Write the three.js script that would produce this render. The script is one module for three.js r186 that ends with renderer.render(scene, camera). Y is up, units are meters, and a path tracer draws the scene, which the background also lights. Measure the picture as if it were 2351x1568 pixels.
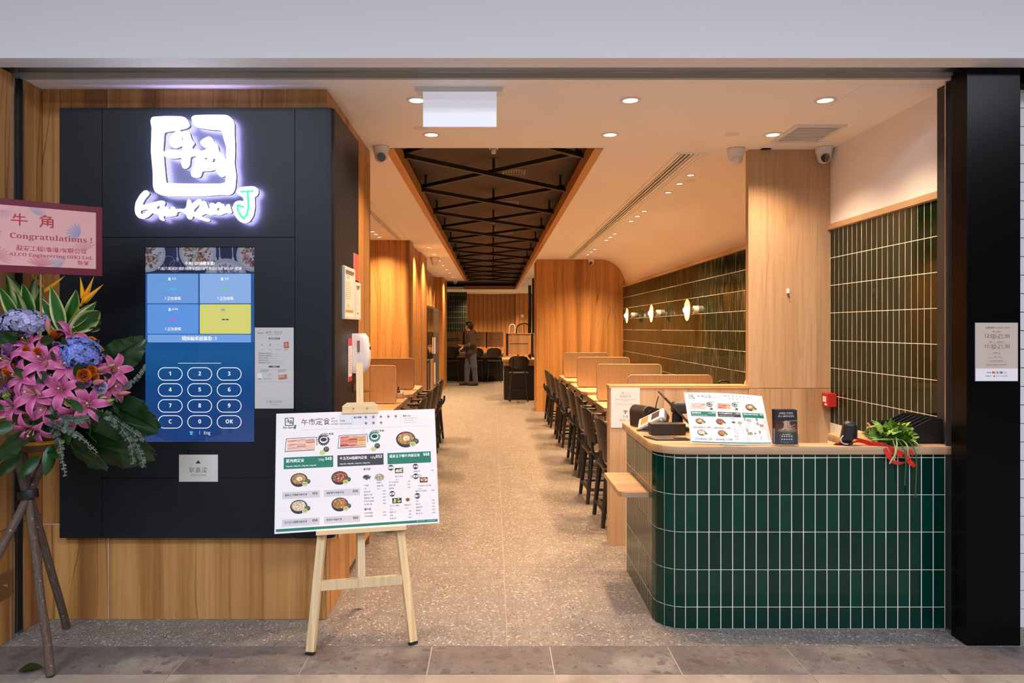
import * as THREE from 'three';
import { RoundedBoxGeometry } from 'three/addons/geometries/RoundedBoxGeometry.js';
import { mergeGeometries, toCreasedNormals } from 'three/addons/utils/BufferGeometryUtils.js';
import { ImprovedNoise } from 'three/addons/math/ImprovedNoise.js';
import { MarchingCubes } from 'three/addons/objects/MarchingCubes.js';
import { RectAreaLightUniformsLib } from 'three/addons/lights/RectAreaLightUniformsLib.js';

// ---------------------------------------------------------------- camera, surroundings, exposure
const scene = new THREE.Scene();
const EYE = 1.55, FOCAL = 1620;                       // eye height (m), focal length in pixels of the 2351 x 1568 frame
const camera = new THREE.PerspectiveCamera(2 * Math.atan(784 / FOCAL) * 180 / Math.PI, 2351 / 1568, 0.05, 120);
camera.position.set(0, EYE, 0);
camera.lookAt(0, EYE, -10);
camera.setViewOffset(2351, 1568, 43.5, 31, 2351, 1568);   // shifted lens, as an architecture photographer's
const renderer = new THREE.WebGLRenderer({ antialias: true });
renderer.toneMapping = THREE.LinearToneMapping;
renderer.toneMappingExposure = 1.16;
renderer.shadowMap.enabled = true;
scene.background = new THREE.Color(0x000000);             // closed building: no sky
RectAreaLightUniformsLib.init();

// large lights of the mall hall in front of the shop (their glowing panels are built with the hall ceiling)
const HALL_LAMPS = [[-2.6, 0.4], [0.9, 0.4], [4.4, 0.4], [-2.6, 3.4], [0.9, 3.4], [4.4, 3.4]];
const HALL_COLOR = new THREE.Color().setRGB(0.80, 0.86, 1.0), HALL_POWER = 15;
for (const [x, z] of HALL_LAMPS) {
  const l = new THREE.RectAreaLight(HALL_COLOR, HALL_POWER, 1.8, 1.2);
  l.position.set(x, 3.955, z); l.rotation.x = -Math.PI / 2; l.name = 'hall_panel_light'; scene.add(l);
}
const WARM = new THREE.Color().setRGB(1.0, 0.62, 0.33), WARM_ENTRY = new THREE.Color().setRGB(1.0, 0.67, 0.42);
const DINING_POWER = 36, ENTRY_POWER = 10.5, SCONCE_POWER = 0.3, FAR_POWER = 36;

// ---------------------------------------------------------------- helpers
let seed = 7;
const rnd = () => { seed = (seed * 1664525 + 1013904223) >>> 0; return seed / 4294967296; };
const rr = (a, b) => a + (b - a) * rnd();
const V = (x, y, z) => new THREE.Vector3(x, y, z);
const noise = new ImprovedNoise();
const used = {};
function numbered(n) { const k = used[n] = (used[n] ?? -1) + 1; return k ? n + '_' + String(k).padStart(3, '0') : n; }
function tag(o, label, category, group, kind) {
  o.userData.label = label; o.userData.category = category;
  if (group) o.userData.group = group;
  if (kind) o.userData.kind = kind;
  return o;
}
function thing(name, label, category, pos = [0, 0, 0], turn = 0, group) {
  const o = new THREE.Group(); o.name = numbered(name); o.position.set(...pos); o.rotation.y = turn;
  scene.add(o); return tag(o, label, category, group);
}
function copy(src, label, pos, turn, group) {
  const o = src.clone(); o.name = numbered(src.name.replace(/_\d{3}$/, '')); o.userData = { ...src.userData, label };
  if (group) o.userData.group = group;
  o.position.set(...pos); if (turn !== undefined) o.rotation.y = turn;
  scene.add(o); return o;
}
function struct(name, label, category) {
  const o = new THREE.Group(); o.name = name; scene.add(o);
  o.userData = { label, category, kind: 'structure' }; return o;
}
function plain(g) {          // non-indexed with position, normal, uv only
  if (g.index) g = g.toNonIndexed();
  for (const k of Object.keys(g.attributes)) if (!['position', 'normal', 'uv', 'color'].includes(k)) g.deleteAttribute(k);
  if (!g.attributes.normal) g.computeVertexNormals();
  if (!g.attributes.uv) g.setAttribute('uv', new THREE.BufferAttribute(new Float32Array(g.attributes.position.count * 2), 2));
  return g;
}
const merge = (list) => list.length === 1 ? list[0] : mergeGeometries(list.map(plain));
function mesh(parent, name, geo, mat, label) {
  const m = new THREE.Mesh(Array.isArray(geo) ? merge(geo) : geo, mat);
  m.name = parent === scene ? numbered(name) : name; m.castShadow = m.receiveShadow = true;
  if (label) m.userData.label = label;
  parent.add(m); return m;
}
// uv in metres from the dominant face direction; v runs along the grain axis
function uvBox(g, grain = 'y', ou = 0, ov = 0) {
  g = plain(g);
  const p = g.attributes.position, n = g.attributes.normal, uv = g.attributes.uv, G = 'xyz'.indexOf(grain);
  for (let i = 0; i < p.count; i += 3) {
    const a = [0, 1, 2].map((k) => Math.abs(n.getComponent(i, k) + n.getComponent(i + 1, k) + n.getComponent(i + 2, k)));
    const N = a.indexOf(Math.max(...a)), v = N === G ? (G + 1) % 3 : G, u = 3 - N - v;
    for (let j = i; j < i + 3; j++) uv.setXY(j, p.getComponent(j, u) + ou, p.getComponent(j, v) + ov);
  }
  return g;
}
const box = (w, h, d, x = 0, y = 0, z = 0) => new THREE.BoxGeometry(w, h, d).translate(x, y, z);
const span = (x0, x1, y0, y1, d0, d1) => box(x1 - x0, y1 - y0, d1 - d0, (x0 + x1) / 2, (y0 + y1) / 2, -(d0 + d1) / 2);
const rbox = (w, h, d, r, x = 0, y = 0, z = 0, s = 2) => new RoundedBoxGeometry(w, h, d, s, r).translate(x, y, z);
const rspan = (x0, x1, y0, y1, d0, d1, r = 0.003) => rbox(x1 - x0, y1 - y0, d1 - d0, r, (x0 + x1) / 2, (y0 + y1) / 2, -(d0 + d1) / 2, 1);
function limb(a, b, r1, r2, seg = 10) {
  const d = V(b[0] - a[0], b[1] - a[1], b[2] - a[2]), L = d.length();
  const g = new THREE.CylinderGeometry(r2, r1, L, seg, 1);
  g.applyQuaternion(new THREE.Quaternion().setFromUnitVectors(V(0, 1, 0), d.normalize()));
  return g.translate((a[0] + b[0]) / 2, (a[1] + b[1]) / 2, (a[2] + b[2]) / 2);
}
function bar(a, b, w, h) {    // rectangular bar from a to b; h is its upright side
  const A = V(...a), Bv = V(...b), d = Bv.clone().sub(A), L = d.length(), m = new THREE.Matrix4();
  const z = d.normalize(), x = V(0, 1, 0).cross(z); if (x.lengthSq() < 1e-6) x.set(1, 0, 0); x.normalize();
  m.makeBasis(x, z.clone().cross(x), z).setPosition(A.add(Bv).multiplyScalar(0.5));
  return new THREE.BoxGeometry(w, h, L).applyMatrix4(m);
}
const tube = (pts, r, seg = 24, rad = 8, closed = false) => new THREE.TubeGeometry(new THREE.CatmullRomCurve3(pts.map((p) => V(...p)), closed), seg, r, rad, closed);
const lathe = (pts, seg = 24) => new THREE.LatheGeometry(pts.map((p) => new THREE.Vector2(...p)), seg);
const disc = (r, seg = 24) => new THREE.CircleGeometry(r, seg);
function roundRect(w, h, r, x = -w / 2, y = -h / 2, C = THREE.Shape) {
  const s = new C();
  s.moveTo(x + r, y); s.lineTo(x + w - r, y); s.absarc(x + w - r, y + r, r, -Math.PI / 2, 0);
  s.lineTo(x + w, y + h - r); s.absarc(x + w - r, y + h - r, r, 0, Math.PI / 2);
  s.lineTo(x + r, y + h); s.absarc(x + r, y + h - r, r, Math.PI / 2, Math.PI);
  s.lineTo(x, y + r); s.absarc(x + r, y + r, r, Math.PI, 1.5 * Math.PI);
  return s;
}
const extrude = (shape, depth, bevel = 0, curve = 8) => new THREE.ExtrudeGeometry(shape, bevel ? { depth: depth - 2 * bevel, bevelEnabled: true, bevelSize: bevel, bevelThickness: bevel, bevelOffset: -bevel, bevelSegments: 2, curveSegments: curve } : { depth, bevelEnabled: false, curveSegments: curve });
const polygon = (pts) => new THREE.Shape(pts.map((p) => new THREE.Vector2(...p)));
// curved or flat sheet with thickness from a function (u, v in 0..1) -> [x, y, z]
function sheet(f, nu, nv, t = 0) {
  const pos = [], uv = [], idx = [], N = (nu + 1) * (nv + 1);
  for (let s = 0; s < (t ? 2 : 1); s++) for (let j = 0; j <= nv; j++) for (let i = 0; i <= nu; i++) {
    const u = i / nu, v = j / nv, p = V(...f(u, v));
    if (t) {
      const e = 1e-3, du = V(...f(Math.min(1, u + e), v)).sub(V(...f(Math.max(0, u - e), v))), dv = V(...f(u, Math.min(1, v + e))).sub(V(...f(u, Math.max(0, v - e))));
      p.addScaledVector(du.cross(dv).normalize(), (s ? -0.5 : 0.5) * t);
    }
    pos.push(p.x, p.y, p.z); uv.push(u, v);
  }
  const W = nu + 1, q = (a, b, c, d) => idx.push(a, b, c, a, c, d);
  for (let j = 0; j < nv; j++) for (let i = 0; i < nu; i++) {
    const a = j * W + i; q(a, a + 1, a + W + 1, a + W);
    if (t) q(N + a, N + a + W, N + a + W + 1, N + a + 1);
  }
  if (t) {
    for (let i = 0; i < nu; i++) { q(i + 1, i, N + i, N + i + 1); const a = nv * W + i; q(a, a + 1, N + a + 1, N + a); }
    for (let j = 0; j < nv; j++) { const a = j * W; q(a, a + W, N + a + W, N + a); const b = a + nu; q(b + W, b, N + b, N + b + W); }
  }
  let g = new THREE.BufferGeometry();
  g.setAttribute('position', new THREE.Float32BufferAttribute(pos, 3)); g.setAttribute('uv', new THREE.Float32BufferAttribute(uv, 2)); g.setIndex(idx);
  if (t) g = toCreasedNormals(g, 0.7); else g.computeVertexNormals();
  return g;
}
const std = (color, roughness = 0.6, extra = {}) => new THREE.MeshStandardMaterial({ color: Array.isArray(color) ? new THREE.Color().setRGB(...color) : color, roughness, ...extra });
const phys = (color, roughness, extra) => new THREE.MeshPhysicalMaterial({ color: Array.isArray(color) ? new THREE.Color().setRGB(...color) : color, roughness, ...extra });
const glow = (rgb, k) => new THREE.MeshStandardMaterial({ color: 0x111111, roughness: 0.5, emissive: new THREE.Color().setRGB(...rgb), emissiveIntensity: k });
const ORD = ['first', 'second', 'third', 'fourth', 'fifth', 'sixth', 'seventh', 'eighth', 'ninth', 'tenth', 'eleventh', 'twelfth', 'thirteenth', 'fourteenth'];

// ---------------------------------------------------------------- computed textures
function pixels(w, h, f) {
  const d = new Uint8Array(w * h * 4);
  for (let y = 0, i = 0; y < h; y++) for (let x = 0; x < w; x++, i += 4) { const c = f(x / w, y / h); d[i] = c[0]; d[i + 1] = c[1]; d[i + 2] = c[2]; d[i + 3] = 255; }
  const t = new THREE.DataTexture(d, w, h); t.colorSpace = THREE.SRGBColorSpace; t.magFilter = THREE.LinearFilter; t.minFilter = THREE.LinearMipmapLinearFilter; t.generateMipmaps = true; t.needsUpdate = true;
  return t;
}
function metric(t, w, h, wrap = THREE.MirroredRepeatWrapping) { t.wrapS = t.wrapT = wrap; t.repeat.set(1 / w, 1 / h); return t; }
function canvasTex(w, h, draw) {
  const c = document.createElement('canvas'); c.width = w; c.height = h; const g = c.getContext('2d'); draw(g, w, h);
  const t = new THREE.CanvasTexture(c); t.colorSpace = THREE.SRGBColorSpace; t.anisotropy = 8; return t;
}
const clamp = (x, a = 0, b = 1) => Math.min(b, Math.max(a, x)), mix = (a, b, t) => a + (b - a) * t, mix3 = (a, b, t) => [mix(a[0], b[0], t), mix(a[1], b[1], t), mix(a[2], b[2], t)];
function wood(W, H, mW, mH, light, mid, dark, o) {
  const s = o.seed ?? 0;
  return metric(pixels(W, H, (x, y) => {
    const u = x * mW, v = y * mH;
    const warp = noise.noise(u * 2.2 + s, v * 0.6, s) * 0.085 + noise.noise(u * 9, v * 1.6, s + 3) * 0.02;
    const a = noise.noise((u + warp) * o.band, v * 0.16, s + 9), b = noise.noise(u * o.band * 4.3, v * 0.35, s + 1), f = noise.noise(u * 170, v * 3.5, s + 5), f2 = noise.noise(u * 60, v * 1.2, s + 7);
    const vein = clamp(1 - Math.abs(noise.noise((u + warp * 1.5) * o.vein, v * 0.35, s + 20)) / 0.038) * clamp(0.6 + 1.8 * noise.noise(u * 2.5, v * 0.8, s + 30));
    let c = mix3(mid, light, clamp(0.5 + a * 0.8 + b * 0.55 + f2 * 0.2));
    c = mix3(c, dark, clamp(vein * o.veins + Math.max(0, -a - 0.15) * 0.7 + Math.max(0, -b - 0.25) * 0.6 + f * o.fine));
    return c;
  }), mW, mH);
}
const TEX = {};
TEX.teak = wood(1024, 1024, 2.4, 5.6, [204, 152, 90], [180, 126, 67], [96, 56, 24], { band: 11, vein: 10, veins: 0.65, fine: 0.14, seed: 3.3 });
TEX.oak = wood(1024, 1024, 1.8, 4.4, [214, 182, 144], [198, 162, 122], [150, 112, 76], { band: 9, vein: 9, veins: 0.22, fine: 0.3, seed: 11.7 });
TEX.pine = wood(512, 512, 0.5, 1.2, [236, 212, 168], [224, 194, 146], [190, 148, 96], { band: 34, vein: 20, veins: 0.55, fine: 0.12, seed: 21.1 });
TEX.slat = wood(512, 512, 2.4, 3.0, [205, 150, 92], [170, 114, 62], [96, 58, 28], { band: 16, vein: 12, veins: 0.35, fine: 0.35, seed: 31.4 });
TEX.brushed = metric(pixels(512, 512, (x, y) => { const n = noise.noise(x * 150, y * 2.2, 4.2) * 16 + noise.noise(x * 420, y * 5, 8.1) * 14; return [206 + n, 178 + n, 140 + n]; }), 0.8, 0.8);
TEX.bark = metric(pixels(256, 512, (x, y) => { const n = noise.noise(x * 14, y * 5, 2) * 0.5 + noise.noise(x * 40, y * 22, 5) * 0.5, s = noise.noise(x * 9, y * 30, 9) > 0.56 ? 60 : 0; return [92 + n * 46 + s, 74 + n * 40 + s, 62 + n * 36 + s]; }), 0.12, 0.5);
function chips(base, kinds, size, px) {
  return canvasTex(px, px, (g) => {
    g.fillStyle = base; g.fillRect(0, 0, px, px);
    for (let i = 0; i < 260; i++) { g.fillStyle = `rgba(${rnd() < 0.5 ? '255,245,230' : '60,50,45'},${rr(0.01, 0.05)})`; g.beginPath(); g.ellipse(rr(0, px), rr(0, px), rr(20, 130), rr(20, 130), 0, 0, 7); g.fill(); }
    for (const [n, r0, r1, cols, al] of kinds) for (let i = 0; i < n; i++) {
      const r = mix(r0, r1, rnd() ** 2.2) * px / size, x = rr(0, px), y = rr(0, px), k = 5 + (rnd() * 3 | 0), el = rr(0.45, 1), an = rr(0, 6.3), ca = Math.cos(an), sa = Math.sin(an);
      g.globalAlpha = rr(al * 0.6, al); g.fillStyle = cols[rnd() * cols.length | 0];
      for (const ox of x < 40 ? [0, px] : x > px - 40 ? [0, -px] : [0]) for (const oy of y < 40 ? [0, px] : y > px - 40 ? [0, -px] : [0]) {
        g.beginPath();
        for (let j = 0; j < k; j++) { const q = j / k * 6.283, R = r * rr(0.7, 1.2), a = Math.cos(q) * R, b = Math.sin(q) * R * el; g.lineTo(x + ox + a * ca - b * sa, y + oy + a * sa + b * ca); }
        g.closePath(); g.fill();
      }
    }
    g.globalAlpha = 1;
  });
}
TEX.terrazzo = metric(chips('#7f7973', [[9000, 0.0015, 0.006, ['#9a928b', '#8f8780', '#a89f97', '#6c6661'], 0.9], [3600, 0.002, 0.008, ['#c9c1b9', '#d6cfc7', '#b5aca3'], 0.95], [2400, 0.0015, 0.0065, ['#3d3734', '#504945', '#2a2624', '#5c5049', '#463833'], 0.95]], 1.14, 2048), 1.14, 1.14, THREE.RepeatWrapping);
TEX.stone = metric(chips('#6d6664', [[900, 0.006, 0.03, ['#5f5857', '#77706d', '#665e5c', '#575050'], 0.5], [110, 0.015, 0.05, ['#4c4543', '#554d4a', '#5b5250'], 0.7], [4200, 0.001, 0.004, ['#3f3938', '#857d78', '#b0a89f', '#353030', '#9a918a'], 0.9], [160, 0.004, 0.012, ['#3a3432', '#8f8780', '#474040'], 0.85]], 1.2, 1024), 1.2, 1.2, THREE.RepeatWrapping);
TEX.beige = metric(chips('#988e85', [[500, 0.006, 0.03, ['#8f857b', '#a39990', '#877d73'], 0.5], [1800, 0.001, 0.004, ['#7b7168', '#b3aaa0', '#6c625a'], 0.7]], 1.2, 1024), 1.2, 1.2, THREE.RepeatWrapping);

const M = {
  teak: std(0xffffff, 0.42, { map: TEX.teak }), oak: std([0.80, 0.78, 0.76], 0.45, { map: TEX.oak }), pine: std(0xffffff, 0.6, { map: TEX.pine }), slat: std(0xffffff, 0.5, { map: TEX.slat }),
  brass: std(0xffffff, 0.3, { map: TEX.brushed, metalness: 0.8 }), bark: std(0xffffff, 0.8, { map: TEX.bark }),
  terrazzo: std(0xffffff, 0.5, { map: TEX.terrazzo }), stone: std(0xffffff, 0.5, { map: TEX.stone }), beige: std(0xffffff, 0.5, { map: TEX.beige }),
  plaster: std([0.92, 0.89, 0.86], 0.9), fascia: std([0.80, 0.80, 0.82], 0.85), joint: std([0.45, 0.42, 0.36], 0.95), white: std([0.78, 0.77, 0.76], 0.45), slab: std([0.10, 0.075, 0.06], 0.9),
  black: std([0.012, 0.011, 0.011], 0.45), chair: std([0.017, 0.013, 0.011], 0.45), kiosk: phys([0.0055, 0.0085, 0.0135], 0.42, { specularIntensity: 0.8 }), steel: std([0.55, 0.54, 0.53], 0.28, { metalness: 1 }), dark: std([0.02, 0.02, 0.022], 0.6),
  grout: std([0.78, 0.75, 0.66], 0.85), floorGrout: std([0.50, 0.44, 0.37], 0.9), pillar: phys([0.0025, 0.002, 0.002], 0.25, { specularIntensity: 0.25 }), silver: std([0.75, 0.74, 0.72], 0.25, { metalness: 1 }),
  red: std([0.62, 0.02, 0.015], 0.5), ribbon: std([0.75, 0.02, 0.012], 0.42, { side: THREE.DoubleSide }), acrylic: phys([0.95, 0.97, 0.97], 0.03, { transmission: 1, thickness: 0, ior: 1.45 }),
  lampRing: std([0.8, 0.76, 0.72], 0.5), lamp: glow([1, 0.86, 0.68], 5), paper: std([0.72, 0.69, 0.66], 0.8), gold: std([0.7, 0.45, 0.15], 0.3, { metalness: 1 }),
};
M.tile = [[0.000, 0.034, 0.021], [0.000, 0.029, 0.018], [0.000, 0.039, 0.025], [0.000, 0.026, 0.016]].map((c) => phys(c, 0.07, { specularIntensity: 0.6 }));
M.tileOlive = [[0.004, 0.014, 0.004], [0.005, 0.015, 0.004], [0.003, 0.013, 0.004]].map((c) => phys(c, 0.10, { specularIntensity: 0.75 }));

// ---------------------------------------------------------------- lettering: a small stroke alphabet for the Chinese characters
// each stroke is a chain of (column, row) pairs on a 16 x 16 grid; a letter followed by a box sets another part into that box
const STROKES = {
  W: '21d4 06b9 2fdb', R: 'e028 959f', K: '11e1ee1e11', D: '11e1ef1f11 18e8', M: '11e1ef1f11 16e6 1aea', T: '11e1ef1f11 18e8 818f', Y: '7082 04f4 37c7 3aca 3ccccf3f3c', S: '31d1dc3c31 35d5 38d8 6c1f acef',
  H: '04f4 5058 a0a8', U: '7083 0914f4e8', Z: '8006 80f6 47c7cc4c 474f9d 8cff', X: '6005 35f5 b50f 46ef', O: 'c042 05f5 828f 750c 85fc', B: '05f5 808f 850c 85fc', F: '8085 850f 85ff 3357 d3a7', G: '313b0f 31d1dfae 36d6 3ada',
  E: '5007 343f 34f4 38e8 3beb 3fff 949f 90b3', V: '7034 3484 c318 18c8 888f 5b1e abee', A: '02f2 25d5db2b25 28d8 0dfd 808f', N: '2143 0646 4a0d 0c4dff', L: '10e0 0b04f4fb 808e 3757 3a5a a7c7 aaca', P: '212f 21d176da6c',
  牛: '4126 34d4 09f9 808f', 角: '6014 52b295 353b1f 35d5dfbf 38d8 3bdb 858d', 午: '5017 34d4 09f9 848f', 市: '7082 03f3 262d 26d6ddbd 838f', 定: 'U00f6 37d7 878e 8ada 490f 3c7eff', 食: '8005 80f5 6595 46c6cc4c 49c9 464f9d 8cff',
  包: '5017 43e3ebbb 2696 969b2b 262fefec', 括: '0454 303f1e 0b68 e072 64f4 b1b8 K78ff', 是: 'D30d6 08f8 888e 8bdb 4a0f 3c7fff', 日: 'D20ef', 前: '3053 d0b3 04f4 G167f a6ac e5efce', 菜: 'H00f4 d434 2638 7688 d5a8 09f9 888f 891e 89ee',
  味: 'K0358 73f3 67f7 b0bf b75d b7fd', 噌: 'K0357 7093 d0b3 64f4f96964 a4a9 D7aff', 湯: 'W004f D60e6 58f8 895d 8af9ffdf ac7f dbaf', 及: '31b196e67c1f 41390f 57ff', 珍: '0252 0757 0d5b 323c b057 b0f7 b67a c96d de6f', 珠: '0252 0757 0d5b 323c 8054 74e4 58f8 b0bf b85e b8fe',
  飯: 'Z007f 91f1 918a6f 96e67f 98ff', 醬: '5058 2144 1545 a077 85f5 d0d8 19e9 2bdbdf2f2b 696b a9ab 2ddd', 汁: 'W004f 67f7 b0bf', 選: 'N014f 60a0a363 6366a6 b0f0f3b3 b3b6f6 58f8 898d c9cd 4cfc 6dae', 擇: '0454 303f1e 0b68 60f0f46460 a0a4 c0c4 68f8 5bfb 6dfd b5bf',
  豚: 'G006f 70f0 b064 86adaf8f 8a5c ad5f f3a8 a6ff', 肉: '232f 23e3efce 8036 82d7 863c 88dd', 燒: 'F006f b0b4 82e2 64f4 8487 6687 d4d8 c6f6 6afa 8a5f caceffec', 五: '11e1 716f 37c7bf 0fff', 花: 'H00f4 5509 383f e589 858efefa',
  雞: '6013 0316 3345 6354 2617 4867 0b7b 393b 3b0f 3b7f E80ff', 腿: 'G005f 7183 6696 968c 6d8dff a0f0f7a7 a0ac a4f4 c8fc', 溫: 'W004f 60e0e76760 a276 a4d6 6a6f eaef 6aea 9a9f babf 5fff', 泉: '7053 32d2d73732 35d5 787f5e 29690f d98b 9aff', 玉: '12e2 28d8 0fff 828f acce',
  子: '21d186 868f5e 08f8', 辣: '4052 0373 2537 5547 0878 0b7b 484f 82f2 85f5fa8a85 b0bf ba7f bafe', 豬: '0171 4115 365a4f2e 3809 4b0e 73e3 b0b6 66f6 f17b D89ef', 軟: 'A007f b085 94f4e7 b5b96f b9ff', 骨: '30d0d6 3036 73d3 7376 0906f6f9 G38df', 白: '7043 33d3df3f33 38d8',
  芝: 'H00f4 7587 28d83e 1d6eff', 士: '06f6 808e 3ddd', 野: '1171771711 1474 414e 1a7a 0f8d 91e1b5 a5c7 88f8da c8cf9e', 升: '8022 08f8 51591f b0bf', 級: 'V006f 80e0c6f69c6f 91887f 97ff', 生: '4118 34e4 29d9 0fff 808f', 油: 'W004f 63f3ff6f63 69f9 a0af', 水: '808f6e 15650d d396 85fe',
  汽: 'W004f 8057 73e3 66d6 59d9cdfffc', 茶: 'H00f4 8309 83f9 3bdb 888f 6c3f acdf', 果: '21d1d82821 25d5 0afa 818f 8a1f 8aff', 沙: 'W004f b0b9 8367 d3f7 f95f', 料: '1135 6145 0777 404f 471c 477c a0c3 95b7 8bf9 d0df', 理: '0252 0757 0d5b 323c 80f0f78780 83f3 b0bf 7bfb 6fff',
  盈: '20d0b4e4d8b8 504409 5578 7348 2a2f 2adadf 6a6f aaaf 0fff', 安: 'U00f6 753bcf b98c1f 09f9', 工: '12e2 828e 0efe', 程: 'O006f K80f6 79f9 8cec 6fff b9bf', 香: 'c032 04f4 828a 840a 84fa D4aef', 港: 'W004f 53f3 8087 c0c7 57f7 775a b7fb 7acacd7d 7a7fefec', 有: '03f3 700a G46df',
  限: 'P005f 60e0e76760 63e3 606f7fac a7ff e97b', 公: '6008 a0f8 763ecd aadf', 司: '21d1dfae 25a5 K28ae', 敬: '0272 2024 5054 3507 2676 767d5d K294d X80ff', 賀: '302307 12626747 K91f6 S27df', 啟: '3042 13737717 13180f K2a7f X80ff',
  德: '4004 5508 383f 73f3 a0a5 65f5f96965 a5a9 c5c9 5bfb 5d4f 8c8fdfdd fcff', 體: '骨006f 81f1f68681 84f4 a0a6 d0d6 78f8 9aeaed9d9a 7fff', 育: '7082 03f3 6347c7 a5d8 G38df', 園: '11e1ef1f11 43c3 8286 36d6 58b8bb5b58 8b3e 8bde', 九: '60580f 14b4befefb', 龍: '4052 0373 2436 5446 0777 G187f b0b3 91f1 95f5f8 9598 989ffffd b9f9 bcfc',
  城: '0555 303d 0e5c 63f3 638a4f 6898ad8c b0bacfffec d0f2 e67f', 零: 'L00f7 8707 87f9 6bab 5dbd9f', 售: 'E20d9 K3aef', 館: 'Z006f U70f6 878f 87e7eb8b 8cdcdf8f', 樓: 'B006f 80e0e58580 73f3 b0b7 a87cdf e9bc7f 6afa', 號: 'K1055 0767 271a5a4f a0a3 a1e1 73f3e6 73795f 96e5 98e8 8a7f bbbfff',
  舖: '4005 4085 0777 454a K1b7f 72f2 b0bf 858f 85f5ff 88f8 8bfb d0e1', 正: '11e1 818f 88d8 373f 0fff', 在: '03f3 600a 373f 68e8 a5af 5fff', 等: '4015 3272 b085 a2f2 36d6 8589 09f9 0cfc b9bf9f 5d6e', 候: 'R004f 525b 71d1c4 64f4 8668 79e9 5bfb ba6f baff',
  現: '0252 0757 0d5b 323c 70e0e97970 73e3 76e6 996f b9befffc', 時: 'D016e 73e3 b0b7 67f7 6afa c7cfaf 8b9d', 輪: 'A006f b067 b0f7 87d7 7a7f 7afaff 7cfc 9a9f cacf', 總: 'V006f a083 72f2f97972 b274 c5b8 6c5f 8b8fefed acbd fcff', 票: '11e1 24d4d82824 6168 a1a8 3ada 0cfc 8c8f6f 4d1f bdef', 數: '1161651511 0373 4047 482b6f 685b1f 0b7b X80ff',
  繁: '4013 2272 2226 6266 0474 2676 X70f7 V27df', 入: '5070840f 84ff', 座: '7082 12f2 121a0f 6448 6589 c4a8 c5f9 4bdb 848f 2fff', 排: '0454 303f1e 0b68 909b7f 6393 6797 6b9a c0cf c3f3 c7f7 cbfb', 主: '7082 23d3 28d8 838f 0fff', 餐: '2161 2015 3565 6517 82e296 83f7 食06ff', 目: 'M20ef', 內: '232f 23e3efcf 80833c 84dc', 容: 'U00f6 6528 a5d8 860b 86fb K5bbf',
  取: '0171 212d 616f 2565 2868 0d8b 92e27f 94ff', 處: '8083 81d1 23f3e6 232b0f 57c6 767adada 6a3f 5cac7f 9cffff cacf', 請: 'Y006f 73e3 b0b8 76e6 68f8 G89ef', 小: '808f5e 3419 c4fa', 心: '260c 555fcfcb 7396 d5fa', 保: 'R004f K71e6 59f9 b6bf b95e b9fe', 管: '4015 3272 b085 a2f2 7476 0a06f6ea 484f 48c8cb4b 4cdcdf4f',
  財: 'S006f 83f3 d0df9f d47c', 物: '3005 2565 0b69 404f 9066 84f4eddf b45c e47f', 免: '6014 52b295 25e5e92925 8589 880f 999efefb', 費: '21d1d42427d7 5038 a0a8 S27df', 無: '4014 32e2 06f6 0bfb 323b 727b a2ab d2db 0f1d 4d5f 9daf ddff', 線: 'V006f 泉70ff', 上: '808e 86d6 0efe', 網: 'V006f 707f 70f0ffdf 8293 d2c3 85e5 89e9 868cdc',
  營: '3035 3507 3567 b0b5 b587 b5f7 0a07f7fa K49bb K3bcf', 業: '5054 a0a4 2134 d1c4 05f5 4657 b6a7 28d8 2ada 888f 0bfb 8b2f 8bdf', 門: '000f 00606606 0363 f0ffcf f09096f6 93f3', 間: '門00ff D47bf', 星: 'D30d6 4709 29e9 3cdc 0fff 888f', 期: '0272 202a 606a 2565 2767 0a8a 2b0f 5b7f G90ff', 一: '08f8', 至: '11e1 7136c6 a4d7 29d9 878f 0fff', 六: '7093 05f5 571f 97ef',
  用: '313a0f 31d1dfbf 35d5 39d9 818f', 讓: 'Y005f b0b1 62f2 K7387 Kb3f7 69f9 8bfb 5cfc 8c8f b9bc', 滋: 'W004f 7082 d0b2 53f3 7557 5787 876c c5a7 a7d7 d7bc 9cae dcef', 通: 'N014f 71e1b3 a2c4 656d 65f5fded 68f8 6bfb a5ad', 行: '5005 5508 383f 72f2 66f6 c6cfaf',
  米: '2144 d1b4 07f7 808f 870e 87fe', 辛: '8082 23d3 4547 b5a7 08f8 2bdb 888f', 麻: '7082 12f2 121a0f B357f B95ff', 太: '04f4 80840f 85ff 7c9f', 魚: '6014 52b295 25e5eb2b25 28e8 858b 1d0f 5d6f 9daf ddff', 烏: '7062 323c 32d2d535 37e7 39e9 3cfcfedf 1d0f 5d6f 9daf', 打: '0454 303f1e 0b68 72f2 b2bf9f', 梳: 'B006f b0b2 63f3 a376e6 898f6f b9bf e9efff',
  蜜: 'U00f5 4668 a6b8 K48bb 878e 1ede', 檸: 'B006f U70f5 7797 a7c7 77f7 7bfb bbbf9f', 品: 'K40b6 K087f K98ff', 飲: 'Z007f b085 94f4d7 b5b96f b9ff', 以: '212c6a 4265 d2c77f a9ff', 位: 'R004f a0b2 63f3 7589 d5ba 5efe', 會: '8006 80f6 5595 27d7db2b27 878b D5cbf', 員: 'K50b4 S25df', 金: '8007 80f7 4696 868f 2ada 5c6e bcae 0fff', 冰: '1133 0e29 水40ff', 片: '303a0f 36e6 c0c6 3bbbbf',
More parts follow.
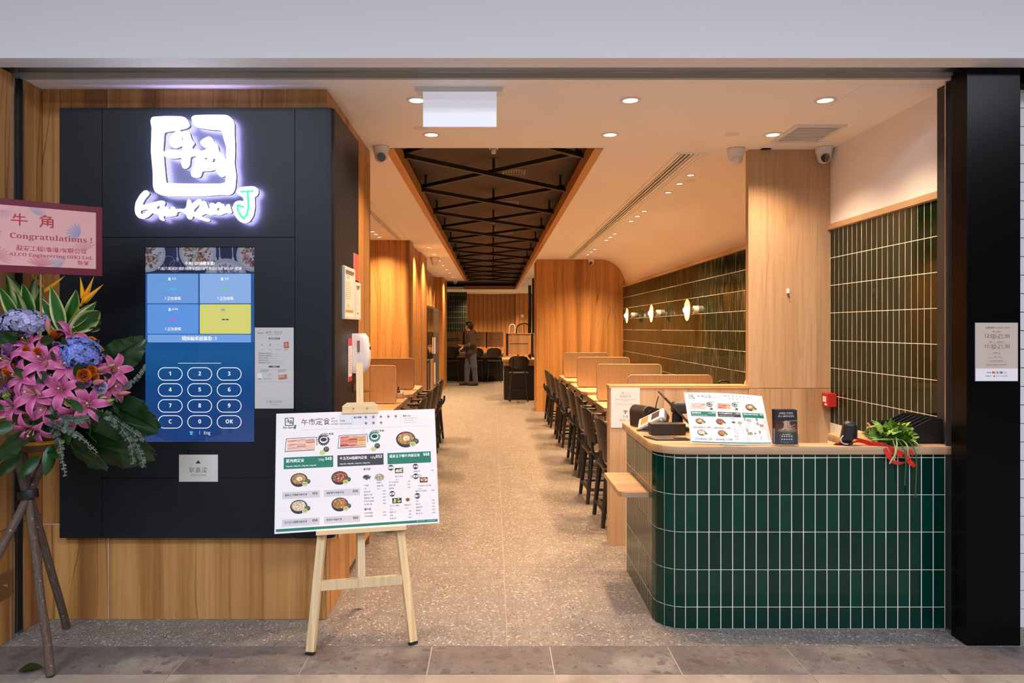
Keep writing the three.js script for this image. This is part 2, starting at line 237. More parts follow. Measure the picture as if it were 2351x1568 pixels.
  圖: '11e1ef1f11 K5395 36d6 K38dd K5aab', 只: 'K20d8 5a1f aaff', 供: 'R004f 54f4 808a d0da 4bfb 7d5f cdff', 參: '8051b1 4332 a3c3 8609 86f9 b84a bb5c de4f', 考: '7078 23d3 08f8 f01d 6aca 6a5dccbf8f', 切: '0753 303d6a 82f2eebf b27f', 實: 'U00f5 45c5c84845 07f7 858a S29df', 為: '4052 03d3c6 36d6c9 29e9ecbf 3d2f 6d7f 9daf', 準: 'W004a E50fb 0cfc 8c8f', 海: 'W004f 8055 73f3 76e5ec6c76 59f9', 田: 'T11ef',
};
const hex = (c) => parseInt(c, 16);
function strokesOf(ch, x0 = 0, y0 = 0, x1 = 15, y1 = 15, out = []) {
  for (const t of (STROKES[ch] ?? '').split(' ')) {
    if (/^[0-9a-f]+$/.test(t)) {
      const s = []; for (let i = 0; i + 1 < t.length; i += 2) s.push([x0 + hex(t[i]) / 15 * (x1 - x0), y0 + hex(t[i + 1]) / 15 * (y1 - y0)]);
      out.push(s);
    } else if (/^.[0-9a-f]{4}$/u.test(t)) {
      const q = [...t].slice(1).map(hex), k = (v, a, b) => a + v / 15 * (b - a);
      strokesOf([...t][0], k(q[0], x0, x1), k(q[1], y0, y1), k(q[2], x0, x1), k(q[3], y0, y1), out);
    }
  }
  return out;
}
// write mixed Chinese and Latin text; (x, y) is the top left (or top centre / top right) of a line of that size
function write(g, text, x, y, size, o = {}) {
  const font = `${o.bold ? 'bold ' : ''}${size * (o.latin ?? 1)}px ${o.font ?? 'sans-serif'}`, gap = o.gap ?? size * 0.06;
  g.font = font; g.textBaseline = 'alphabetic'; g.fillStyle = g.strokeStyle = o.color ?? '#222'; g.lineCap = 'round'; g.lineJoin = 'round';
  const cjk = (c) => c > '\u2fff' && STROKES[c], wide = (c) => c > '\u2fff' ? size + gap : g.measureText(c).width + (o.track ?? 0);
  const total = [...text].reduce((s, c) => s + wide(c), 0);
  let cx = o.align === 'center' ? x - total / 2 : o.align === 'right' ? x - total : x;
  g.lineWidth = size * (o.weight ?? (o.bold ? 0.12 : 0.075));
  for (const c of text) {
    if (cjk(c)) {
      for (const s of strokesOf(c)) { g.beginPath(); s.forEach((p, i) => g[i ? 'lineTo' : 'moveTo'](cx + size * (0.04 + p[0] * 0.0613), y + size * (0.04 + p[1] * 0.0613))); g.stroke(); }
    } else if (c < '\u2fff') g.fillText(c, cx, y + size * 0.86);
    cx += wide(c);
  }
  return total;
}
// the shop's emblem, traced as outlines (frame, two characters, brush script, letter J) on a 1730 x 1568 grid
const LOGO = {
  frame: [[[640, 92], [440, 88], [262, 98], [243, 150], [260, 230], [250, 520], [275, 800], [275, 960], [300, 1030], [370, 1068], [480, 1088], [830, 1088], [1000, 1078], [1160, 1066], [1230, 1072], [1275, 1045], [1300, 980], [1312, 830], [1290, 680], [1298, 510], [1290, 300], [1290, 180], [1260, 120], [1200, 76], [1120, 72], [950, 72], [790, 78], [750, 100], [765, 190], [825, 235], [1000, 260], [1130, 268], [1150, 360], [1185, 470], [1185, 700], [1175, 915], [1100, 928], [850, 928], [700, 926], [443, 922], [420, 700], [405, 500], [420, 292], [550, 275], [700, 245], [742, 210], [720, 160], [690, 115]]],
  ox: [[[550, 280], [600, 255], [650, 300], [675, 270], [735, 290], [745, 340], [760, 385], [803, 430], [765, 465], [768, 500], [850, 502], [875, 525], [870, 560], [800, 588], [745, 595], [735, 710], [690, 748], [645, 735], [620, 660], [640, 605], [560, 618], [500, 620], [430, 600], [400, 560], [415, 525], [470, 505], [560, 505], [645, 525], [643, 455], [600, 480], [555, 495], [500, 465], [472, 400], [490, 350]], [[632, 385], [648, 340], [650, 382]]],
  horn: [[[855, 425], [880, 380], [970, 335], [1015, 365], [1035, 410], [1085, 450], [1095, 525], [1160, 580], [1190, 640], [1190, 820], [1135, 855], [1085, 820], [1060, 755], [985, 772], [888, 775], [878, 830], [855, 855], [790, 855], [750, 830], [745, 780], [790, 690], [805, 600], [840, 530], [930, 505], [945, 488], [910, 480]], [[920, 608], [958, 605], [945, 625], [920, 628]], [[1013, 620], [1060, 622], [1060, 662], [1005, 662], [1030, 640]]],
  script: [[[165, 1012], [210, 1010], [238, 1045], [230, 1065], [180, 1120], [140, 1195], [300, 1155], [370, 1135], [425, 1145], [435, 1175], [415, 1200], [430, 1215], [470, 1216], [482, 1255], [500, 1210], [550, 1215], [560, 1250], [620, 1238], [660, 1245], [690, 1220], [700, 1130], [720, 1118], [755, 1140], [757, 1180], [830, 1120], [875, 1120], [880, 1145], [900, 1142], [935, 1150], [975, 1250], [985, 1165], [1030, 1165], [1050, 1190], [1080, 1155], [1110, 1160], [1135, 1180], [1160, 1180], [1172, 1225], [1200, 1180], [1232, 1182], [1245, 1250], [1265, 1280], [1240, 1305], [1190, 1290], [1120, 1322], [1060, 1310], [1010, 1320], [940, 1300], [870, 1330], [930, 1358], [985, 1368], [990, 1395], [950, 1400], [850, 1370], [770, 1325], [772, 1360], [740, 1378], [700, 1355], [690, 1310], [640, 1275], [575, 1280], [575, 1325], [520, 1335], [450, 1340], [405, 1325], [412, 1365], [432, 1380], [410, 1395], [355, 1370], [345, 1310], [290, 1300], [270, 1290], [225, 1340], [160, 1370], [100, 1355], [60, 1310], [48, 1250], [60, 1160], [110, 1070]], [[118, 1265], [215, 1243], [190, 1280], [135, 1315]], [[318, 1215], [375, 1200], [345, 1255]], [[775, 1265], [865, 1175], [830, 1260], [815, 1290]], [[1062, 1250], [1105, 1215], [1095, 1268]], [[905, 1250], [913, 1240], [915, 1252]]],
  jay: [[[1345, 975], [1430, 962], [1540, 960], [1585, 1000], [1588, 1050], [1565, 1085], [1540, 1090], [1545, 1220], [1525, 1330], [1470, 1410], [1410, 1422], [1340, 1390], [1285, 1310], [1265, 1220], [1290, 1155], [1350, 1135], [1405, 1150], [1395, 1095], [1335, 1070], [1308, 1030]]],
};
for (const k in LOGO) LOGO[k] = LOGO[k].map((loop) => { for (let n = 0; n < 2; n++) { const q = []; loop.forEach((p, i) => { const r = loop[(i + 1) % loop.length], l = Math.hypot(r[0] - p[0], r[1] - p[1]), c = Math.min(0.25, 14 / l); q.push([p[0] + (r[0] - p[0]) * c, p[1] + (r[1] - p[1]) * c], [r[0] - (r[0] - p[0]) * c, r[1] - (r[1] - p[1]) * c]); }); loop = q; } return loop; });   // rounded corners
const JAY_LINE = [[1452, 1030], [1460, 1130], [1465, 1220], [1445, 1310], [1405, 1362], [1370, 1330], [1330, 1250], [1330, 1195], [1400, 1220]];
function drawLogo(g, x, y, w, ink, jayInk) {       // printed version in thinner brush lines, w wide
  const k = w / 1600, line = (pts, lw) => { g.lineWidth = lw * k; g.beginPath(); pts.forEach((p, i) => g[i ? 'lineTo' : 'moveTo'](x + p[0] * k, y + p[1] * k)); g.stroke(); };
  g.strokeStyle = ink; g.lineCap = g.lineJoin = 'round';
  line([[640, 150], [320, 150], [310, 500], [345, 985], [760, 1000], [1220, 985], [1235, 500], [1225, 140], [840, 140]], 92);
  line([[600, 320], [540, 430]], 62); line([[560, 395], [770, 380]], 58); line([[450, 570], [840, 545]], 62); line([[690, 300], [685, 730]], 66);
  line([[950, 380], [890, 450]], 60); line([[950, 390], [1040, 440], [985, 520]], 55); line([[880, 560], [830, 820]], 64); line([[890, 555], [1120, 580], [1130, 820]], 62); line([[860, 665], [1110, 675]], 46); line([[845, 750], [1110, 755]], 46); line([[985, 560], [980, 740]], 44);
  line([[200, 1050], [110, 1200], [140, 1320], [250, 1230], [140, 1230]], 48); line([[300, 1190], [330, 1260], [400, 1180], [370, 1370]], 40); line([[450, 1220], [460, 1300], [520, 1230], [540, 1310]], 38); line([[590, 1265], [660, 1260]], 34);
  line([[730, 1140], [730, 1350]], 44); line([[850, 1150], [735, 1260], [960, 1380]], 42); line([[850, 1310], [920, 1170], [970, 1310]], 36); line([[880, 1270], [950, 1265]], 28); line([[1020, 1180], [1015, 1310]], 36); line([[1100, 1180], [1020, 1250], [1110, 1310]], 34); line([[1160, 1190], [1165, 1290], [1220, 1200], [1240, 1290]], 36);
  g.fillStyle = jayInk; g.beginPath(); LOGO.jay[0].forEach((p, i) => g[i ? 'lineTo' : 'moveTo'](x + p[0] * k, y + p[1] * k)); g.fill();
}

// ---------------------------------------------------------------- the setting
// distances d are metres in front of the eye (z = -d); x to the right, y up
const CEIL = 2.82, XR = 2.40, XL = -2.4;
function panelRow(parent, name, x0, x1, y0, y1, d0, d1, mat, grain = 'y', ou = 0, ov = 0) { return mesh(parent, name, uvBox(rspan(x0, x1, y0, y1, d0, d1, 0.002), grain, ou, ov), mat); }
{ // floor: three kinds of stone, slab by slab
  const f = struct('floor', 'speckled terrazzo floor tiles running from the shop entrance to the back', 'floor');
  mesh(f, 'bedding', span(-8, 8, -0.08, -0.003, -6.2, 27), M.floorGrout);
  const variants = [0, 1, 2, 3].map((k) => uvBox(box(0.567, 0.02, 1.137), 'z', rr(0, 1), rr(0, 1)));
  let n = 0;
  for (let i = -5; i < 5; i++) for (let j = 0; j < 20; j++) {
    const x = 0.07 + i * 0.57 + 0.285, d = 3.437 + j * 1.14 + 0.57;
    const m = mesh(f, 'tile', variants[n++ % 4], M.terrazzo); m.position.set(x, -0.01, -d); if (n % 3 === 0) m.rotation.y = Math.PI;
  }
  const g = struct('floor_threshold', 'band of grey aggregate stone tiles across the shop threshold', 'floor');
  const sv = [0, 1, 2, 3].map(() => uvBox(box(0.568, 0.02, 0.271), 'z', rr(0, 1.2), rr(0, 1.2)));
  for (let i = -6; i < 7; i++) { const m = mesh(g, 'tile', sv[(i + 8) % 4], M.stone); m.position.set(-0.297 + 0.573 * i + 0.2865, -0.01, -3.298); }
  const h = struct('floor_hall', 'pale beige stone tiles of the mall hall floor', 'floor');
  const bv = [0, 1, 2].map(() => uvBox(box(0.57, 0.02, 1.14), 'z', rr(0, 1.2), rr(0, 1.2)));
  n = 0;
  for (let i = -13; i < 13; i++) for (let j = 0; j < 8; j++) { const m = mesh(h, 'tile', bv[n++ % 3], M.beige); m.position.set(-0.297 + 0.573 * i + 0.2865, -0.01, -3.158 + 0.571 + j * 1.143); }
  const e = struct('floor_edge', 'plain stone strips of floor beside the shopfront', 'floor');
  mesh(e, 'strip', [span(-8, -2.79, -0.02, -0.001, 3.436, 3.75), span(2.92, 8, -0.02, -0.001, 3.436, 4.5)], M.stone);
}
{ // mall hall behind the camera: closed box with light panels
  const w = struct('wall_hall', 'pale walls of the mall hall opposite the shop', 'wall');
  mesh(w, 'hall_wall', [span(-8.2, 8.2, 0, 4.1, -6.3, -6.1), span(-8.2, -8, 0, 4.1, -6.1, 3.5), span(8, 8.2, 0, 4.1, -6.1, 3.5)], std([0.10, 0.095, 0.09], 0.9));
  const c = struct('ceiling_hall', 'white ceiling of the mall hall', 'ceiling');
  mesh(c, 'ceiling_board', span(-8.2, 8.2, 4.0, 4.15, -6.3, 3.6), std([0.6, 0.6, 0.6], 0.9));
  HALL_LAMPS.forEach(([x, z], i) => {
    const o = thing('ceiling_panel_light', `flat white light panel on the mall hall ceiling, ${['left', 'middle', 'right'][i % 3]} of the ${i < 3 ? 'near' : 'far'} row`, 'ceiling light', [x, 3.99, z]);
    mesh(o, 'frame', box(1.86, 0.02, 1.26), M.white);
    mesh(o, 'diffuser', new THREE.PlaneGeometry(1.8, 1.2).rotateX(Math.PI / 2).translate(0, -0.012, 0), glow([0.84, 0.88, 1], 1.6));
  });
}
{ // fascia above the opening, shutter track, rough plaster lip
  const f = struct('wall_fascia', 'white plaster fascia above the shop opening', 'wall');
  mesh(f, 'fascia_board', span(-8, 8, CEIL, 4.02, 3.32, 3.44), M.fascia);
  const t = struct('trim_1', 'stainless shutter track along the head of the opening', 'shutter track');
  mesh(t, 'track_cover', [span(-2.5, 2.34, 2.85, 2.87, 3.435, 3.6)], M.steel);
  mesh(t, 'track_lip', [span(-2.38, 2.33, 2.832, 2.85, 3.445, 3.452), span(-2.38, 2.33, 2.832, 2.85, 3.535, 3.542)], M.steel);
  mesh(t, 'plaster_lip', span(-2.4, 2.36, CEIL - 0.004, 2.86, 3.575, 3.6), M.joint);
  mesh(t, 'housing', span(-2.5, 2.5, 2.87, 3.9, 3.44, 3.62), M.slab);
}
{ // shop ceiling with a dark open well over the aisle and a curved cove to the right wall
  const c = struct('ceiling', 'smooth plaster ceiling of the restaurant with rounded cove at the right wall', 'ceiling');
  mesh(c, 'plaster_board', [span(-2.8, XR + 0.1, CEIL, 3.0, 3.6, 4.98), span(-2.8, -0.76, CEIL, 3.0, 4.98, 19.05), span(1.9, XR + 0.1, CEIL, 3.0, 4.98, 5.09), span(0.775, 1.97, CEIL, 3.0, 4.98, 23.1), span(-3, 4, CEIL, 3.0, 23.1, 27), span(1.97, 4, CEIL, 3.0, 13.1, 23.1)], M.plaster);
  const s = new THREE.Shape(); s.moveTo(1.97, CEIL); s.absarc(1.97, 2.34, 0.48, Math.PI / 2, 0, true); s.lineTo(2.56, 2.34); s.lineTo(2.56, 3.0); s.lineTo(1.97, 3.0);
  mesh(c, 'cove', new THREE.ExtrudeGeometry(s, { depth: 8.02, bevelEnabled: false, curveSegments: 24 }).translate(0, 0, -13.1), M.plaster);
  const w = struct('ceiling_well', 'dark brown ceiling well open above the aisle', 'ceiling');
  mesh(w, 'slab', span(-3.2, 3, 3.05, 3.2, 4.9, 23.3), M.slab);
  mesh(w, 'well_side', [span(-0.80, -0.755, 2.9, 3.06, 4.98, 19.05), span(0.77, 0.81, 2.9, 3.06, 4.98, 23.1), span(-0.8, 0.8, 2.84, 3.06, 4.90, 4.975), span(-3.2, 3, 2.9, 3.06, 23.1, 23.2)], M.slab);
  const t = struct('trim_2', 'teak strips lining the edges of the dark ceiling well', 'trim');
  mesh(t, 'trim_strip', uvBox(span(-0.765, -0.70, CEIL - 0.004, 2.925, 4.985, 19.05), 'z'), M.teak);
  mesh(t, 'trim_strip', uvBox(span(0.716, 0.78, CEIL - 0.004, 2.925, 4.985, 23.1), 'z'), M.teak);
  mesh(t, 'trim_strip', uvBox(span(-0.95, 0.78, CEIL - 0.004, 2.925, 23.05, 23.12), 'x'), M.teak);
  const hatch = struct('trim_3', 'square access hatch outlined in the entrance ceiling', 'access hatch');
  mesh(hatch, 'hatch_panel', rspan(-0.33, 0.235, CEIL - 0.003, CEIL + 0.01, 4.32, 4.92, 0.001), M.plaster);
  const hatch2 = struct('trim_5', 'large access hatch outlined in the ceiling beside the right shopfront edge', 'access hatch');
  mesh(hatch2, 'hatch_panel', rspan(1.93, 2.3, CEIL - 0.003, CEIL + 0.01, 3.68, 4.05, 0.001), M.plaster);
}
{ // left: teak pier that carries the ticket kiosk, with its return
  const w = struct('wall_front', 'teak veneer pier behind the black ticket kiosk', 'wall');
  panelRow(w, 'panel', -2.4, -2.048, 0.508, CEIL, 3.754, 3.80, M.teak, 'y', 0.3, 0.2);
  panelRow(w, 'panel', -2.4, -2.048, 0, 0.505, 3.754, 3.80, M.teak, 'y', 1.3, 1.2);
  panelRow(w, 'panel', -2.0455, -0.885, 0, CEIL, 3.754, 3.80, M.teak, 'y', 0.9, 0);
  mesh(w, 'core', span(-2.6, -0.91, 0, CEIL, 3.79, 5.06), M.slab);
  mesh(w, 'joint_strip', [span(-2.048, -2.0455, 0, CEIL, 3.7555, 3.79), span(-2.4, -2.048, 0.505, 0.508, 3.7555, 3.79)], M.paper);
  const r = struct('wall_return', 'teak side of the pier facing the entrance aisle', 'wall');
  panelRow(r, 'panel', -0.91, -0.885, 2.72, CEIL, 3.80, 5.08, M.teak, 'y', 0.4, 0);
  panelRow(r, 'panel', -0.91, -0.885, 0.0, 2.717, 3.80, 4.35, M.teak, 'y', 0.4, 0);
  panelRow(r, 'panel', -0.91, -0.885, 0.07, 2.717, 4.352, 5.08, M.teak, 'y', 0.4, 0);
  panelRow(r, 'panel', -2.6, -0.885, 0, CEIL, 5.06, 5.08, M.teak);
  const l = struct('wall_left', 'teak side wall at the left end of the shopfront', 'wall');
  panelRow(l, 'panel', -2.45, -2.4, 0.56, CEIL, 3.30, 3.52, M.teak, 'y', 2.0, 0.4);
  panelRow(l, 'panel', -2.45, -2.4, 0, 0.557, 3.30, 3.52, M.teak, 'y', 0.7, 0.9);
  panelRow(l, 'panel', -2.45, -2.4, 0.56, CEIL, 3.60, 3.754, M.teak, 'y', 1.1, 0.4);
  panelRow(l, 'panel', -2.45, -2.4, 0, 0.557, 3.60, 3.754, M.teak, 'y', 1.9, 0.9);
  mesh(l, 'core', [span(-8, -2.44, 0, CEIL, 3.31, 3.8)], M.slab);
  const g = struct('trim_4', 'stainless shutter guide let into the left side wall', 'shutter guide');
  mesh(g, 'guide_rail', [span(-2.42, -2.392, 0, CEIL, 3.520, 3.53), span(-2.42, -2.392, 0, CEIL, 3.59, 3.60)], M.steel);
  mesh(g, 'guide_slot', span(-2.44, -2.425, 0, CEIL, 3.53, 3.59), M.dark);
}
{ // right: black pillar and its shutter guide, pale tiles of the neighbouring unit
  const p = struct('pillar', 'glossy black pillar at the right edge of the shopfront', 'pillar');
  mesh(p, 'pillar_cladding', uvBox(rspan(2.31, 2.572, 0, CEIL, 3.44, 3.56, 0.003)), M.pillar);
  mesh(p, 'pillar_core', span(2.36, 2.6, 0, CEIL, 3.55, 3.75), M.dark);
  const g = struct('trim_6', 'stainless shutter guide beside the black pillar', 'shutter guide');
  mesh(g, 'guide_rail', [span(2.325, 2.36, 0, 2.85, 3.565, 3.573), span(2.325, 2.36, 0, 2.85, 3.625, 3.633), span(2.338, 2.342, 0, 2.85, 3.573, 3.58)], M.steel);
  mesh(g, 'guide_slot', span(2.345, 2.37, 0, 2.85, 3.573, 3.625), M.dark);
  const n = struct('wall_neighbour', 'white tiled wall of the neighbouring unit at the far right', 'wall');
  mesh(n, 'wall_base', span(2.6, 8, 0, CEIL, 3.66, 3.8), M.dark);
  const tg = box(0.19, 0.092, 0.01);
  for (let j = 0; j < 29; j++) for (let i = 0; i < 2; i++) { const m = mesh(n, 'tile', tg, M.white); m.position.set(2.70 + i * 0.195, 0.048 + j * 0.096, -3.655); }
}
// pillowed tile facing +z, lying w x h about its middle
function tileGeo(w, h, t = 0.008, b = 0.003) {
  const x = w / 2, y = h / 2, X = x - b, Y = y - b, z0 = 0, z1 = t - 0.0009, z2 = t, pos = [];
  const q = (a, b2, c, d) => pos.push(...a, ...b2, ...c, ...a, ...c, ...d);
  q([-X, -Y, z2], [X, -Y, z2], [X, Y, z2], [-X, Y, z2]);
  q([-x, -y, z1], [x, -y, z1], [X, -Y, z2], [-X, -Y, z2]); q([x, -y, z1], [x, y, z1], [X, Y, z2], [X, -Y, z2]);
  q([x, y, z1], [-x, y, z1], [-X, Y, z2], [X, Y, z2]); q([-x, y, z1], [-x, -y, z1], [-X, -Y, z2], [-X, Y, z2]);
  q([-x, -y, z0], [x, -y, z0], [x, -y, z1], [-x, -y, z1]); q([x, -y, z0], [x, y, z0], [x, y, z1], [x, -y, z1]);
  q([x, y, z0], [-x, y, z0], [-x, y, z1], [x, y, z1]); q([-x, y, z0], [-x, -y, z0], [-x, -y, z1], [-x, y, z1]);
  const g = new THREE.BufferGeometry(); g.setAttribute('position', new THREE.Float32BufferAttribute(pos, 3)); g.computeVertexNormals();
  return plain(g);
}
const TP = 0.0607, JT = 0.0044;
{ // right wall: green tiles beside the counter, plaster above
  const w = struct('wall_right', 'plaster right wall above green glazed tiles beside the counter', 'wall');
  mesh(w, 'plaster_face', span(XR, XR + 0.15, 2.245, CEIL, 3.60, 5.1), M.plaster);
  mesh(w, 'grout_bed', span(XR - 0.0006, XR + 0.15, 0, 2.25, 3.60, 5.1), M.grout);
  const full = tileGeo(TP - JT, 0.195 - JT), top = tileGeo(TP - JT, 0.198 - JT);
  for (let i = 0; i < 23; i++) for (let r = 0; r < 7; r++) {
    const m = mesh(w, 'tile', r ? full : top, M.tileOlive[(i * 7 + r * 5) % 3]), yc = r ? 2.047 - 0.195 * (r - 0.5) : 2.146;
    m.position.set(XR + 0.006, yc, -(5.019 - (i + 0.5) * TP)); m.rotation.set(rr(-0.006, 0.006), -Math.PI / 2 + rr(-0.012, 0.012), 0);
  }
  const t = struct('trim_7', 'oak capping strip over the green tiles of the right wall', 'trim');
  mesh(t, 'trim_strip', uvBox(rspan(XR - 0.022, XR + 0.02, 2.245, 2.285, 3.60, 5.02), 'z'), M.oak);
  // dining wall: the same tiles far too narrow to tell apart, one surface of real tiles
  const d = struct('wall_dining', 'long dining wall of narrow glazed olive tiles with pale joints', 'wall');
  mesh(d, 'grout_bed', span(XR + 0.0052, XR + 0.15, 0, 2.34, 5.1, 13.1), M.grout);
  for (let r = 0; r < 12; r++) {
    const y1 = 2.30 - 0.195 * r; if (y1 < 0.1) break;
    const geos = [];
    for (let k = 0; k < 3; k++) geos.push([]);
    for (let i = 0; i < 131; i++) {
      const dd = 5.12 + (i + 0.5) * TP; if (dd > 13.07) break;
      geos[(i * 5 + r * 7) % 3].push(tileGeo(TP - JT, 0.195 - JT).rotateX(rr(-0.008, 0.008)).rotateY(-Math.PI / 2 + rr(-0.02, 0.02)).translate(XR + 0.011, y1 - 0.0975, -dd));
    }
    geos.forEach((l, k) => { const m = mesh(d, 'tile_course', l, M.tileOlive[k]); m.userData.kind = 'stuff'; });
  }
  const t2 = struct('trim_8', 'oak capping strip between the dining tiles and the curved cove', 'trim');
  mesh(t2, 'trim_strip', uvBox(rspan(XR - 0.02, XR + 0.06, 2.30, 2.345, 5.1, 13.09), 'z'), M.oak);
}
{ // oak pillar and half wall
  const p = struct('pillar_oak', 'pale oak veneer pillar rising from the half wall to the ceiling', 'pillar');
  panelRow(p, 'panel', 1.816, 2.40, 1.121, CEIL, 5.02, 5.075, M.oak, 'y', 0.2, 0.1);
  panelRow(p, 'panel', 1.816, 2.40, 0, 1.118, 5.02, 5.075, M.oak, 'y', 1.1, 0.6);
  const h = struct('wall_half', 'oak half wall between the counter and the first table', 'wall');
  panelRow(h, 'panel', 0.83, 1.814, 0, 1.118, 5.02, 5.14, M.oak, 'y', 0.5, 0.3);
  mesh(h, 'cap_board', uvBox(rspan(0.825, 1.816, 1.118, 1.142, 5.015, 5.15), 'x'), std([0.85, 0.64, 0.44], 0.4, { map: TEX.oak }));
}
{ // teak end wall of the dining row with its rounded shoulder
  const e = struct('wall_end', 'teak end wall of the right dining row with rounded upper corner', 'wall');
  const mk2 = (y0, y1, arc) => { const s = new THREE.Shape(); s.moveTo(0.81, y0); s.lineTo(2.45, y0); if (arc) { s.lineTo(2.45, 2.34); s.absarc(1.97, 2.34, 0.48, 0, Math.PI / 2); } else s.lineTo(2.45, y1); s.lineTo(0.81, y1); return uvBox(new THREE.ExtrudeGeometry(s, { depth: 0.12, bevelEnabled: false, curveSegments: 20 }).translate(0, 0, -13.2), 'y', 0.2, 0.1); };
  mesh(e, 'panel', mk2(0.46, CEIL, true), M.teak); mesh(e, 'panel', mk2(0, 0.457, false), M.teak);
  panelRow(e, 'panel', 0.81, 0.84, 0, CEIL, 13.2, 13.9, M.teak);
}
{ // left dining side: teak piers and the recesses between them
  const w = struct('wall_piers', 'teak piers stepping back along the left side of the aisle', 'wall');
  const pier = (x1, d0, d1, o) => { const s = new THREE.Shape(); const x0 = -2.8, r = 0.05; s.moveTo(x0, d0); s.lineTo(x1 - r, d0); s.absarc(x1 - r, d0 + r, r, -Math.PI / 2, 0); s.lineTo(x1, d1); s.lineTo(x0, d1); mesh(w, 'panel', uvBox(extrude(s, CEIL, 0, 6).rotateX(-Math.PI / 2), 'y', o, o * 2), M.teak); };
  pier(-1.196, 10.2, 10.55, 0.3); pier(-1.206, 11.75, 12.85, 1.4); pier(-1.235, 17.6, 18.9, 0.8);
  mesh(w, 'recess_back', [uvBox(span(-2.8, -1.24, 0, CEIL, 10.55, 11.75)), uvBox(span(-2.8, -1.45, 0, CEIL, 12.85, 17.6))], M.teak);
  mesh(w, 'far_side', uvBox(span(-2.85, -2.62, 0, CEIL, 5.0, 10.3)), M.teak);
}
{ // the far end
  const FARTILE = phys([0.003, 0.008, 0.005], 0.12, {}); const g = struct('wall_back', 'dark green tiled wall at the far left end of the aisle', 'wall');
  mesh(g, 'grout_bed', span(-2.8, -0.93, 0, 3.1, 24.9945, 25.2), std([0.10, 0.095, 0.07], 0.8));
  for (let r = 0; r < 16; r++) { const l = []; for (let i = 0; i < 28; i++) l.push(tileGeo(TP - 0.012, 0.195 - 0.012).translate(-0.96 - i * TP, 3.0 - 0.195 * r, -25.0)); const m = mesh(g, 'tile_course', l, FARTILE); m.userData.kind = 'stuff'; }
  const s = struct('wall_far', 'curving wall of narrow teak slats at the far end', 'wall');
  mesh(s, 'wall_base', span(-1.2, 4, 0, 3, 26.6, 26.8), M.dark);
  const sg = [0, 1, 2].map((k) => uvBox(box(0.052, 2.9, 0.03), 'y', k * 0.7, 0));
  for (let i = 0; i < 46; i++) { const x = -0.98 + i * 0.056, dip = x < 0.05 ? 0.35 * (x + 0.98) / 1.03 : x < 0.85 ? 0.35 * (0.85 - x) / 0.8 : -0.25; const m = mesh(s, 'slat', sg[i % 3], M.slat); m.position.set(x, 1.45, -(26.2 + dip)); }
  const c = struct('pillar_dark', 'slim dark brown posts beside the far island tables', 'pillar');
  mesh(c, 'post', rspan(1.05, 1.14, 0, CEIL, 21, 21.1), M.dark); mesh(c, 'post', rspan(1.0, 1.14, 0, CEIL, 18, 18.12), M.dark);
  const rw = struct('wall_beyond', 'unlit right wall of the far room', 'wall');
  mesh(rw, 'wall_base', [span(3.9, 4.1, 0, 3, 13.1, 27), span(2.45, 4, 0, 3, 13.1, 13.2), span(-3.2, -2.8, 0, 3.1, 18.9, 27)], M.plaster);
  mesh(rw, 'outer_shell', [span(-3.4, 4.2, 3.2, 3.3, 3.62, 27), span(-3.4, 4.2, -0.1, 3.3, 27, 27.1), span(-3.4, -2.85, 0, 3.3, 3.8, 27), span(2.57, 2.7, 0, 3.3, 3.8, 13.2)], M.dark);
}

// ---------------------------------------------------------------- ceiling fittings and lamps
function downlight(label, x, d, r, color, power, group, face = CEIL, soft = 0.9) {
  const o = thing('downlight', label, 'downlight', [x, face, -d], 0, group);
  mesh(o, 'trim_ring', lathe([[r * 0.8, -0.001], [r * 0.82, -0.006], [r * 1.1, -0.006], [r * 1.14, -0.001], [r * 1.14, 0.004]], 24), M.lampRing);
  mesh(o, 'diffuser', disc(r * 0.82, 24).rotateX(Math.PI / 2).translate(0, -0.003, 0), M.lamp);
  const l = new THREE.SpotLight(color, power, 0, 1.08, soft, 2); l.position.set(0, -0.012, 0); l.target.position.set(0, -2, 0); l.castShadow = true; l.shadow.radius = 2.5; l.name = 'downlight_beam';
  o.add(l, l.target); return o;
}
const entry = [[-0.425, 3.93, 'behind the hanging white sign'], [0.765, 3.93, 'above the aisle mouth'], [1.85, 3.93, 'over the front of the counter'], [-0.405, 4.63, 'left of the access hatch in the second row'], [0.767, 4.63, 'above the aisle in the second row'], [1.836, 4.63, 'in front of the oak pillar']];
for (const [x, d, w] of entry) downlight(`round recessed entrance downlight ${w}`, x, d, 0.052, WARM_ENTRY, ENTRY_POWER, 'entrance downlights', CEIL, 1);
const rowR = [5.85, 6.2, 6.6, 7.65, 8.0, 8.37, 9.5, 9.85, 10.2, 11.37, 11.76, 12.2];
rowR.forEach((d, i) => downlight(`small downlight over the right tables, ${ORD[i]} from the oak pillar`, 1.638, d, 0.034, WARM, DINING_POWER * 0.5, 'downlights over the right tables'));
const rowL = [5.6, 5.95, 6.9, 7.25, 9.27, 9.55, 9.84];
rowL.forEach((d, i) => downlight(`small downlight over the left tables, ${ORD[i]} from the entrance`, -1.585, d, 0.034, WARM, DINING_POWER * 0.34, 'downlights over the left tables'));
[11.1, 12.2, 13.3, 14.3, 15.35, 16.3, 17.7].forEach((d, i) => downlight(`small downlight along the left piers, ${ORD[i]} in the receding line`, -1.01, d, 0.036, WARM, DINING_POWER * 0.62, 'downlights along the left piers'));
[[1.0, 15.2], [0.98, 19.0], [0.98, 21.4]].forEach(([x, d], i) => downlight(`small downlight over the far island tables, ${ORD[i]} beyond the teak end wall`, x, d, 0.036, WARM, FAR_POWER, 'downlights over the far island tables'));
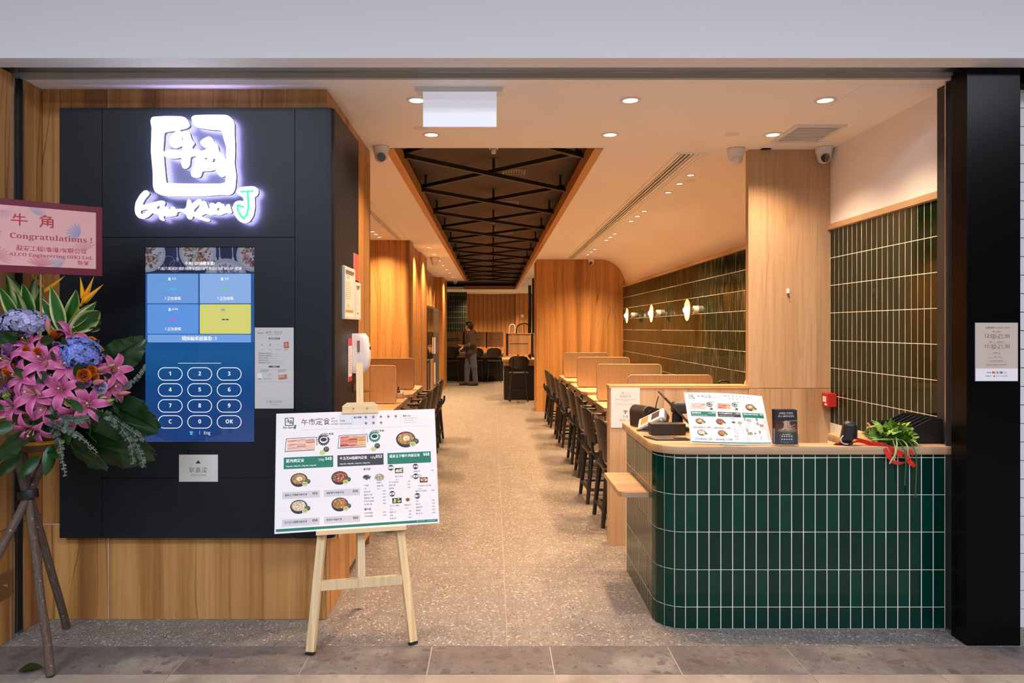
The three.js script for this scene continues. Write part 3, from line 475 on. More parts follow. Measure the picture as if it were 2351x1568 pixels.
[[-0.72, 24.6], [0.25, 24.9], [0.8, 24.6], [2.4, 24.9]].forEach(([x, d], i) => downlight(`small downlight washing the far slatted wall, ${ORD[i]} from the left`, x, d, 0.04, WARM, FAR_POWER * 0.9, 'downlights at the far wall'));

function sconce(label, d) {
  const o = thing('wall_sconce', label, 'wall lamp', [XR, 1.76, -d], -Math.PI / 2, 'dish sconces on the dining wall');
  mesh(o, 'wall_plate', new THREE.CylinderGeometry(0.05, 0.052, 0.055, 24).rotateX(Math.PI / 2).translate(0, 0, 0.022), M.white);
  mesh(o, 'neck', new THREE.CylinderGeometry(0.018, 0.018, 0.06, 12).rotateX(Math.PI / 2).translate(0, 0, 0.07), M.gold);
  mesh(o, 'dish', lathe([[0.001, 0.084], [0.06, 0.086], [0.105, 0.1], [0.126, 0.122], [0.128, 0.124], [0.124, 0.126], [0.1, 0.106], [0.06, 0.091], [0.001, 0.089]], 36).rotateX(Math.PI / 2), std([0.62, 0.5, 0.3], 0.5));
  mesh(o, 'globe', new THREE.SphereGeometry(0.048, 20, 14).translate(0, 0, 0.125), glow([1, 0.80, 0.5], 2.5));
  const l = new THREE.PointLight(WARM, SCONCE_POWER, 0, 2); l.position.set(0, 0, 0.125); l.castShadow = true; l.shadow.radius = 2; l.name = 'sconce_glow'; o.add(l);
}
['nearest the oak pillar', 'in the middle of the three', 'farthest, beside the teak end wall'].forEach((w, i) => sconce(`round dish wall sconce with a glowing globe, ${w}`, [8.28, 10.15, 12.0][i]));

{ // black cross bracing in the well
  const o = thing('ceiling_bracing', 'black steel cross bracing hung inside the dark ceiling well', 'bracing', [0, 0, 0]);
  const y = 2.905, P = 1.36;
  for (let k = 0; k < 12; k++) {
    const d0 = 4.2 + k * P, a = Math.max(d0, 5.0);
    const xa = -0.69 + 1.38 * (a - d0) / P;
    mesh(o, 'brace_bar', bar([xa, y, -a], [0.7, y, -(d0 + P)], 0.034, 0.034), M.black);
    mesh(o, 'brace_bar', bar([-xa, y + 0.03, -a], [-0.69, y + 0.03, -(d0 + P)], 0.034, 0.034), M.black);
    const c = d0 + P / 2 + 0.01;
    if (c > 5) mesh(o, 'centre_hanger', [limb([0.005, y, -c], [0.005, 3.05, -c], 0.012, 0.012, 8), new THREE.CylinderGeometry(0.03, 0.03, 0.03, 10).translate(0.005, y + 0.03, -c), new THREE.CylinderGeometry(0.035, 0.035, 0.005, 10).translate(0.005, 3.047, -c)], M.black);
    for (const s of [-1, 1]) if (d0 + P > 5) mesh(o, 'side_hanger', limb([s * 0.66, y, -(d0 + P)], [s * 0.66, 3.05, -(d0 + P)], 0.011, 0.011, 8), M.black);
  }
}
function wellGrille(label, d) {
  const o = thing('well_grille', label, 'air grille', [0.2, 3.05, -d], 0, 'air grilles in the ceiling well');
  mesh(o, 'grille_frame', [box(0.2, 0.012, 0.014, 0, -0.006, 0.105), box(0.2, 0.012, 0.014, 0, -0.006, -0.105), box(0.014, 0.012, 0.22, -0.1, -0.006, 0), box(0.014, 0.012, 0.22, 0.1, -0.006, 0)], std([0.34, 0.27, 0.21], 0.7));
  for (let i = 0; i < 7; i++) mesh(o, 'slat', box(0.008, 0.01, 0.2, -0.075 + i * 0.025, -0.005, 0), std([0.34, 0.27, 0.21], 0.7));
  mesh(o, 'dark_opening', box(0.19, 0.002, 0.2, 0, -0.001, 0), M.black);
}
['nearest the entrance', 'second from the entrance', 'third from the entrance', 'deepest in the well'].forEach((w, i) => wellGrille(`slatted air grille in the dark ceiling well, ${w}`, [6.75, 8.4, 11.1, 14.6][i]));
function sprinkler(label, d) {
  const o = thing('fire_sprinkler', label, 'sprinkler', [0.005, 3.05, -d], 0, 'sprinkler heads in the ceiling well');
  mesh(o, 'mount', rbox(0.075, 0.03, 0.075, 0.004, 0, -0.015, 0, 1), M.white); mesh(o, 'head', lathe([[0.001, -0.075], [0.018, -0.072], [0.02, -0.05], [0.028, -0.03], [0.001, -0.03]], 16), M.white);
}
['nearest the entrance', 'midway along the aisle', 'far along the aisle'].forEach((w, i) => sprinkler(`white sprinkler head in the dark ceiling well, ${w}`, [5.78, 9.6, 15.2][i]));

function linearGrille(label, x, d0, d1, w) {
  const o = thing('linear_grille', label, 'air grille', [x, CEIL, -(d0 + d1) / 2]), L = d1 - d0;
  mesh(o, 'grille_back', box(w, 0.004, L, 0, -0.002, 0), M.black);
  for (let i = 0; i <= 6; i++) mesh(o, 'slat', box(i === 0 || i === 6 ? 0.03 : i > 3 ? 0.026 : 0.012, 0.014, L, -w / 2 + w * i / 6, -0.006, 0), M.plaster);
  mesh(o, 'end_cap', [box(w + 0.03, 0.014, 0.012, 0, -0.006, L / 2), box(w + 0.03, 0.014, 0.012, 0, -0.006, -L / 2)], M.plaster);
}
linearGrille('long white linear air grille in the right-hand dining ceiling', 1.44, 5.1, 12.9, 0.19);
linearGrille('white linear air grille above the left-hand tables', -1.31, 5.3, 10.1, 0.16);
{
  const o = thing('ceiling_vent', 'square white louvred vent in the entrance ceiling near the right wall', 'vent', [2.05, CEIL, -4.6]);
  mesh(o, 'vent_frame', extrude((() => { const s = roundRect(0.32, 0.40, 0.004); s.holes.push(roundRect(0.27, 0.35, 0.002, -0.135, -0.175, THREE.Path)); return s; })(), 0.012).rotateX(Math.PI / 2), M.white);
  for (let i = 0; i < 10; i++) mesh(o, 'slat', box(0.27, 0.003, 0.02).rotateX(0.7).translate(0, -0.006, -0.16 + i * 0.0355), M.white);
  mesh(o, 'dark_opening', box(0.27, 0.002, 0.35, 0, 0.004, 0), M.dark);
}
function dome(label, x, d, turn, s = 1, face = CEIL) {
  const o = thing('security_camera', label, 'camera', [x, face, -d], turn);
  o.scale.setScalar(s);
  mesh(o, 'mount', lathe([[0.001, 0], [0.058, 0], [0.06, -0.006], [0.052, -0.045], [0.047, -0.06], [0.001, -0.06]], 28), M.white);
  mesh(o, 'turret', new THREE.SphereGeometry(0.046, 24, 16).translate(0, -0.068, 0.006), M.white);
  mesh(o, 'lens', [new THREE.CylinderGeometry(0.029, 0.031, 0.016, 20).rotateX(Math.PI / 2 + 0.5).translate(0, -0.083, 0.045)], phys([0.01, 0.01, 0.012], 0.1, { clearcoat: 1 }));
}
dome('white turret security camera under the ceiling beside the teak pier', -0.785, 4.95, 0.2);
dome('white turret security camera on the ceiling in front of the oak pillar', 2.33, 4.97, -0.2);
dome('small white turret camera at the top of the teak end wall', 1.80, 12.95, -0.3);
dome('small white turret camera where the left ceiling ends at the far green tiles', -1.0, 18.6, 0.1);
function emergencyLight(label, x, d, s) {
  const o = thing('emergency_light', label, 'emergency light', [x, CEIL, -d]); o.scale.setScalar(s);
  mesh(o, 'base', lathe([[0.001, 0], [0.062, 0], [0.064, -0.01], [0.056, -0.055], [0.05, -0.075], [0.001, -0.075]], 28), M.white);
  mesh(o, 'cover', new THREE.SphereGeometry(0.044, 20, 14).scale(1, 0.9, 1).translate(0, -0.078, 0.012), std([0.7, 0.68, 0.66], 0.35));
}
emergencyLight('white round emergency lamp under the ceiling left of the oak pillar', 1.72, 5.0, 1);
emergencyLight('white round emergency lamp on the left ceiling along the piers', -1.05, 12.7, 1.3);
function detector(label, x, d) { const o = thing('smoke_detector', label, 'detector', [x, CEIL, -d], 0); mesh(o, 'cover_plate', lathe([[0.001, -0.006], [0.042, -0.005], [0.046, 0]], 24), M.white); mesh(o, 'rim', new THREE.TorusGeometry(0.046, 0.002, 6, 28).rotateX(Math.PI / 2), M.lampRing); }
detector('flat round white ceiling cap left of the access hatch', -0.46, 4.49); detector('flat round white ceiling cap right of the aisle above the emergency lamp', 1.565, 4.62); detector('flat round ceiling cap among the right dining downlights', 1.70, 6.08);
{ // exit sign seen from its blank back
  const o = thing('hanging_sign', 'blank white illuminated panel hanging under the entrance ceiling', 'sign', [-0.175, CEIL, -3.75]);
  mesh(o, 'mount', rbox(0.455, 0.03, 0.07, 0.004, 0, -0.012, 0, 1), M.white);
  mesh(o, 'rod', [limb([-0.2, 0, 0], [-0.2, -0.04, 0], 0.006, 0.006), limb([0.2, 0, 0], [0.2, -0.04, 0], 0.006, 0.006)], M.white);
  mesh(o, 'panel', rbox(0.388, 0.185, 0.012, 0.003, 0, -0.118, 0.03, 1), phys([0.85, 0.86, 0.9], 0.4, { emissive: new THREE.Color().setRGB(0.82, 0.84, 1), emissiveIntensity: 0.30 }));
}

// ---------------------------------------------------------------- printed things
const INK = '#2b2d33', GREEN = '#0d7a64', GREY = '#d4d2d6', SOFT = '#8c8a8a';
function bowl(g, x, y, r, kind) {
  g.fillStyle = '#26262a'; g.beginPath(); g.ellipse(x, y, r, r * 0.74, 0, 0, 7); g.fill();
  g.beginPath(); g.moveTo(x - r, y); g.bezierCurveTo(x - r * 0.9, y + r * 1.15, x + r * 0.9, y + r * 1.15, x + r, y); g.fill();
  g.fillStyle = '#3a3a3e'; g.beginPath(); g.ellipse(x, y - r * 0.03, r * 0.93, r * 0.66, 0, 0, 7); g.fill();
  const pal = [['#c98a4a', '#a5622c', '#e0b070', '#6e4a2a', '#8aa04c'], ['#b0552a', '#8a3a1c', '#d07a42', '#2e2a22', '#e8e4da'], ['#e8d2ba', '#d8b496', '#f2e8dc', '#b98a60', '#8aa04c'], ['#b8763c', '#8f5526', '#d89a58', '#3f8a3a', '#c8452c', '#efc25a']][kind];
  g.save(); g.beginPath(); g.ellipse(x, y - r * 0.04, r * 0.84, r * 0.58, 0, 0, 7); g.clip(); g.fillStyle = pal[0]; g.fillRect(x - r, y - r, 2 * r, 2 * r);
  for (let i = 0; i < 150; i++) { g.fillStyle = pal[rnd() * pal.length | 0]; g.beginPath(); g.ellipse(x + rr(-0.85, 0.85) * r, y + rr(-0.62, 0.55) * r, rr(0.04, 0.15) * r, rr(0.02, 0.07) * r, rr(0, 3), 0, 7); g.fill(); }
  g.restore();
  if (kind === 0) { g.fillStyle = '#f6efe2'; g.beginPath(); g.ellipse(x + r * 0.06, y - r * 0.06, r * 0.34, r * 0.24, 0, 0, 7); g.fill(); g.fillStyle = '#f2b878'; g.beginPath(); g.ellipse(x + r * 0.1, y - r * 0.02, r * 0.17, r * 0.12, 0, 0, 7); g.fill(); }
  for (const [dx, dy, c, c2] of [[1.02, 0.28, '#2d2f2c', '#5d7044'], [0.72, 0.58, '#d8dcb4', '#a9bd62']]) { g.fillStyle = c; g.beginPath(); g.ellipse(x + r * dx, y + r * dy, r * 0.33, r * 0.28, 0, 0, 7); g.fill(); g.fillStyle = c2; g.beginPath(); g.ellipse(x + r * dx, y + r * (dy - 0.04), r * 0.24, r * 0.16, 0, 0, 7); g.fill(); }
}
function tray(g, x, y, w, h, pal) {
  g.fillStyle = '#33343a'; g.beginPath(); g.moveTo(x + w * 0.04, y); g.lineTo(x + w, y - h * 0.04); g.lineTo(x + w * 1.03, y + h * 0.96); g.lineTo(x, y + h); g.closePath(); g.fill();
  g.fillStyle = '#f4efec'; g.beginPath(); g.moveTo(x + w * 0.055, y + h * 0.04); g.lineTo(x + w * 0.985, y); g.lineTo(x + w * 1.01, y + h * 0.91); g.lineTo(x + w * 0.02, y + h * 0.95); g.closePath(); g.fill();
  for (let c = 0; c < 3; c++) for (let i = 0; i < 15; i++) for (let k = 0; k < 3; k++) { g.strokeStyle = pal[c === 2 && pal.length > 5 ? 5 + (rnd() * 3 | 0) : rnd() * 5 | 0]; g.lineWidth = h * rr(0.02, 0.055); g.beginPath(); const yy = y + h * (0.12 + i * 0.053), xx = x + w * (0.09 + c * 0.29); g.moveTo(xx, yy + rr(-2, 3)); g.quadraticCurveTo(xx + w * 0.14, yy - h * rr(-0.03, 0.06), xx + w * 0.27, yy - h * 0.02 + rr(-2, 3)); g.stroke(); }
}
function burst(g, x, y, r, col) {
  g.fillStyle = col; g.beginPath(); for (let i = 0; i < 36; i++) { const a = i / 36 * 6.283, R = i % 2 ? r * 0.8 : r; g.lineTo(x + R * Math.cos(a), y + R * Math.sin(a)); } g.fill();
  g.fillStyle = '#f1eeee'; g.beginPath(); g.ellipse(x, y + r * 0.05, r * 0.62, r * 0.5, 0, 0, 7); g.fill(); g.fillStyle = '#2c2c30'; g.beginPath(); g.ellipse(x, y, r * 0.47, r * 0.3, 0, 0, 7); g.fill();
  for (let i = 0; i < 30; i++) { g.fillStyle = '#55565c'; g.fillRect(x + rr(-0.4, 0.4) * r, y + rr(-0.24, 0.2) * r, 3, 2); }
  write(g, '升級牛角飯', x - r * 0.35, y - r * 1.02, r * 0.36, { bold: 1, color: '#ffffff', weight: 0.3 }); write(g, '升級牛角飯', x - r * 0.35, y - r * 1.02, r * 0.36, { bold: 1, color: INK, weight: 0.11 });
  write(g, '+$8', x + r * 0.3, y - r * 0.6, r * 0.4, { bold: 1, color: '#ffffff' });
}
function menu(g, W, H) {
  const X = (u) => u * W, Y = (v) => v * H, S = W / 2048;
  g.fillStyle = '#f3f0f2'; g.fillRect(0, 0, W, H); g.fillStyle = GREEN; g.fillRect(0.006 * W, 0.966 * H, 0.985 * W, 0.022 * H);
  drawLogo(g, X(0.036), Y(0.028), 175 * S, INK, '#14604f');
  write(g, '午市定食', X(0.15), Y(0.048), 86 * S, { color: INK, weight: 0.085 });
  ['包括:', '是日前菜，味噌湯，', '及珍珠飯 (100g/200g/300g)'].forEach((t, i) => write(g, t, X(0.334), Y(0.046 + i * 0.025), 21 * S, { color: INK }));
  g.strokeStyle = '#9a989c'; g.lineWidth = 2 * S; for (const u of [0.466, 0.775]) { g.beginPath(); g.moveTo(X(u), Y(0.04)); g.lineTo(X(u), Y(0.125)); g.stroke(); }
  g.beginPath(); g.moveTo(X(0.15), Y(0.148)); g.lineTo(X(0.965), Y(0.148)); g.stroke();
  write(g, '醬汁選擇', X(0.476), Y(0.043), 24 * S, { bold: 1, color: INK }); write(g, '燒肉 Tips:', X(0.79), Y(0.043), 24 * S, { bold: 1, color: INK });
  [0, 1, 2].forEach((i) => write(g, ['牛角飯味噌湯選擇牛油玉子汁一', '辣汁燒肉味珍珠菜沙', '香味用心行至用食牛角汁味'][i], X(0.797), Y(0.068 + i * 0.02), 14 * S, { color: SOFT }));
  for (let r = 0; r < 2; r++) for (let i = 0; i < (r ? 3 : 5); i++) { const x = X(0.553 + i * 0.048), y = Y(0.05 + r * 0.053); g.fillStyle = '#2a2a2c'; g.beginPath(); g.arc(x, y, 15 * S, 0, 7); g.fill(); g.fillStyle = '#e9e4de'; g.beginPath(); g.arc(x + 3 * S, y - 3 * S, 9 * S, 0, 7); g.fill(); g.fillStyle = '#6a3a22'; g.beginPath(); g.arc(x + 5 * S, y + 2 * S, 6 * S, 0, 7); g.fill(); write(g, ['牛角汁', '辣味汁', '玉子汁', '香燒汁', '白味汁', '海菜', '燒汁', '味噌'][r * 5 + i], x, y + 18 * S, 13 * S, { align: 'center', color: SOFT }); }
  tray(g, X(0.052), Y(0.215), 395 * S, 165 * S, ['#e9b9a2', '#d98d74', '#f3d9c8', '#c9695a', '#f0cbb6']); tray(g, X(0.374), Y(0.205), 380 * S, 165 * S, ['#b53a30', '#d9604a', '#eeb59a', '#9a2a26', '#e08a6a', '#e0a060', '#c9823e', '#efc890']);
  for (const [u, v, c] of [[0.288, 0.236, '#33363c'], [0.606, 0.224, GREEN]]) { burst(g, X(u), Y(v), 82 * S, c); g.fillStyle = '#f7f5f3'; g.beginPath(); g.ellipse(X(u - 0.03), Y(v + 0.078), 52 * S, 46 * S, 0, 0, 7); g.fill(); g.fillStyle = '#2d2f2c'; g.beginPath(); g.ellipse(X(u + 0.016), Y(v + 0.085), 36 * S, 34 * S, 0, 0, 7); g.fill(); g.fillStyle = '#5d7044'; g.beginPath(); g.ellipse(X(u + 0.016), Y(v + 0.08), 26 * S, 18 * S, 0, 0, 7); g.fill(); g.fillStyle = '#c8d08c'; g.beginPath(); g.ellipse(X(u - 0.008), Y(v + 0.112), 36 * S, 30 * S, 0, 0, 7); g.fill(); }
  bowl(g, X(0.805), Y(0.258), 128 * S, 0);
  const bar2 = (u0, v0, u1, v1, c) => { g.fillStyle = c; g.fillRect(X(u0), Y(v0), X(u1 - u0), Y(v1 - v0)); };
  bar2(0.047, 0.377, 0.346, 0.475, GREEN); bar2(0.372, 0.377, 0.660, 0.475, '#37393f'); bar2(0.685, 0.377, 0.964, 0.475, GREEN);
  write(g, '豚肉燒定食', X(0.061), Y(0.392), 42 * S, { bold: 1, color: '#fff' }); write(g, '100g', X(0.254), Y(0.396), 34 * S, { color: '#fff' }); write(g, '$48', X(0.338), Y(0.383), 52 * S, { bold: 1, color: '#fff', align: 'right' });
  write(g, '牛五花&雞腿肉定食', X(0.386), Y(0.392), 38 * S, { bold: 1, color: '#fff' }); write(g, '100g', X(0.575), Y(0.396), 34 * S, { color: '#fff' }); write(g, '$52', X(0.652), Y(0.383), 52 * S, { bold: 1, color: '#fff', align: 'right' });
  write(g, '溫泉玉子辣牛肉飯定食', X(0.697), Y(0.392), 38 * S, { bold: 1, color: '#fff' }); write(g, '$68', X(0.956), Y(0.383), 52 * S, { bold: 1, color: '#fff', align: 'right' });
  write(g, '150g $62 | 200g $76 | 250g $86 | 300g $96', X(0.06), Y(0.446), 19 * S, { color: '#fff', bold: 1 }); write(g, '150g $68 | 200g $82 | 250g $92 | 300g $102', X(0.385), Y(0.446), 19 * S, { color: '#fff', bold: 1 });
  for (const [u, v, k, t, p] of [[0.139, 0.585, 0, '溫泉玉子辣豚肉飯定食', '$58'], [0.385, 0.585, 1, '豬軟骨牛角飯定食', '$58'], [0.139, 0.808, 2, '白汁芝士雞腿肉飯定食', '$58'], [0.385, 0.808, 3, '野菜牛肉飯定食', '$68']]) {
    bowl(g, X(u), Y(v - 0.018), 104 * S, k); const a = u - 0.098 + (u > 0.2 ? 0.003 : 0), b = a + (u > 0.2 ? 0.218 : 0.222); bar2(a, v + 0.082, b, v + 0.14, GREY);
    write(g, t, X(a + 0.014), Y(v + 0.099), 26 * S, { color: INK, weight: 0.095 }); write(g, p, X(b - 0.012), Y(v + 0.09), 40 * S, { align: 'right', color: INK, bold: 1 });
  }
  const col = (u, v, rows, u2) => rows.forEach(([t, p], i) => { write(g, t, X(u), Y(v + i * 0.0265), 20 * S, { color: INK }); write(g, p, X(u2), Y(v + i * 0.0265), 19 * S, { align: 'right', color: INK, bold: 1 }); });
  write(g, '飯升級', X(0.533), Y(0.497), 28 * S, { bold: 1, color: INK }); write(g, '湯升級', X(0.533), Y(0.837), 28 * S, { bold: 1, color: INK });
  for (const [u, c, c2] of [[0.552, '#f1efee', '#2c2c30'], [0.632, '#9fb3bd', '#d9c55a']]) { g.fillStyle = c; g.beginPath(); g.ellipse(X(u), Y(0.583), 62 * S, 46 * S, 0, 0, 7); g.fill(); for (let i = 0; i < 60; i++) { g.fillStyle = u < 0.6 ? (rnd() < 0.8 ? c2 : '#5a5a60') : ['#d9c55a', '#6f9a3c', '#e6e2d2', '#c4452e'][rnd() * 4 | 0]; g.beginPath(); const a = rr(0, 6.3), q = Math.sqrt(rnd()); g.ellipse(X(u) + Math.cos(a) * q * 50 * S, Y(0.578) + Math.sin(a) * q * 26 * S, 9 * S, 5 * S, a, 0, 7); g.fill(); } }
  col(0.533, 0.64, [['牛角飯', ''], ['+$8', '']], 0.58); col(0.613, 0.622, [['海雞肉', ''], ['田園沙湯', ''], ['+$26', '']], 0.66);
  col(0.533, 0.694, [['珍珠生菜', '+$16'], ['溫泉玉子飯', '+$16'], ['香辣油玉子飯', '+$16'], ['花味牛角菜飯', '+$16'], ['玉子軟牛飯', '+$26']], 0.668); col(0.533, 0.873, [['白味味噌湯', '+$18'], ['辛味味噌湯', '+$18']], 0.668);
  const round = (u, v, t) => { g.fillStyle = '#2b2d31'; g.beginPath(); g.arc(X(u), Y(v), 36 * S, 0, 7); g.fill(); write(g, t, X(u), Y(v) - 16 * S, 32 * S, { bold: 1, align: 'center', color: '#2b2d31', weight: 0.34 }); write(g, t, X(u), Y(v) - 16 * S, 32 * S, { bold: 1, align: 'center', color: '#fff', weight: 0.15 }); };
  round(0.705, 0.505, '燒物'); round(0.862, 0.505, '沙味'); round(0.862, 0.59, '牛角料理'); round(0.709, 0.73, '前菜'); round(0.868, 0.76, '飲品'.replace('飲品', '果汁'));
  const plate = (u, v, c, c2, w = 54) => { g.fillStyle = c; g.fillRect(X(u) - w * S, Y(v) - 32 * S, 2 * w * S, 64 * S); for (let i = 0; i < 14; i++) { g.fillStyle = c2[i % c2.length]; g.beginPath(); g.ellipse(X(u) + rr(-0.7, 0.7) * w * S, Y(v) + rr(-18, 16) * S, 14 * S, 9 * S, 0, 0, 7); g.fill(); } };
  plate(0.756, 0.533, '#2a2a2c', ['#ead9b4', '#f1e6cc', '#d9c493']); plate(0.738, 0.79, '#232325', ['#e9cf52', '#f3e9b0', '#5d7a30'], 60); plate(0.912, 0.625, '#2b2726', ['#e6a27a', '#f0cbb0', '#cf7d52'], 52);
  g.fillStyle = '#f5f3f1'; g.beginPath(); g.ellipse(X(0.806), Y(0.79), 44 * S, 42 * S, 0, 0, 7); g.fill(); g.fillStyle = '#9a4a26'; g.beginPath(); g.ellipse(X(0.806), Y(0.787), 26 * S, 22 * S, 0, 0, 7); g.fill();
  col(0.73, 0.577, [['燒玉子魚片', ''], ['+$12', '']], 0.8); col(0.69, 0.623, [['蜜汁牛油玉米', '+$8'], ['燒珍子豬', '+$12'], ['燒菜館', '+$18']], 0.825); col(0.69, 0.825, [['蜜汁芝士燒肉', ''], ['+$18', ''], ['溫泉玉子', '+$8'], ['辛香', '+$8'], ['麻香生菜', '+$12']], 0.825); col(0.785, 0.825, [['辣油玉子', ''], ['+$18', '']], 0.85);
  col(0.848, 0.54, [['麻香生菜', '+$9']], 0.978); col(0.875, 0.667, [['牛油味太子玉子燒', ''], ['+$18', '']], 0.978); col(0.855, 0.712, [['溫泉玉子花前菜', '+$18']], 0.978); col(0.856, 0.797, [['汽水', '+$12'], ['梳打水', '+$12'], ['香菜檸茶', '+$12'], ['烏龍茶', '+$12'], ['果汁沙冰', '+$16']], 0.978);
  write(g, '圖片只供參考，一切以實物為準', X(0.975), Y(0.969), 16 * S, { align: 'right', color: '#cfe6df' });
}
TEX.menu = canvasTex(2048, 1448, menu);
M.menu = std(0xffffff, 0.55, { map: TEX.menu });

TEX.screen = canvasTex(1000, 1778, (g, W, H) => {
  const gr = g.createLinearGradient(0, 0, 0, H); gr.addColorStop(0, '#27314f'); gr.addColorStop(0.45, '#1d4f96'); gr.addColorStop(0.55, '#1c5a94'); gr.addColorStop(0.7, '#184a88'); gr.addColorStop(1, '#243f7c'); g.fillStyle = gr; g.fillRect(0, 0, W, H);
  g.fillStyle = '#3a3a56'; g.fillRect(0, 0, W, 240); for (let i = 0; i < 40; i++) { g.fillStyle = `rgba(90,110,150,${rr(0.03, 0.12)})`; g.fillRect(rr(0, W), 0, rr(6, 50), 300); }
  const plate = (x, y, r, pal) => { g.fillStyle = '#c9cddb'; g.beginPath(); g.arc(x, y, r, 0, 7); g.fill(); g.fillStyle = '#e3e4ec'; g.beginPath(); g.arc(x, y, r * 0.86, 0, 7); g.fill(); for (let i = 0; i < 130; i++) { const a = rr(0, 6.3), q = Math.sqrt(rnd()) * 0.72; g.fillStyle = pal[rnd() * pal.length | 0]; g.beginPath(); g.ellipse(x + Math.cos(a) * q * r, y + Math.sin(a) * q * r, r * rr(0.04, 0.14), r * rr(0.02, 0.07), a, 0, 7); g.fill(); } };
  g.save(); g.beginPath(); g.rect(0, 0, W, 520); g.clip();
  plate(20, 60, 165, ['#b06a5a', '#4d7a52', '#d9a48c', '#7a3a40']); plate(480, 40, 170, ['#e0bd92', '#cf9a6a', '#b05a58', '#f0e2cc', '#5d7a58']); plate(985, 70, 150, ['#b06a5a', '#d9a48c', '#7a4a50']); plate(740, 300, 200, ['#8a9ac0', '#b06a6a', '#6d82a8']);
  for (const x of [125, 160, 290, 640, 680, 800, 860]) { g.strokeStyle = '#cfd6e8'; g.lineWidth = 9; g.beginPath(); g.moveTo(x, 0); g.lineTo(x + 6, 130); g.stroke(); g.lineWidth = 22; g.beginPath(); g.moveTo(x + 5, 90); g.lineTo(x + 6, 120); g.stroke(); }
  g.strokeStyle = '#9db0d6'; g.lineWidth = 4; for (const [x, y] of [[215, 130], [275, 170]]) { g.beginPath(); g.arc(x, y, 52, 0, 7); g.stroke(); } g.restore();
  g.fillStyle = 'rgba(60,110,190,0.55)'; g.fillRect(0, 230, W, 640);
  g.fillStyle = 'rgba(22,26,56,0.42)'; g.fillRect(0, 0, W, 240); drawLogo(g, 468, 40, 62, '#15151c', '#15151c');
  write(g, '牛角J (啟德體育園)', 500, 128, 32, { align: 'center', color: '#fff', bold: 1 }); write(g, '九龍九龍城啟德啟德體育園啟德零售館2 3樓 M2-301號舖', 500, 176, 30, { align: 'center', color: '#fff', weight: 0.08, gap: 1 });
  const cell = (x, y, w, h, c) => { g.fillStyle = c; g.beginPath(); g.roundRect(x, y, w, h, 8); g.fill(); };
  const person = (x, y) => { g.fillStyle = '#fff'; g.beginPath(); g.arc(x, y, 9, 0, 7); g.fill(); g.beginPath(); g.ellipse(x, y + 18, 15, 9, 0, Math.PI, 0); g.fill(); };
  [[16, 240, '1-2', '#3fd6d0', '#6f9fe2'], [500, 240, '3-5', '#56e06a', '#8fb4ea'], [18, 519, '6-14', '#ff3bd0', '#6299e6'], [500, 519, '', '#3a3f8c', '#d9d878']].forEach(([x, y, t, c, bg], i) => {
    cell(x, y, 470, 270, bg); if (t) { person(x + 205, y + 42); write(g, t, x + 228, y + 32, 26, { color: '#fff', bold: 1 }); write(g, '1 正在等候', x + 235, y + 210, 30, { align: 'center', color: '#fff', bold: 1 }); } else { g.fillStyle = '#9a9ac8'; g.beginPath(); g.moveTo(x + 195, y + 35); g.lineTo(x + 207, y + 48); g.lineTo(x + 213, y + 32); g.lineTo(x + 220, y + 48); g.lineTo(x + 232, y + 35); g.lineTo(x + 228, y + 60); g.lineTo(x + 199, y + 60); g.fill(); write(g, '尚會員'.slice(0, 0), 0, 0, 10); }
    g.fillStyle = c; g.fillRect(x + 205, y + 134, 27, 11); g.fillRect(x + 238, y + 134, 27, 11);
  });
  cell(20, 797, 950, 70, '#7aa6e8'); write(g, '現時輪候總票數: 3', 495, 812, 38, { align: 'center', color: '#fff', bold: 1 });
  g.strokeStyle = '#fff'; g.lineWidth = 4; g.beginPath(); g.moveTo(300, 1058); g.lineTo(695, 1058); g.stroke();
  ['1', '2', '3', '4', '5', '6', '7', '8', '9', 'C', '0', 'OK'].forEach((t, i) => { const x = 228 + (i % 3) * 271, y = 1156 + (i / 3 | 0) * 146; g.lineWidth = 7; g.strokeStyle = '#fff'; g.beginPath(); g.roundRect(x - 110, y - 57, 220, 114, 57); g.stroke(); write(g, t, x, y - 29, 50, { align: 'center', bold: 1, color: '#fff' }); });
  write(g, '繁', 405, 1678, 36, { color: '#53c8ff', bold: 1 }); write(g, '|', 490, 1674, 32, { color: '#fff' }); write(g, 'Eng', 535, 1676, 38, { color: '#fff' });
});
const lines = (g, x, y, w, n, dy, h, c) => { g.fillStyle = c; for (let i = 0; i < n; i++) { let q = x; const end = x + w * rr(0.7, 1); while (q < end) { const l = rr(3, 8); g.fillRect(q, y + i * dy, Math.min(l, end - q), h); q += l + 2; } } };
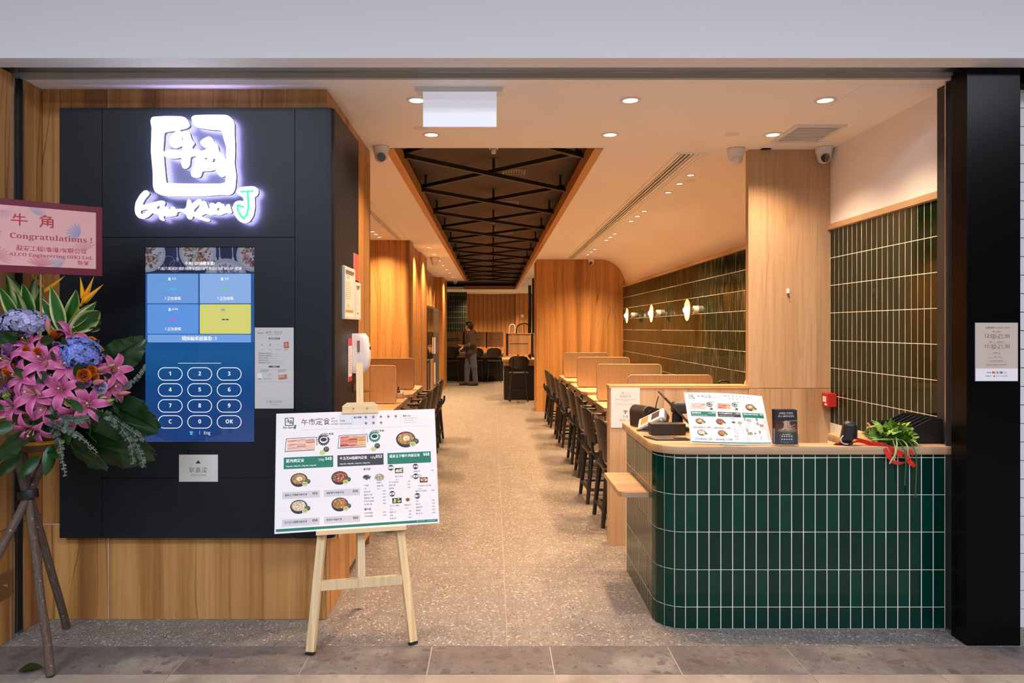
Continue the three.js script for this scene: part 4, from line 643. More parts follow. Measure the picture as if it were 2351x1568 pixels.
TEX.queue = canvasTex(670, 1400, (g, W, H) => {
  g.fillStyle = '#d3cfcc'; g.fillRect(0, 0, W, H); g.strokeStyle = '#9d9a98'; g.lineWidth = 2; g.beginPath(); g.arc(100, 95, 68, 0, 7); g.stroke(); write(g, '輪候入座安排', 100, 84, 16, { align: 'center', bold: 1, color: INK, gap: 0 });
  write(g, '輪候入座安排', 190, 55, 46, { color: '#5c5a5c', weight: 0.05 }); write(g, 'Queuing Arrangement', 336, 106, 24, { align: 'center', color: '#6e6c6e' });
  g.fillStyle = '#5a4c48'; g.fillRect(242, 172, 190, 30); write(g, '輪候時請等候入座', 337, 178, 18, { align: 'center', bold: 1, color: '#eee', gap: 1 });
  ['A', 'B', 'C', 'S'].forEach((t, i) => { const x = 122 + i * 142; g.save(); g.translate(x, 300); g.rotate(-0.08); g.fillStyle = i === 3 ? '#bf6f52' : '#d8d4d1'; g.strokeStyle = '#bdb9b6'; g.fillRect(-45, -55, 90, 112); g.strokeRect(-45, -55, 90, 112); g.restore(); write(g, t, x, 268, 62, { align: 'center', color: i === 3 ? '#fff' : '#6a686a' }); write(g, ['1-2位', '3-5位', '6位以上', '金會員'][i].replace(/[^\x00-\x7f]/g, (c) => STROKES[c] ? c : '用'), x, 370, 22, { align: 'center', color: '#6a686a' }); });
  ['取票時請輪候在座等候安排入座', '主餐候時票數用食總等現正在座', '用食時請小心保管財物', '無票等候用餐一時至六時', '現時輪候票數安排入座等候'].forEach((t, i) => { write(g, t, 58, 435 + i * 40, 16, { color: INK, gap: 1 }); lines(g, 58, 455 + i * 40, 460, 1, 8, 5, '#8f8c8a'); });
  g.fillStyle = '#5a4c48'; g.fillRect(242, 660, 190, 30); write(g, '入座安排', 337, 666, 18, { align: 'center', bold: 1, color: '#eee' });
  lines(g, 95, 725, 170, 3, 16, 7, '#6e6b69'); lines(g, 400, 725, 190, 3, 16, 7, '#6e6b69'); g.strokeStyle = '#555'; g.lineWidth = 5; g.beginPath(); g.roundRect(38, 780, 92, 125, 12); g.stroke(); g.fillStyle = '#e8e8f0'; g.fill(); g.fillStyle = '#333'; g.fillRect(52, 882, 64, 12);
  lines(g, 230, 800, 70, 3, 18, 6, '#8f8c8a'); lines(g, 155, 880, 140, 1, 18, 10, '#8f8c8a'); g.save(); g.translate(485, 855); g.rotate(-0.12); g.fillStyle = '#c07a5c'; g.fillRect(-75, -38, 150, 80); write(g, 'GOLD', -66, -32, 34, { color: '#f1ddd2', bold: 1 }); g.restore();
  g.fillStyle = '#aeaaa7'; g.fillRect(0, 936, W, 3); write(g, '主餐目內容', W / 2, 1255, 52, { align: 'center', color: '#6a6668', weight: 0.05, gap: 8 }); write(g, 'Grand Menu', W / 2, 1318, 28, { align: 'center', color: '#7e7a7c' });
});
TEX.ticket = canvasTex(512, 360, (g, W, H) => { g.fillStyle = '#d8d6d0'; g.fillRect(0, 0, W, H); g.fillStyle = '#2c3440'; g.beginPath(); g.moveTo(254, 70); g.lineTo(288, 115); g.lineTo(220, 115); g.fill(); write(g, '取票處', 256, 165, 76, { align: 'center', color: '#4a4c50', weight: 0.055, gap: 8 }); write(g, 'Ticket Counter', 256, 254, 32, { align: 'center', color: '#5a5c60' }); });
TEX.notice = canvasTex(512, 720, (g, W, H) => {
  g.fillStyle = '#e2d5d2'; g.fillRect(0, 0, W, H); write(g, '請小心', 256, 68, 52, { align: 'center', color: '#5b5454', weight: 0.05 }); write(g, '保管財物', 256, 130, 52, { align: 'center', color: '#5b5454', weight: 0.05 }); write(g, 'Please keep your belongings', 256, 196, 30, { align: 'center', color: '#8a7f7f' }); write(g, 'carefully', 256, 226, 30, { align: 'center', color: '#8a7f7f' });
  lines(g, 80, 285, 350, 2, 18, 6, '#8a7f7f'); g.fillStyle = '#bdb0ae'; g.fillRect(0, 358, W, 3);
  g.strokeStyle = '#2a2626'; g.lineWidth = 11; g.lineCap = 'butt'; for (const r of [16, 34, 52]) { g.beginPath(); g.arc(256, 465, r, -Math.PI * 0.75, -Math.PI * 0.25); g.stroke(); } g.fillStyle = '#2a2626'; g.beginPath(); g.arc(256, 462, 9, 0, 7); g.fill();
  write(g, '免費', 256, 494, 52, { align: 'center', color: '#5b5454', weight: 0.05 }); write(g, '無線上網', 256, 558, 52, { align: 'center', color: '#5b5454', weight: 0.05 }); write(g, 'Free Wi-Fi', 256, 630, 28, { align: 'center', color: '#8a7f7f' });
});
TEX.hours = canvasTex(700, 950, (g, W, H) => {
  g.fillStyle = '#c9b7a8'; g.fillRect(0, 0, W, H); g.fillStyle = '#efe8ea'; g.fillRect(0, 745, W, 205);
  write(g, '營業時間', 165, 60, 33, { color: INK }); write(g, 'Business Hours', 318, 60, 36, { color: INK }); write(g, '星期一至星期五', 350, 130, 20, { align: 'center', color: INK }); write(g, 'Mon to Fri', 350, 152, 15, { align: 'center', color: '#5a5450' });
  write(g, '12:00-21:30', 352, 172, 82, { align: 'center', color: '#35322f' }); write(g, '食時間', 270, 245, 17, { color: INK }); write(g, 'Last Order 21:00', 340, 244, 17, { color: INK });
  write(g, '星期六 · 日 · 公司期及前日', 350, 300, 20, { align: 'center', color: INK }); write(g, 'Saturday, Sunday, Public Holidays & Eve', 350, 322, 17, { align: 'center', color: '#5a5450' }); write(g, '11:30-21:30', 352, 342, 82, { align: 'center', color: '#35322f' }); write(g, '食時間', 270, 415, 17, { color: INK }); write(g, 'Last Order 21:00', 340, 414, 17, { color: INK });
  ['時間費用一至五', '一行費用十六至安', '請用心保管公司財物有限', '免費在座安排用前時及有內容公司期間保管'].forEach((t, i) => { write(g, t, 350, 480 + i * 65, 17, { align: 'center', color: '#4a443f' }); lines(g, 350 - 140 - i * 15, 504 + i * 65, 290 + i * 25, 1, 9, 6, '#7d726a'); });
  write(g, 'VISA', 185, 795, 34, { bold: 1, color: '#1a2f7a' }); g.fillStyle = '#c22418'; g.beginPath(); g.arc(290, 812, 18, 0, 7); g.fill(); g.fillStyle = '#e8912a'; g.beginPath(); g.arc(315, 812, 18, 0, 7); g.fill(); g.fillStyle = '#2f7fc4'; g.fillRect(345, 796, 33, 33); g.fillStyle = '#fff'; g.fillRect(351, 808, 20, 4); g.fillStyle = '#b0303a'; g.fillRect(395, 796, 16, 33); g.fillStyle = '#2a3a4a'; g.fillRect(411, 796, 33, 33); write(g, 'UP', 400, 803, 20, { bold: 1, color: '#fff' }); g.strokeStyle = '#555'; g.lineWidth = 2; g.beginPath(); g.roundRect(465, 798, 52, 30, 5); g.stroke(); write(g, 'Pay', 474, 803, 19, { bold: 1, color: '#333' });
  write(g, 'Alipay', 160, 856, 26, { bold: 1, color: '#1f2430' }); write(g, 'HK', 237, 856, 26, { color: '#3fa0d8' }); g.fillStyle = '#3aa03a'; g.beginPath(); g.arc(308, 872, 14, 0, 7); g.fill(); write(g, 'WeChat Pay', 330, 857, 24, { color: '#5a5658' }); g.strokeStyle = '#c0562a'; g.lineWidth = 4; g.beginPath(); g.arc(465, 872, 13, 0.4, 5.4); g.stroke(); g.strokeStyle = '#3a3a40'; g.beginPath(); g.moveTo(470, 884); g.quadraticCurveTo(482, 866, 490, 860); g.stroke(); lines(g, 495, 862, 45, 2, 10, 6, '#333');
});
TEX.congrats = canvasTex(1024, 700, (g, W, H) => {
  g.fillStyle = '#dfa9a6'; g.fillRect(0, 0, W, H);
  const leaf = (x, y, r, a, c) => { g.save(); g.translate(x, y); g.rotate(a); g.fillStyle = c; for (let i = -4; i <= 4; i++) { g.save(); g.rotate(i * 0.28); g.beginPath(); g.ellipse(0, -r * 0.55, r * 0.09, r * 0.5, 0, 0, 7); g.fill(); g.restore(); } g.restore(); };
  for (const [x, y, r, a, c] of [[880, 280, 130, -1.3, 'rgba(120,140,180,0.5)'], [470, 80, 100, 0.6, 'rgba(120,140,180,0.35)'], [130, 620, 140, 0.9, 'rgba(190,110,125,0.35)'], [520, 700, 130, 0, 'rgba(190,90,110,0.4)'], [700, 690, 120, -0.8, 'rgba(130,145,180,0.35)'], [60, 330, 120, 2, 'rgba(190,90,110,0.45)'], [930, 480, 130, -0.4, 'rgba(195,130,140,0.4)'], [180, 60, 110, 2.8, 'rgba(190,140,150,0.4)']]) leaf(x, y, r, a, c);
  write(g, '牛', 260, 85, 145, { bold: 1, color: '#b3323c', weight: 0.1 }); write(g, '角', 500, 80, 150, { bold: 1, color: '#b3323c', weight: 0.1 });
  write(g, 'Congratulations !', 622, 300, 92, { font: 'serif', bold: 1, color: '#a83a48', align: 'center', latin: 0.92 });
  write(g, '盈安工程(香港)有限公司', 622, 462, 57, { color: '#a83a48', align: 'center', weight: 0.1, gap: 3 }); write(g, 'ALCO Engineering (HK) Ltd.', 622, 538, 56, { font: 'serif', bold: 1, color: '#a83a48', align: 'center', latin: 0.95 }); write(g, '敬賀', 960, 606, 52, { color: '#b3424e', align: 'right', weight: 0.1 });
});
TEX.leaflet = canvasTex(360, 560, (g, W, H) => {
  g.fillStyle = '#2a2320'; g.fillRect(0, 0, W, H); const gr = g.createLinearGradient(0, 150, 0, 420); gr.addColorStop(0, '#2a2320'); gr.addColorStop(0.5, '#6a3422'); gr.addColorStop(1, '#2e2220'); g.fillStyle = gr; g.fillRect(0, 150, W, 270);
  g.fillStyle = '#7a6a5a'; g.beginPath(); g.ellipse(190, 330, 150, 40, 0, 0, 7); g.fill(); for (let i = 0; i < 60; i++) { g.strokeStyle = ['#c98a6a', '#a8623f', '#e0b090'][i % 3]; g.lineWidth = 5; g.beginPath(); const x = 190 + rr(-45, 45); g.moveTo(x, rr(170, 220)); g.quadraticCurveTo(x + rr(-20, 20), 270, 190 + rr(-90, 100), rr(310, 345)); g.stroke(); }
  g.strokeStyle = '#d8d0c8'; g.lineWidth = 5; for (const [a, b, c, d] of [[120, 190, 320, 300], [320, 240, 70, 330], [130, 195, 210, 345], [150, 190, 360, 170]]) { g.beginPath(); g.moveTo(a, b); g.lineTo(c, d); g.stroke(); }
  write(g, 'KABU PASS', 180, 30, 46, { align: 'center', color: '#e8e4e0' }); write(g, '用心·讓滋味通行', 180, 84, 36, { align: 'center', color: '#e8e4e0', gap: 1 });
  g.fillStyle = '#1c2436'; g.fillRect(0, 452, W, 108); g.strokeStyle = '#c9c4c0'; g.lineWidth = 3; g.strokeRect(80, 400, 200, 120); write(g, '用心味通行', 180, 385, 26, { align: 'center', bold: 1, color: '#e8e4e0' }); g.fillStyle = '#e8e4e0'; for (let r = 0; r < 2; r++) for (let i = 0; i < 5; i++) { g.beginPath(); g.arc(105 + i * 38, 430 + r * 46, 12, 0, 7); g.fill(); }
  lines(g, 120, 532, 120, 1, 9, 5, '#b9b4b0');
});
TEX.certificate = canvasTex(256, 360, (g, W, H) => { g.fillStyle = '#e6d6bc'; g.fillRect(0, 0, W, H); lines(g, 80, 40, 100, 2, 14, 6, '#6b5f50'); lines(g, 40, 90, 180, 9, 16, 5, '#8a7d6c'); lines(g, 90, 270, 80, 2, 14, 5, '#a05040'); g.fillStyle = '#b58a58'; g.fillRect(0, 310, W, 22); });
TEX.redpaper = canvasTex(128, 512, (g, W, H) => { g.fillStyle = '#e6e0dc'; g.fillRect(0, 0, W, H); g.fillStyle = '#c9302c'; g.fillRect(0, 0, W, 90); g.fillRect(0, 455, W, 57); lines(g, 20, 120, 80, 14, 22, 9, '#b04a44'); });
TEX.gridpaper = canvasTex(128, 200, (g, W, H) => { g.fillStyle = '#c95a48'; g.fillRect(0, 0, W, H); lines(g, 12, 14, 100, 14, 13, 4, '#a83a30'); });
const printed = (t, r = 0.7) => std(0xffffff, r, { map: t });

// ---------------------------------------------------------------- ticket kiosk with the lit emblem and the touch screen
const KD = 3.70;      // front of the kiosk panels
{
  const o = thing('ticket_kiosk', 'tall black metal ticket kiosk with seamed panels wrapping the corner of the teak pier', 'kiosk', [0, 0, 0]);
  const X = (px) => (px - 1132) / 1620 * KD, Y = (py) => EYE + (753 - py) / 1620 * KD, g = 0.0012;
  const x0 = X(136), x1 = X(234), x2 = X(677), x3 = -0.835, yt = Y(247), yb = Y(1236), ys = Y(545), yl = Y(1097);
  const P = (a, b, c, d) => mesh(o, 'panel', rspan(a + g, b - g, c + g, d - g, KD, KD + 0.05, 0.0015), M.kiosk);
  P(x0, x1, yb, yt); P(x1, x2, ys, yt); P(x1, x2, yb, yl);
  { // middle panel with the screen opening and the ticket slot
    const s = new THREE.Shape(); s.moveTo(x1 + g, yl + g); s.lineTo(x2 - g, yl + g); s.lineTo(x2 - g, ys - g); s.lineTo(x1 + g, ys - g);
    const hole = (a, b, c, d) => { const h = new THREE.Path(); h.moveTo(a, c); h.lineTo(b, c); h.lineTo(b, d); h.lineTo(a, d); s.holes.push(h); };
    hole(X(332), X(584), Y(1016), Y(567)); hole(X(430), X(484), Y(1044), Y(1034));
    mesh(o, 'panel', new THREE.ExtrudeGeometry(s, { depth: 0.05, bevelEnabled: false }).translate(0, 0, -KD - 0.05), M.kiosk);
    mesh(o, 'slot_lining', span(X(430), X(484), Y(1044), Y(1034), KD + 0.012, KD + 0.03), M.black);
    const sc = mesh(o, 'screen', new THREE.PlaneGeometry(X(583) - X(333), Y(568) - Y(1015)).translate((X(333) + X(583)) / 2, (Y(568) + Y(1015)) / 2, -KD - 0.004), phys(0x050608, 0.06, { map: TEX.screen, color: 0x222222, emissive: 0xffffff, emissiveMap: TEX.screen, emissiveIntensity: 0.82, clearcoat: 0.6, clearcoatRoughness: 0.02 }), 'lit blue queue screen with keypad');
    const l = new THREE.RectAreaLight(new THREE.Color().setRGB(0.35, 0.55, 1), 0.5, 0.55, 1.0); l.position.set((X(333) + X(583)) / 2, (Y(568) + Y(1015)) / 2, -KD + 0.004); l.rotation.y = Math.PI; l.name = 'screen_light'; o.add(l);
  }
  const s = new THREE.Shape(), r = 0.035; s.moveTo(x2 + g, KD); s.lineTo(x3 - r, KD); s.absarc(x3 - r, KD + r, r, -Math.PI / 2, 0); s.lineTo(x3, 4.38); s.lineTo(x3 - 0.046, 4.38); s.lineTo(x3 - 0.046, KD + 0.05); s.lineTo(x2 + g, KD + 0.05);
  mesh(o, 'corner_panel', toCreasedNormals(extrude(s, yt - yb, 0, 10).rotateX(-Math.PI / 2), 0.6).translate(0, yb, 0), M.kiosk);
  mesh(o, 'backing', span(x0 + 0.005, x2, yb + 0.004, yt - 0.004, KD + 0.051, KD + 0.053), M.black);

  // emblem: thick lit letters standing off the panel, one part per stroke group
  const sg = thing('lit_emblem', 'glowing white brush emblem in a square frame with script and green J on the kiosk', 'sign', [0, 0, 0]), LD = KD - 0.056, k = 1 / 5.406;
  const pt = (p) => [(300 + p[0] * k - 1132) / 1620 * LD, EYE + (753 - 250 - p[1] * k) / 1620 * LD];
  const edge = std([0.10, 0.10, 0.12], 0.5, { emissive: new THREE.Color().setRGB(0.30, 0.27, 0.62), emissiveIntensity: 0.2 }), face = glow([0.97, 0.97, 1], 2.0), back = glow([0.52, 0.47, 1], 34), names = { frame: 'square_frame', ox: 'ox_character', horn: 'horn_character', script: 'brush_script', jay: 'letter_outline' };
  for (const [n, loops] of Object.entries(LOGO)) {
    const sh = polygon(loops[0].map(pt)); for (const h of loops.slice(1)) { const p = new THREE.Path(h.map((q) => new THREE.Vector2(...pt(q)))); sh.holes.push(p); }
    mesh(sg, names[n], new THREE.ExtrudeGeometry(sh, { depth: 0.024, bevelEnabled: false }).translate(0, 0, -LD - 0.024), [face, edge]);
    const hb = new THREE.ExtrudeGeometry(sh, { depth: 0.004, bevelEnabled: false }).translate(0, 0, -LD - 0.0285); mesh(sg, 'halo_back', hb, [back, edge], 'violet-white back light');
  }
  const jp = JAY_LINE.map(pt), jg = [], dz = -LD + 0.0005, rib = (a, b, w) => { const dx = b[0] - a[0], dy = b[1] - a[1], L = Math.hypot(dx, dy); return new THREE.BoxGeometry(L + w * 0.7, w, 0.004).rotateZ(Math.atan2(dy, dx)).translate((a[0] + b[0]) / 2, (a[1] + b[1]) / 2, dz); };
  for (let i = 0; i + 1 < jp.length; i++) jg.push(rib(jp[i], jp[i + 1], 0.0115)); jg.push(rib(pt([1370, 1028]), pt([1518, 1020]), 0.010));
  mesh(sg, 'green_letter', jg, glow([0.08, 0.9, 0.42], 1.2), 'green letter J');
  const rects = [[0.36, 0.34, 445, 355]];
  for (const [w, h, px, py] of rects) { const l = new THREE.RectAreaLight(new THREE.Color().setRGB(0.55, 0.52, 1), 6.0, w, h); l.position.set((px - 1132) / 1620 * LD, EYE + (753 - py) / 1620 * LD, -KD + 0.014); l.name = 'emblem_halo_light'; sg.add(l); }
  const lf = new THREE.RectAreaLight(new THREE.Color().setRGB(0.85, 0.85, 1), 1.2, 0.4, 0.4); lf.position.set((445 - 1132) / 1620 * LD, EYE + (753 - 370) / 1620 * LD, -LD + 0.006); lf.rotation.y = Math.PI; lf.name = 'emblem_face_light'; sg.add(lf);
  mesh(sg, 'standoff', [[400, 282], [500, 278], [362, 360], [530, 360], [400, 436], [500, 436], [322, 490], [440, 488], [562, 490]].map(([px, py]) => { const c = [(px - 1132) / 1620 * LD, EYE + (753 - py) / 1620 * LD]; return limb([c[0], c[1], -LD - 0.02], [c[0], c[1], -KD], 0.004, 0.004, 6); }), M.steel);

  const flat = (name, label, cat, tex, px0, px1, py0, py1, d, t = 0.004) => { const x = (v) => (v - 1132) / 1620 * d, y = (v) => EYE + (753 - v) / 1620 * d, w = x(px1) - x(px0), h = y(py0) - y(py1), q = thing(name, label, cat, [(x(px0) + x(px1)) / 2, (y(py0) + y(py1)) / 2, -d]); mesh(q, 'plate', box(w, h, t, 0, 0, -t / 2), M.paper); mesh(q, 'print', new THREE.PlaneGeometry(w - 0.002, h - 0.002).translate(0, 0, 0.0006), printed(tex)); return q; };
  flat('queue_notice', 'tall cream notice plate about queuing and the main menu, right of the screen', 'notice', TEX.queue, 585, 674, 752, 938, KD - 0.005);
  flat('ticket_notice', 'small cream ticket counter plate with black triangle below the screen', 'notice', TEX.ticket, 411, 500, 1044, 1106, KD - 0.005);
  flat('belongings_notice', 'pink-white notice plate about belongings and free wireless on the half wall', 'notice', TEX.notice, 1403, 1469, 890, 982, 5.014);
  flat('hours_notice', 'business hours plate with payment logos on the black pillar', 'notice', TEX.hours, 2239.5, 2337, 741, 875, 3.436);
}
{ // things on the side of the kiosk that faces the aisle (x = -0.835)
  const sideThing = (name, label, cat, y0, y1, d0, d1) => { const o = thing(name, label, cat, [-0.834, (y0 + y1) / 2, -(d0 + d1) / 2], Math.PI / 2); return [o, d1 - d0, y1 - y0]; };
  for (const [lab, a, b, c, d] of [['white framed licence hanging on the kiosk side, the larger one nearer the front', 1.60, 1.895, 3.90, 4.19], ['white framed licence hanging on the kiosk side, the smaller one behind', 1.60, 1.825, 4.215, 4.365]]) {
    const [o, w, h] = sideThing('framed_licence', lab, 'frame', a, b, c, d);
    const s = roundRect(w, h, 0.003); s.holes.push(roundRect(w - 0.04, h - 0.04, 0.002, -w / 2 + 0.02, -h / 2 + 0.02, THREE.Path));
    mesh(o, 'frame', extrude(s, 0.018, 0.002, 2), std([0.72, 0.66, 0.56], 0.5)); mesh(o, 'certificate', new THREE.PlaneGeometry(w - 0.036, h - 0.036).translate(0, 0, 0.006), printed(TEX.certificate)); mesh(o, 'back_board', box(w - 0.004, h - 0.004, 0.004, 0, 0, 0.003), M.paper);
  }
  { const [o, w, h] = sideThing('red_permit', 'red printed permit sheet above the smaller framed licence', 'poster', 1.84, 2.0, 4.22, 4.36); mesh(o, 'sheet', box(w, h, 0.002, 0, 0, 0.001), M.paper); mesh(o, 'print', new THREE.PlaneGeometry(w, h).translate(0, 0, 0.0026), printed(TEX.gridpaper)); }
  { const [o, w, h] = sideThing('red_white_sticker', 'tall red and white sticker behind the hand sanitiser dispenser', 'sticker', 1.24, 1.49, 4.06, 4.16); mesh(o, 'sheet', box(w, h, 0.002, 0, 0, 0.001), M.paper); mesh(o, 'print', new THREE.PlaneGeometry(w, h).translate(0, 0, 0.0026), printed(TEX.redpaper)); }
  const o = thing('sanitiser_dispenser', 'white hand sanitiser dispenser on the side of the black kiosk', 'dispenser', [-0.834, 1.40, -4.22], 0);
  const f = (u, v) => { const a = (u - 0.5) * Math.PI, y = (v - 0.5) * 0.235, w = 0.056 * (1 - 0.12 * Math.pow(Math.abs(v - 0.5) * 2, 4)), p = 0.10 * (0.86 + 0.14 * Math.sin(Math.PI * Math.min(1, v * 1.15))) * (v > 0.9 ? 1 - (v - 0.9) * 2.2 : 1) * (v < 0.12 ? 0.75 + v * 2.1 : 1); const c = Math.cos(a), s = Math.sin(a); return [p * Math.sign(c) * Math.pow(Math.abs(c), 0.45), y, -w * Math.sign(s) * Math.pow(Math.abs(s), 0.45)]; };
  mesh(o, 'housing', [sheet(f, 24, 20), rbox(0.06, 0.006, 0.088, 0.002, 0.031, 0.1135, 0, 1), rbox(0.06, 0.006, 0.088, 0.002, 0.031, -0.1135, 0, 1)], std([0.78, 0.74, 0.74], 0.35, { side: THREE.DoubleSide }));
  const hs = o.children[0]; mesh(hs, 'window', rbox(0.016, 0.068, 0.006, 0.0025, 0.040, 0.042, 0.056, 2), std([0.20, 0.18, 0.17], 0.2)); mesh(hs, 'lock', rbox(0.008, 0.02, 0.016, 0.002, 0.099, 0.03, 0.0, 1), M.dark); mesh(hs, 'nozzle', new THREE.CylinderGeometry(0.008, 0.01, 0.02, 12).translate(0.02, -0.125, 0.02), M.silver);
  const t = thing('drip_tray', 'thin brown drip tray below the sanitiser dispenser', 'tray', [-0.834, 1.172, -4.25]); mesh(t, 'tray_plate', rbox(0.10, 0.004, 0.11, 0.0015, 0.05, 0, 0, 1), std([0.10, 0.045, 0.02], 0.25)); mesh(t, 'back_plate', box(0.004, 0.05, 0.1, 0.002, 0.02, 0), std([0.10, 0.045, 0.02], 0.25));
  const so = thing('socket_plate', 'steel socket plate low on the teak pier beside the aisle', 'socket', [-0.884, 0.42, -4.06], Math.PI / 2); mesh(so, 'plate', rbox(0.086, 0.146, 0.006, 0.002, 0, 0, 0.003, 1), std([0.72, 0.6, 0.5], 0.35, { metalness: 0.4 })); mesh(so, 'keyhole', [new THREE.CylinderGeometry(0.012, 0.012, 0.004, 16).rotateX(Math.PI / 2).translate(0, 0.0, 0.008), new THREE.CylinderGeometry(0.008, 0.008, 0.004, 16).rotateX(Math.PI / 2).translate(0, 0.03, 0.008)], M.dark);
  const sp = thing('switch_plate', 'brass coloured plate with a keyhole low on the left teak wall', 'plate', [-2.399, 0.285, -3.465], Math.PI / 2); mesh(sp, 'plate', rbox(0.085, 0.13, 0.006, 0.002, 0, 0, 0.003, 1), std([0.30, 0.18, 0.09], 0.3, { metalness: 0.6 })); mesh(sp, 'keyhole', new THREE.CylinderGeometry(0.009, 0.009, 0.006, 14).rotateX(Math.PI / 2).translate(0, 0, 0.008), M.silver);
}

// ---------------------------------------------------------------- easel with the lunch menu board
{
  const yaw = 0.225, o = thing('wooden_easel', 'pale pine display easel with two front legs and one rear leg', 'easel', [-0.63, 0, -3.405], yaw), a = 0.262, T = Math.tan(a);
  const F = (x, y, off = 0) => [x, y, -y * T + off];               // point on the leaning front plane
  const lean = (x0, y0, x1, y1, w, t, off = 0) => uvBox(bar(F(x0, y0, off), F(x1, y1, off), w, t), 'y', x0, y0);
  for (const s of [-1, 1]) { mesh(o, 'front_leg', lean(s * 0.243, 0.012, s * 0.136, 1.07, 0.04, 0.026), M.pine); mesh(o, 'rubber_foot', bar(F(s * 0.2445, 0.0), F(s * 0.243, 0.012), 0.041, 0.027), M.black); }
  mesh(o, 'mast', lean(0, 0.27, 0, 1.362, 0.036, 0.02, -0.024), M.pine);
  mesh(o, 'rear_leg', uvBox(bar([0.0, 0.01, -0.50], [0.0, 1.15, -0.35], 0.034, 0.024), 'y', 0.3, 0.2), M.pine);
  mesh(o, 'cross_bar', lean(-0.203, 0.295, 0.203, 0.295, 0.022, 0.045), M.pine);
  const hd = new THREE.Shape(); hd.moveTo(-0.092, -0.028); hd.lineTo(0.092, -0.028); hd.lineTo(0.092, 0.012); hd.lineTo(0.068, 0.03); hd.lineTo(-0.068, 0.03); hd.lineTo(-0.092, 0.012);
  const head = mesh(o, 'head_block', uvBox(extrude(hd, 0.024, 0.002, 2), 'x'), M.pine); head.position.set(...F(0, 1.128, 0.012)); head.rotation.x = -a;
  for (const s of [-1, 1]) { const b = mesh(o, 'screw', new THREE.SphereGeometry(0.005, 10, 8), M.gold); b.position.set(...F(s * 0.035, 1.134, 0.038)); }
  const lg = mesh(o, 'ledge', uvBox(rbox(0.44, 0.022, 0.06, 0.002, 0, 0, 0.03, 1), 'x'), M.pine); lg.position.set(...F(0, 0.535, 0.005)); lg.rotation.x = -a;
  const b = thing('menu_board', 'large white lunch set menu board standing on the pine easel', 'menu board', [-0.63, 0, -3.405], yaw);
  const w = 0.81, h = 0.588, pl = new THREE.Group(); pl.name = 'board';
  const m1 = mesh(b, 'foam_board', rbox(w, h, 0.008, 0.001, 0, h / 2, 0, 1), std([0.8, 0.78, 0.8], 0.6)), m2 = mesh(b, 'print', new THREE.PlaneGeometry(w - 0.004, h - 0.004).translate(0, h / 2, 0.0046), M.menu);
  for (const m of [m1, m2]) { m.position.set(...F(-0.012, 0.548, 0.020)); m.rotation.set(-a, 0, 0); m.rotateZ(0.004); }
}

// ---------------------------------------------------------------- reception counter
const CX = 0.85, CD = 3.63, CR = 0.14;
{
  const o = thing('reception_counter', 'rounded reception counter clad in glossy dark green tiles with an oak top', 'counter', [0, 0, 0]);
  const plan = (e, right) => { const s = new THREE.Shape(); s.moveTo(CX - e, 4.52 + e); s.lineTo(CX - e, CD + CR); s.absarc(CX + CR, CD + CR, CR + e, Math.PI, 1.5 * Math.PI); s.lineTo(right, CD - e); s.lineTo(right, 4.07); s.lineTo(1.93, 4.07); s.lineTo(1.93, 3.725); s.lineTo(1.42, 3.725); s.lineTo(1.42, 4.52 + e); s.closePath(); return s; };
  mesh(o, 'body', extrude(plan(-0.0012, 2.355), 0.90, 0, 10).rotateX(-Math.PI / 2).translate(0, 0.002, 0), M.grout);
  mesh(o, 'countertop', uvBox(toCreasedNormals(extrude(plan(0.02, 2.36), 0.041, 0.0025, 14).rotateX(-Math.PI / 2), 0.6).translate(0, 0.9045, 0), 'x'), M.oak);
  const rows = [[0.884, 0.9035], [0.693, 0.882], [0.501, 0.691], [0.307, 0.499], [0.115, 0.305], [0.003, 0.113]].map(([a, b]) => [(a + b) / 2, b - a]);
  const gs = {}; const tg = (w, h) => gs[w.toFixed(4) + h.toFixed(4)] ??= tileGeo(w, h);
  const put = (x, d, ry, w, c) => rows.forEach(([y, h], r) => { const m = mesh(o, 'tile', tg(w, h - 0.0012), M.tile[(c * 5 + r * 3 + (c * r) % 2) % 4]); m.position.set(x, y, -d); m.rotation.set(rr(-0.004, 0.004), ry + rr(-0.008, 0.008), 0); });
  let c = 0;
  for (let i = 0; CX + CR + (i + 1) * TP < 2.345; i++) put(CX + CR + (i + 0.5) * TP, CD + 0.008, 0, TP - JT, c++);
  put(2.347, CD + 0.008, 0, 0.018, c++);
  for (let i = 0; i < 4; i++) { const a = (i + 0.5) / 4 * Math.PI / 2; put(CX + CR - (CR - 0.008) * Math.sin(a), CD + CR - (CR - 0.008) * Math.cos(a), -a, CR * Math.PI / 8 - JT, c++); }
  for (let i = 0; i < 12; i++) put(CX + 0.008, CD + CR + (i + 0.5) * TP, -Math.PI / 2, TP - JT, c++);
  const lw = uvBox(extrude((() => { const s = new THREE.Shape(), r = 0.05; s.moveTo(CX + 0.002, 4.37); s.lineTo(0.688, 4.37); s.lineTo(0.688, 3.846 + r); s.absarc(0.688 + r, 3.846 + r, r, Math.PI, 1.5 * Math.PI); s.lineTo(CX + 0.002, 3.846); return s; })(), 0.03, 0.002, 8).rotateX(-Math.PI / 2).translate(0, 0.627, 0), 'x');
  const t = thing('side_ledge', 'small rounded oak ledge fixed to the aisle side of the counter', 'ledge', [0, 0, 0]); mesh(t, 'board', lw, M.oak); mesh(t, 'bracket', [span(0.76, CX + 0.002, 0.612, 0.627, 3.95, 3.98), span(0.76, CX + 0.002, 0.612, 0.627, 4.25, 4.28)], M.steel);
}
const TOPY = 0.946;
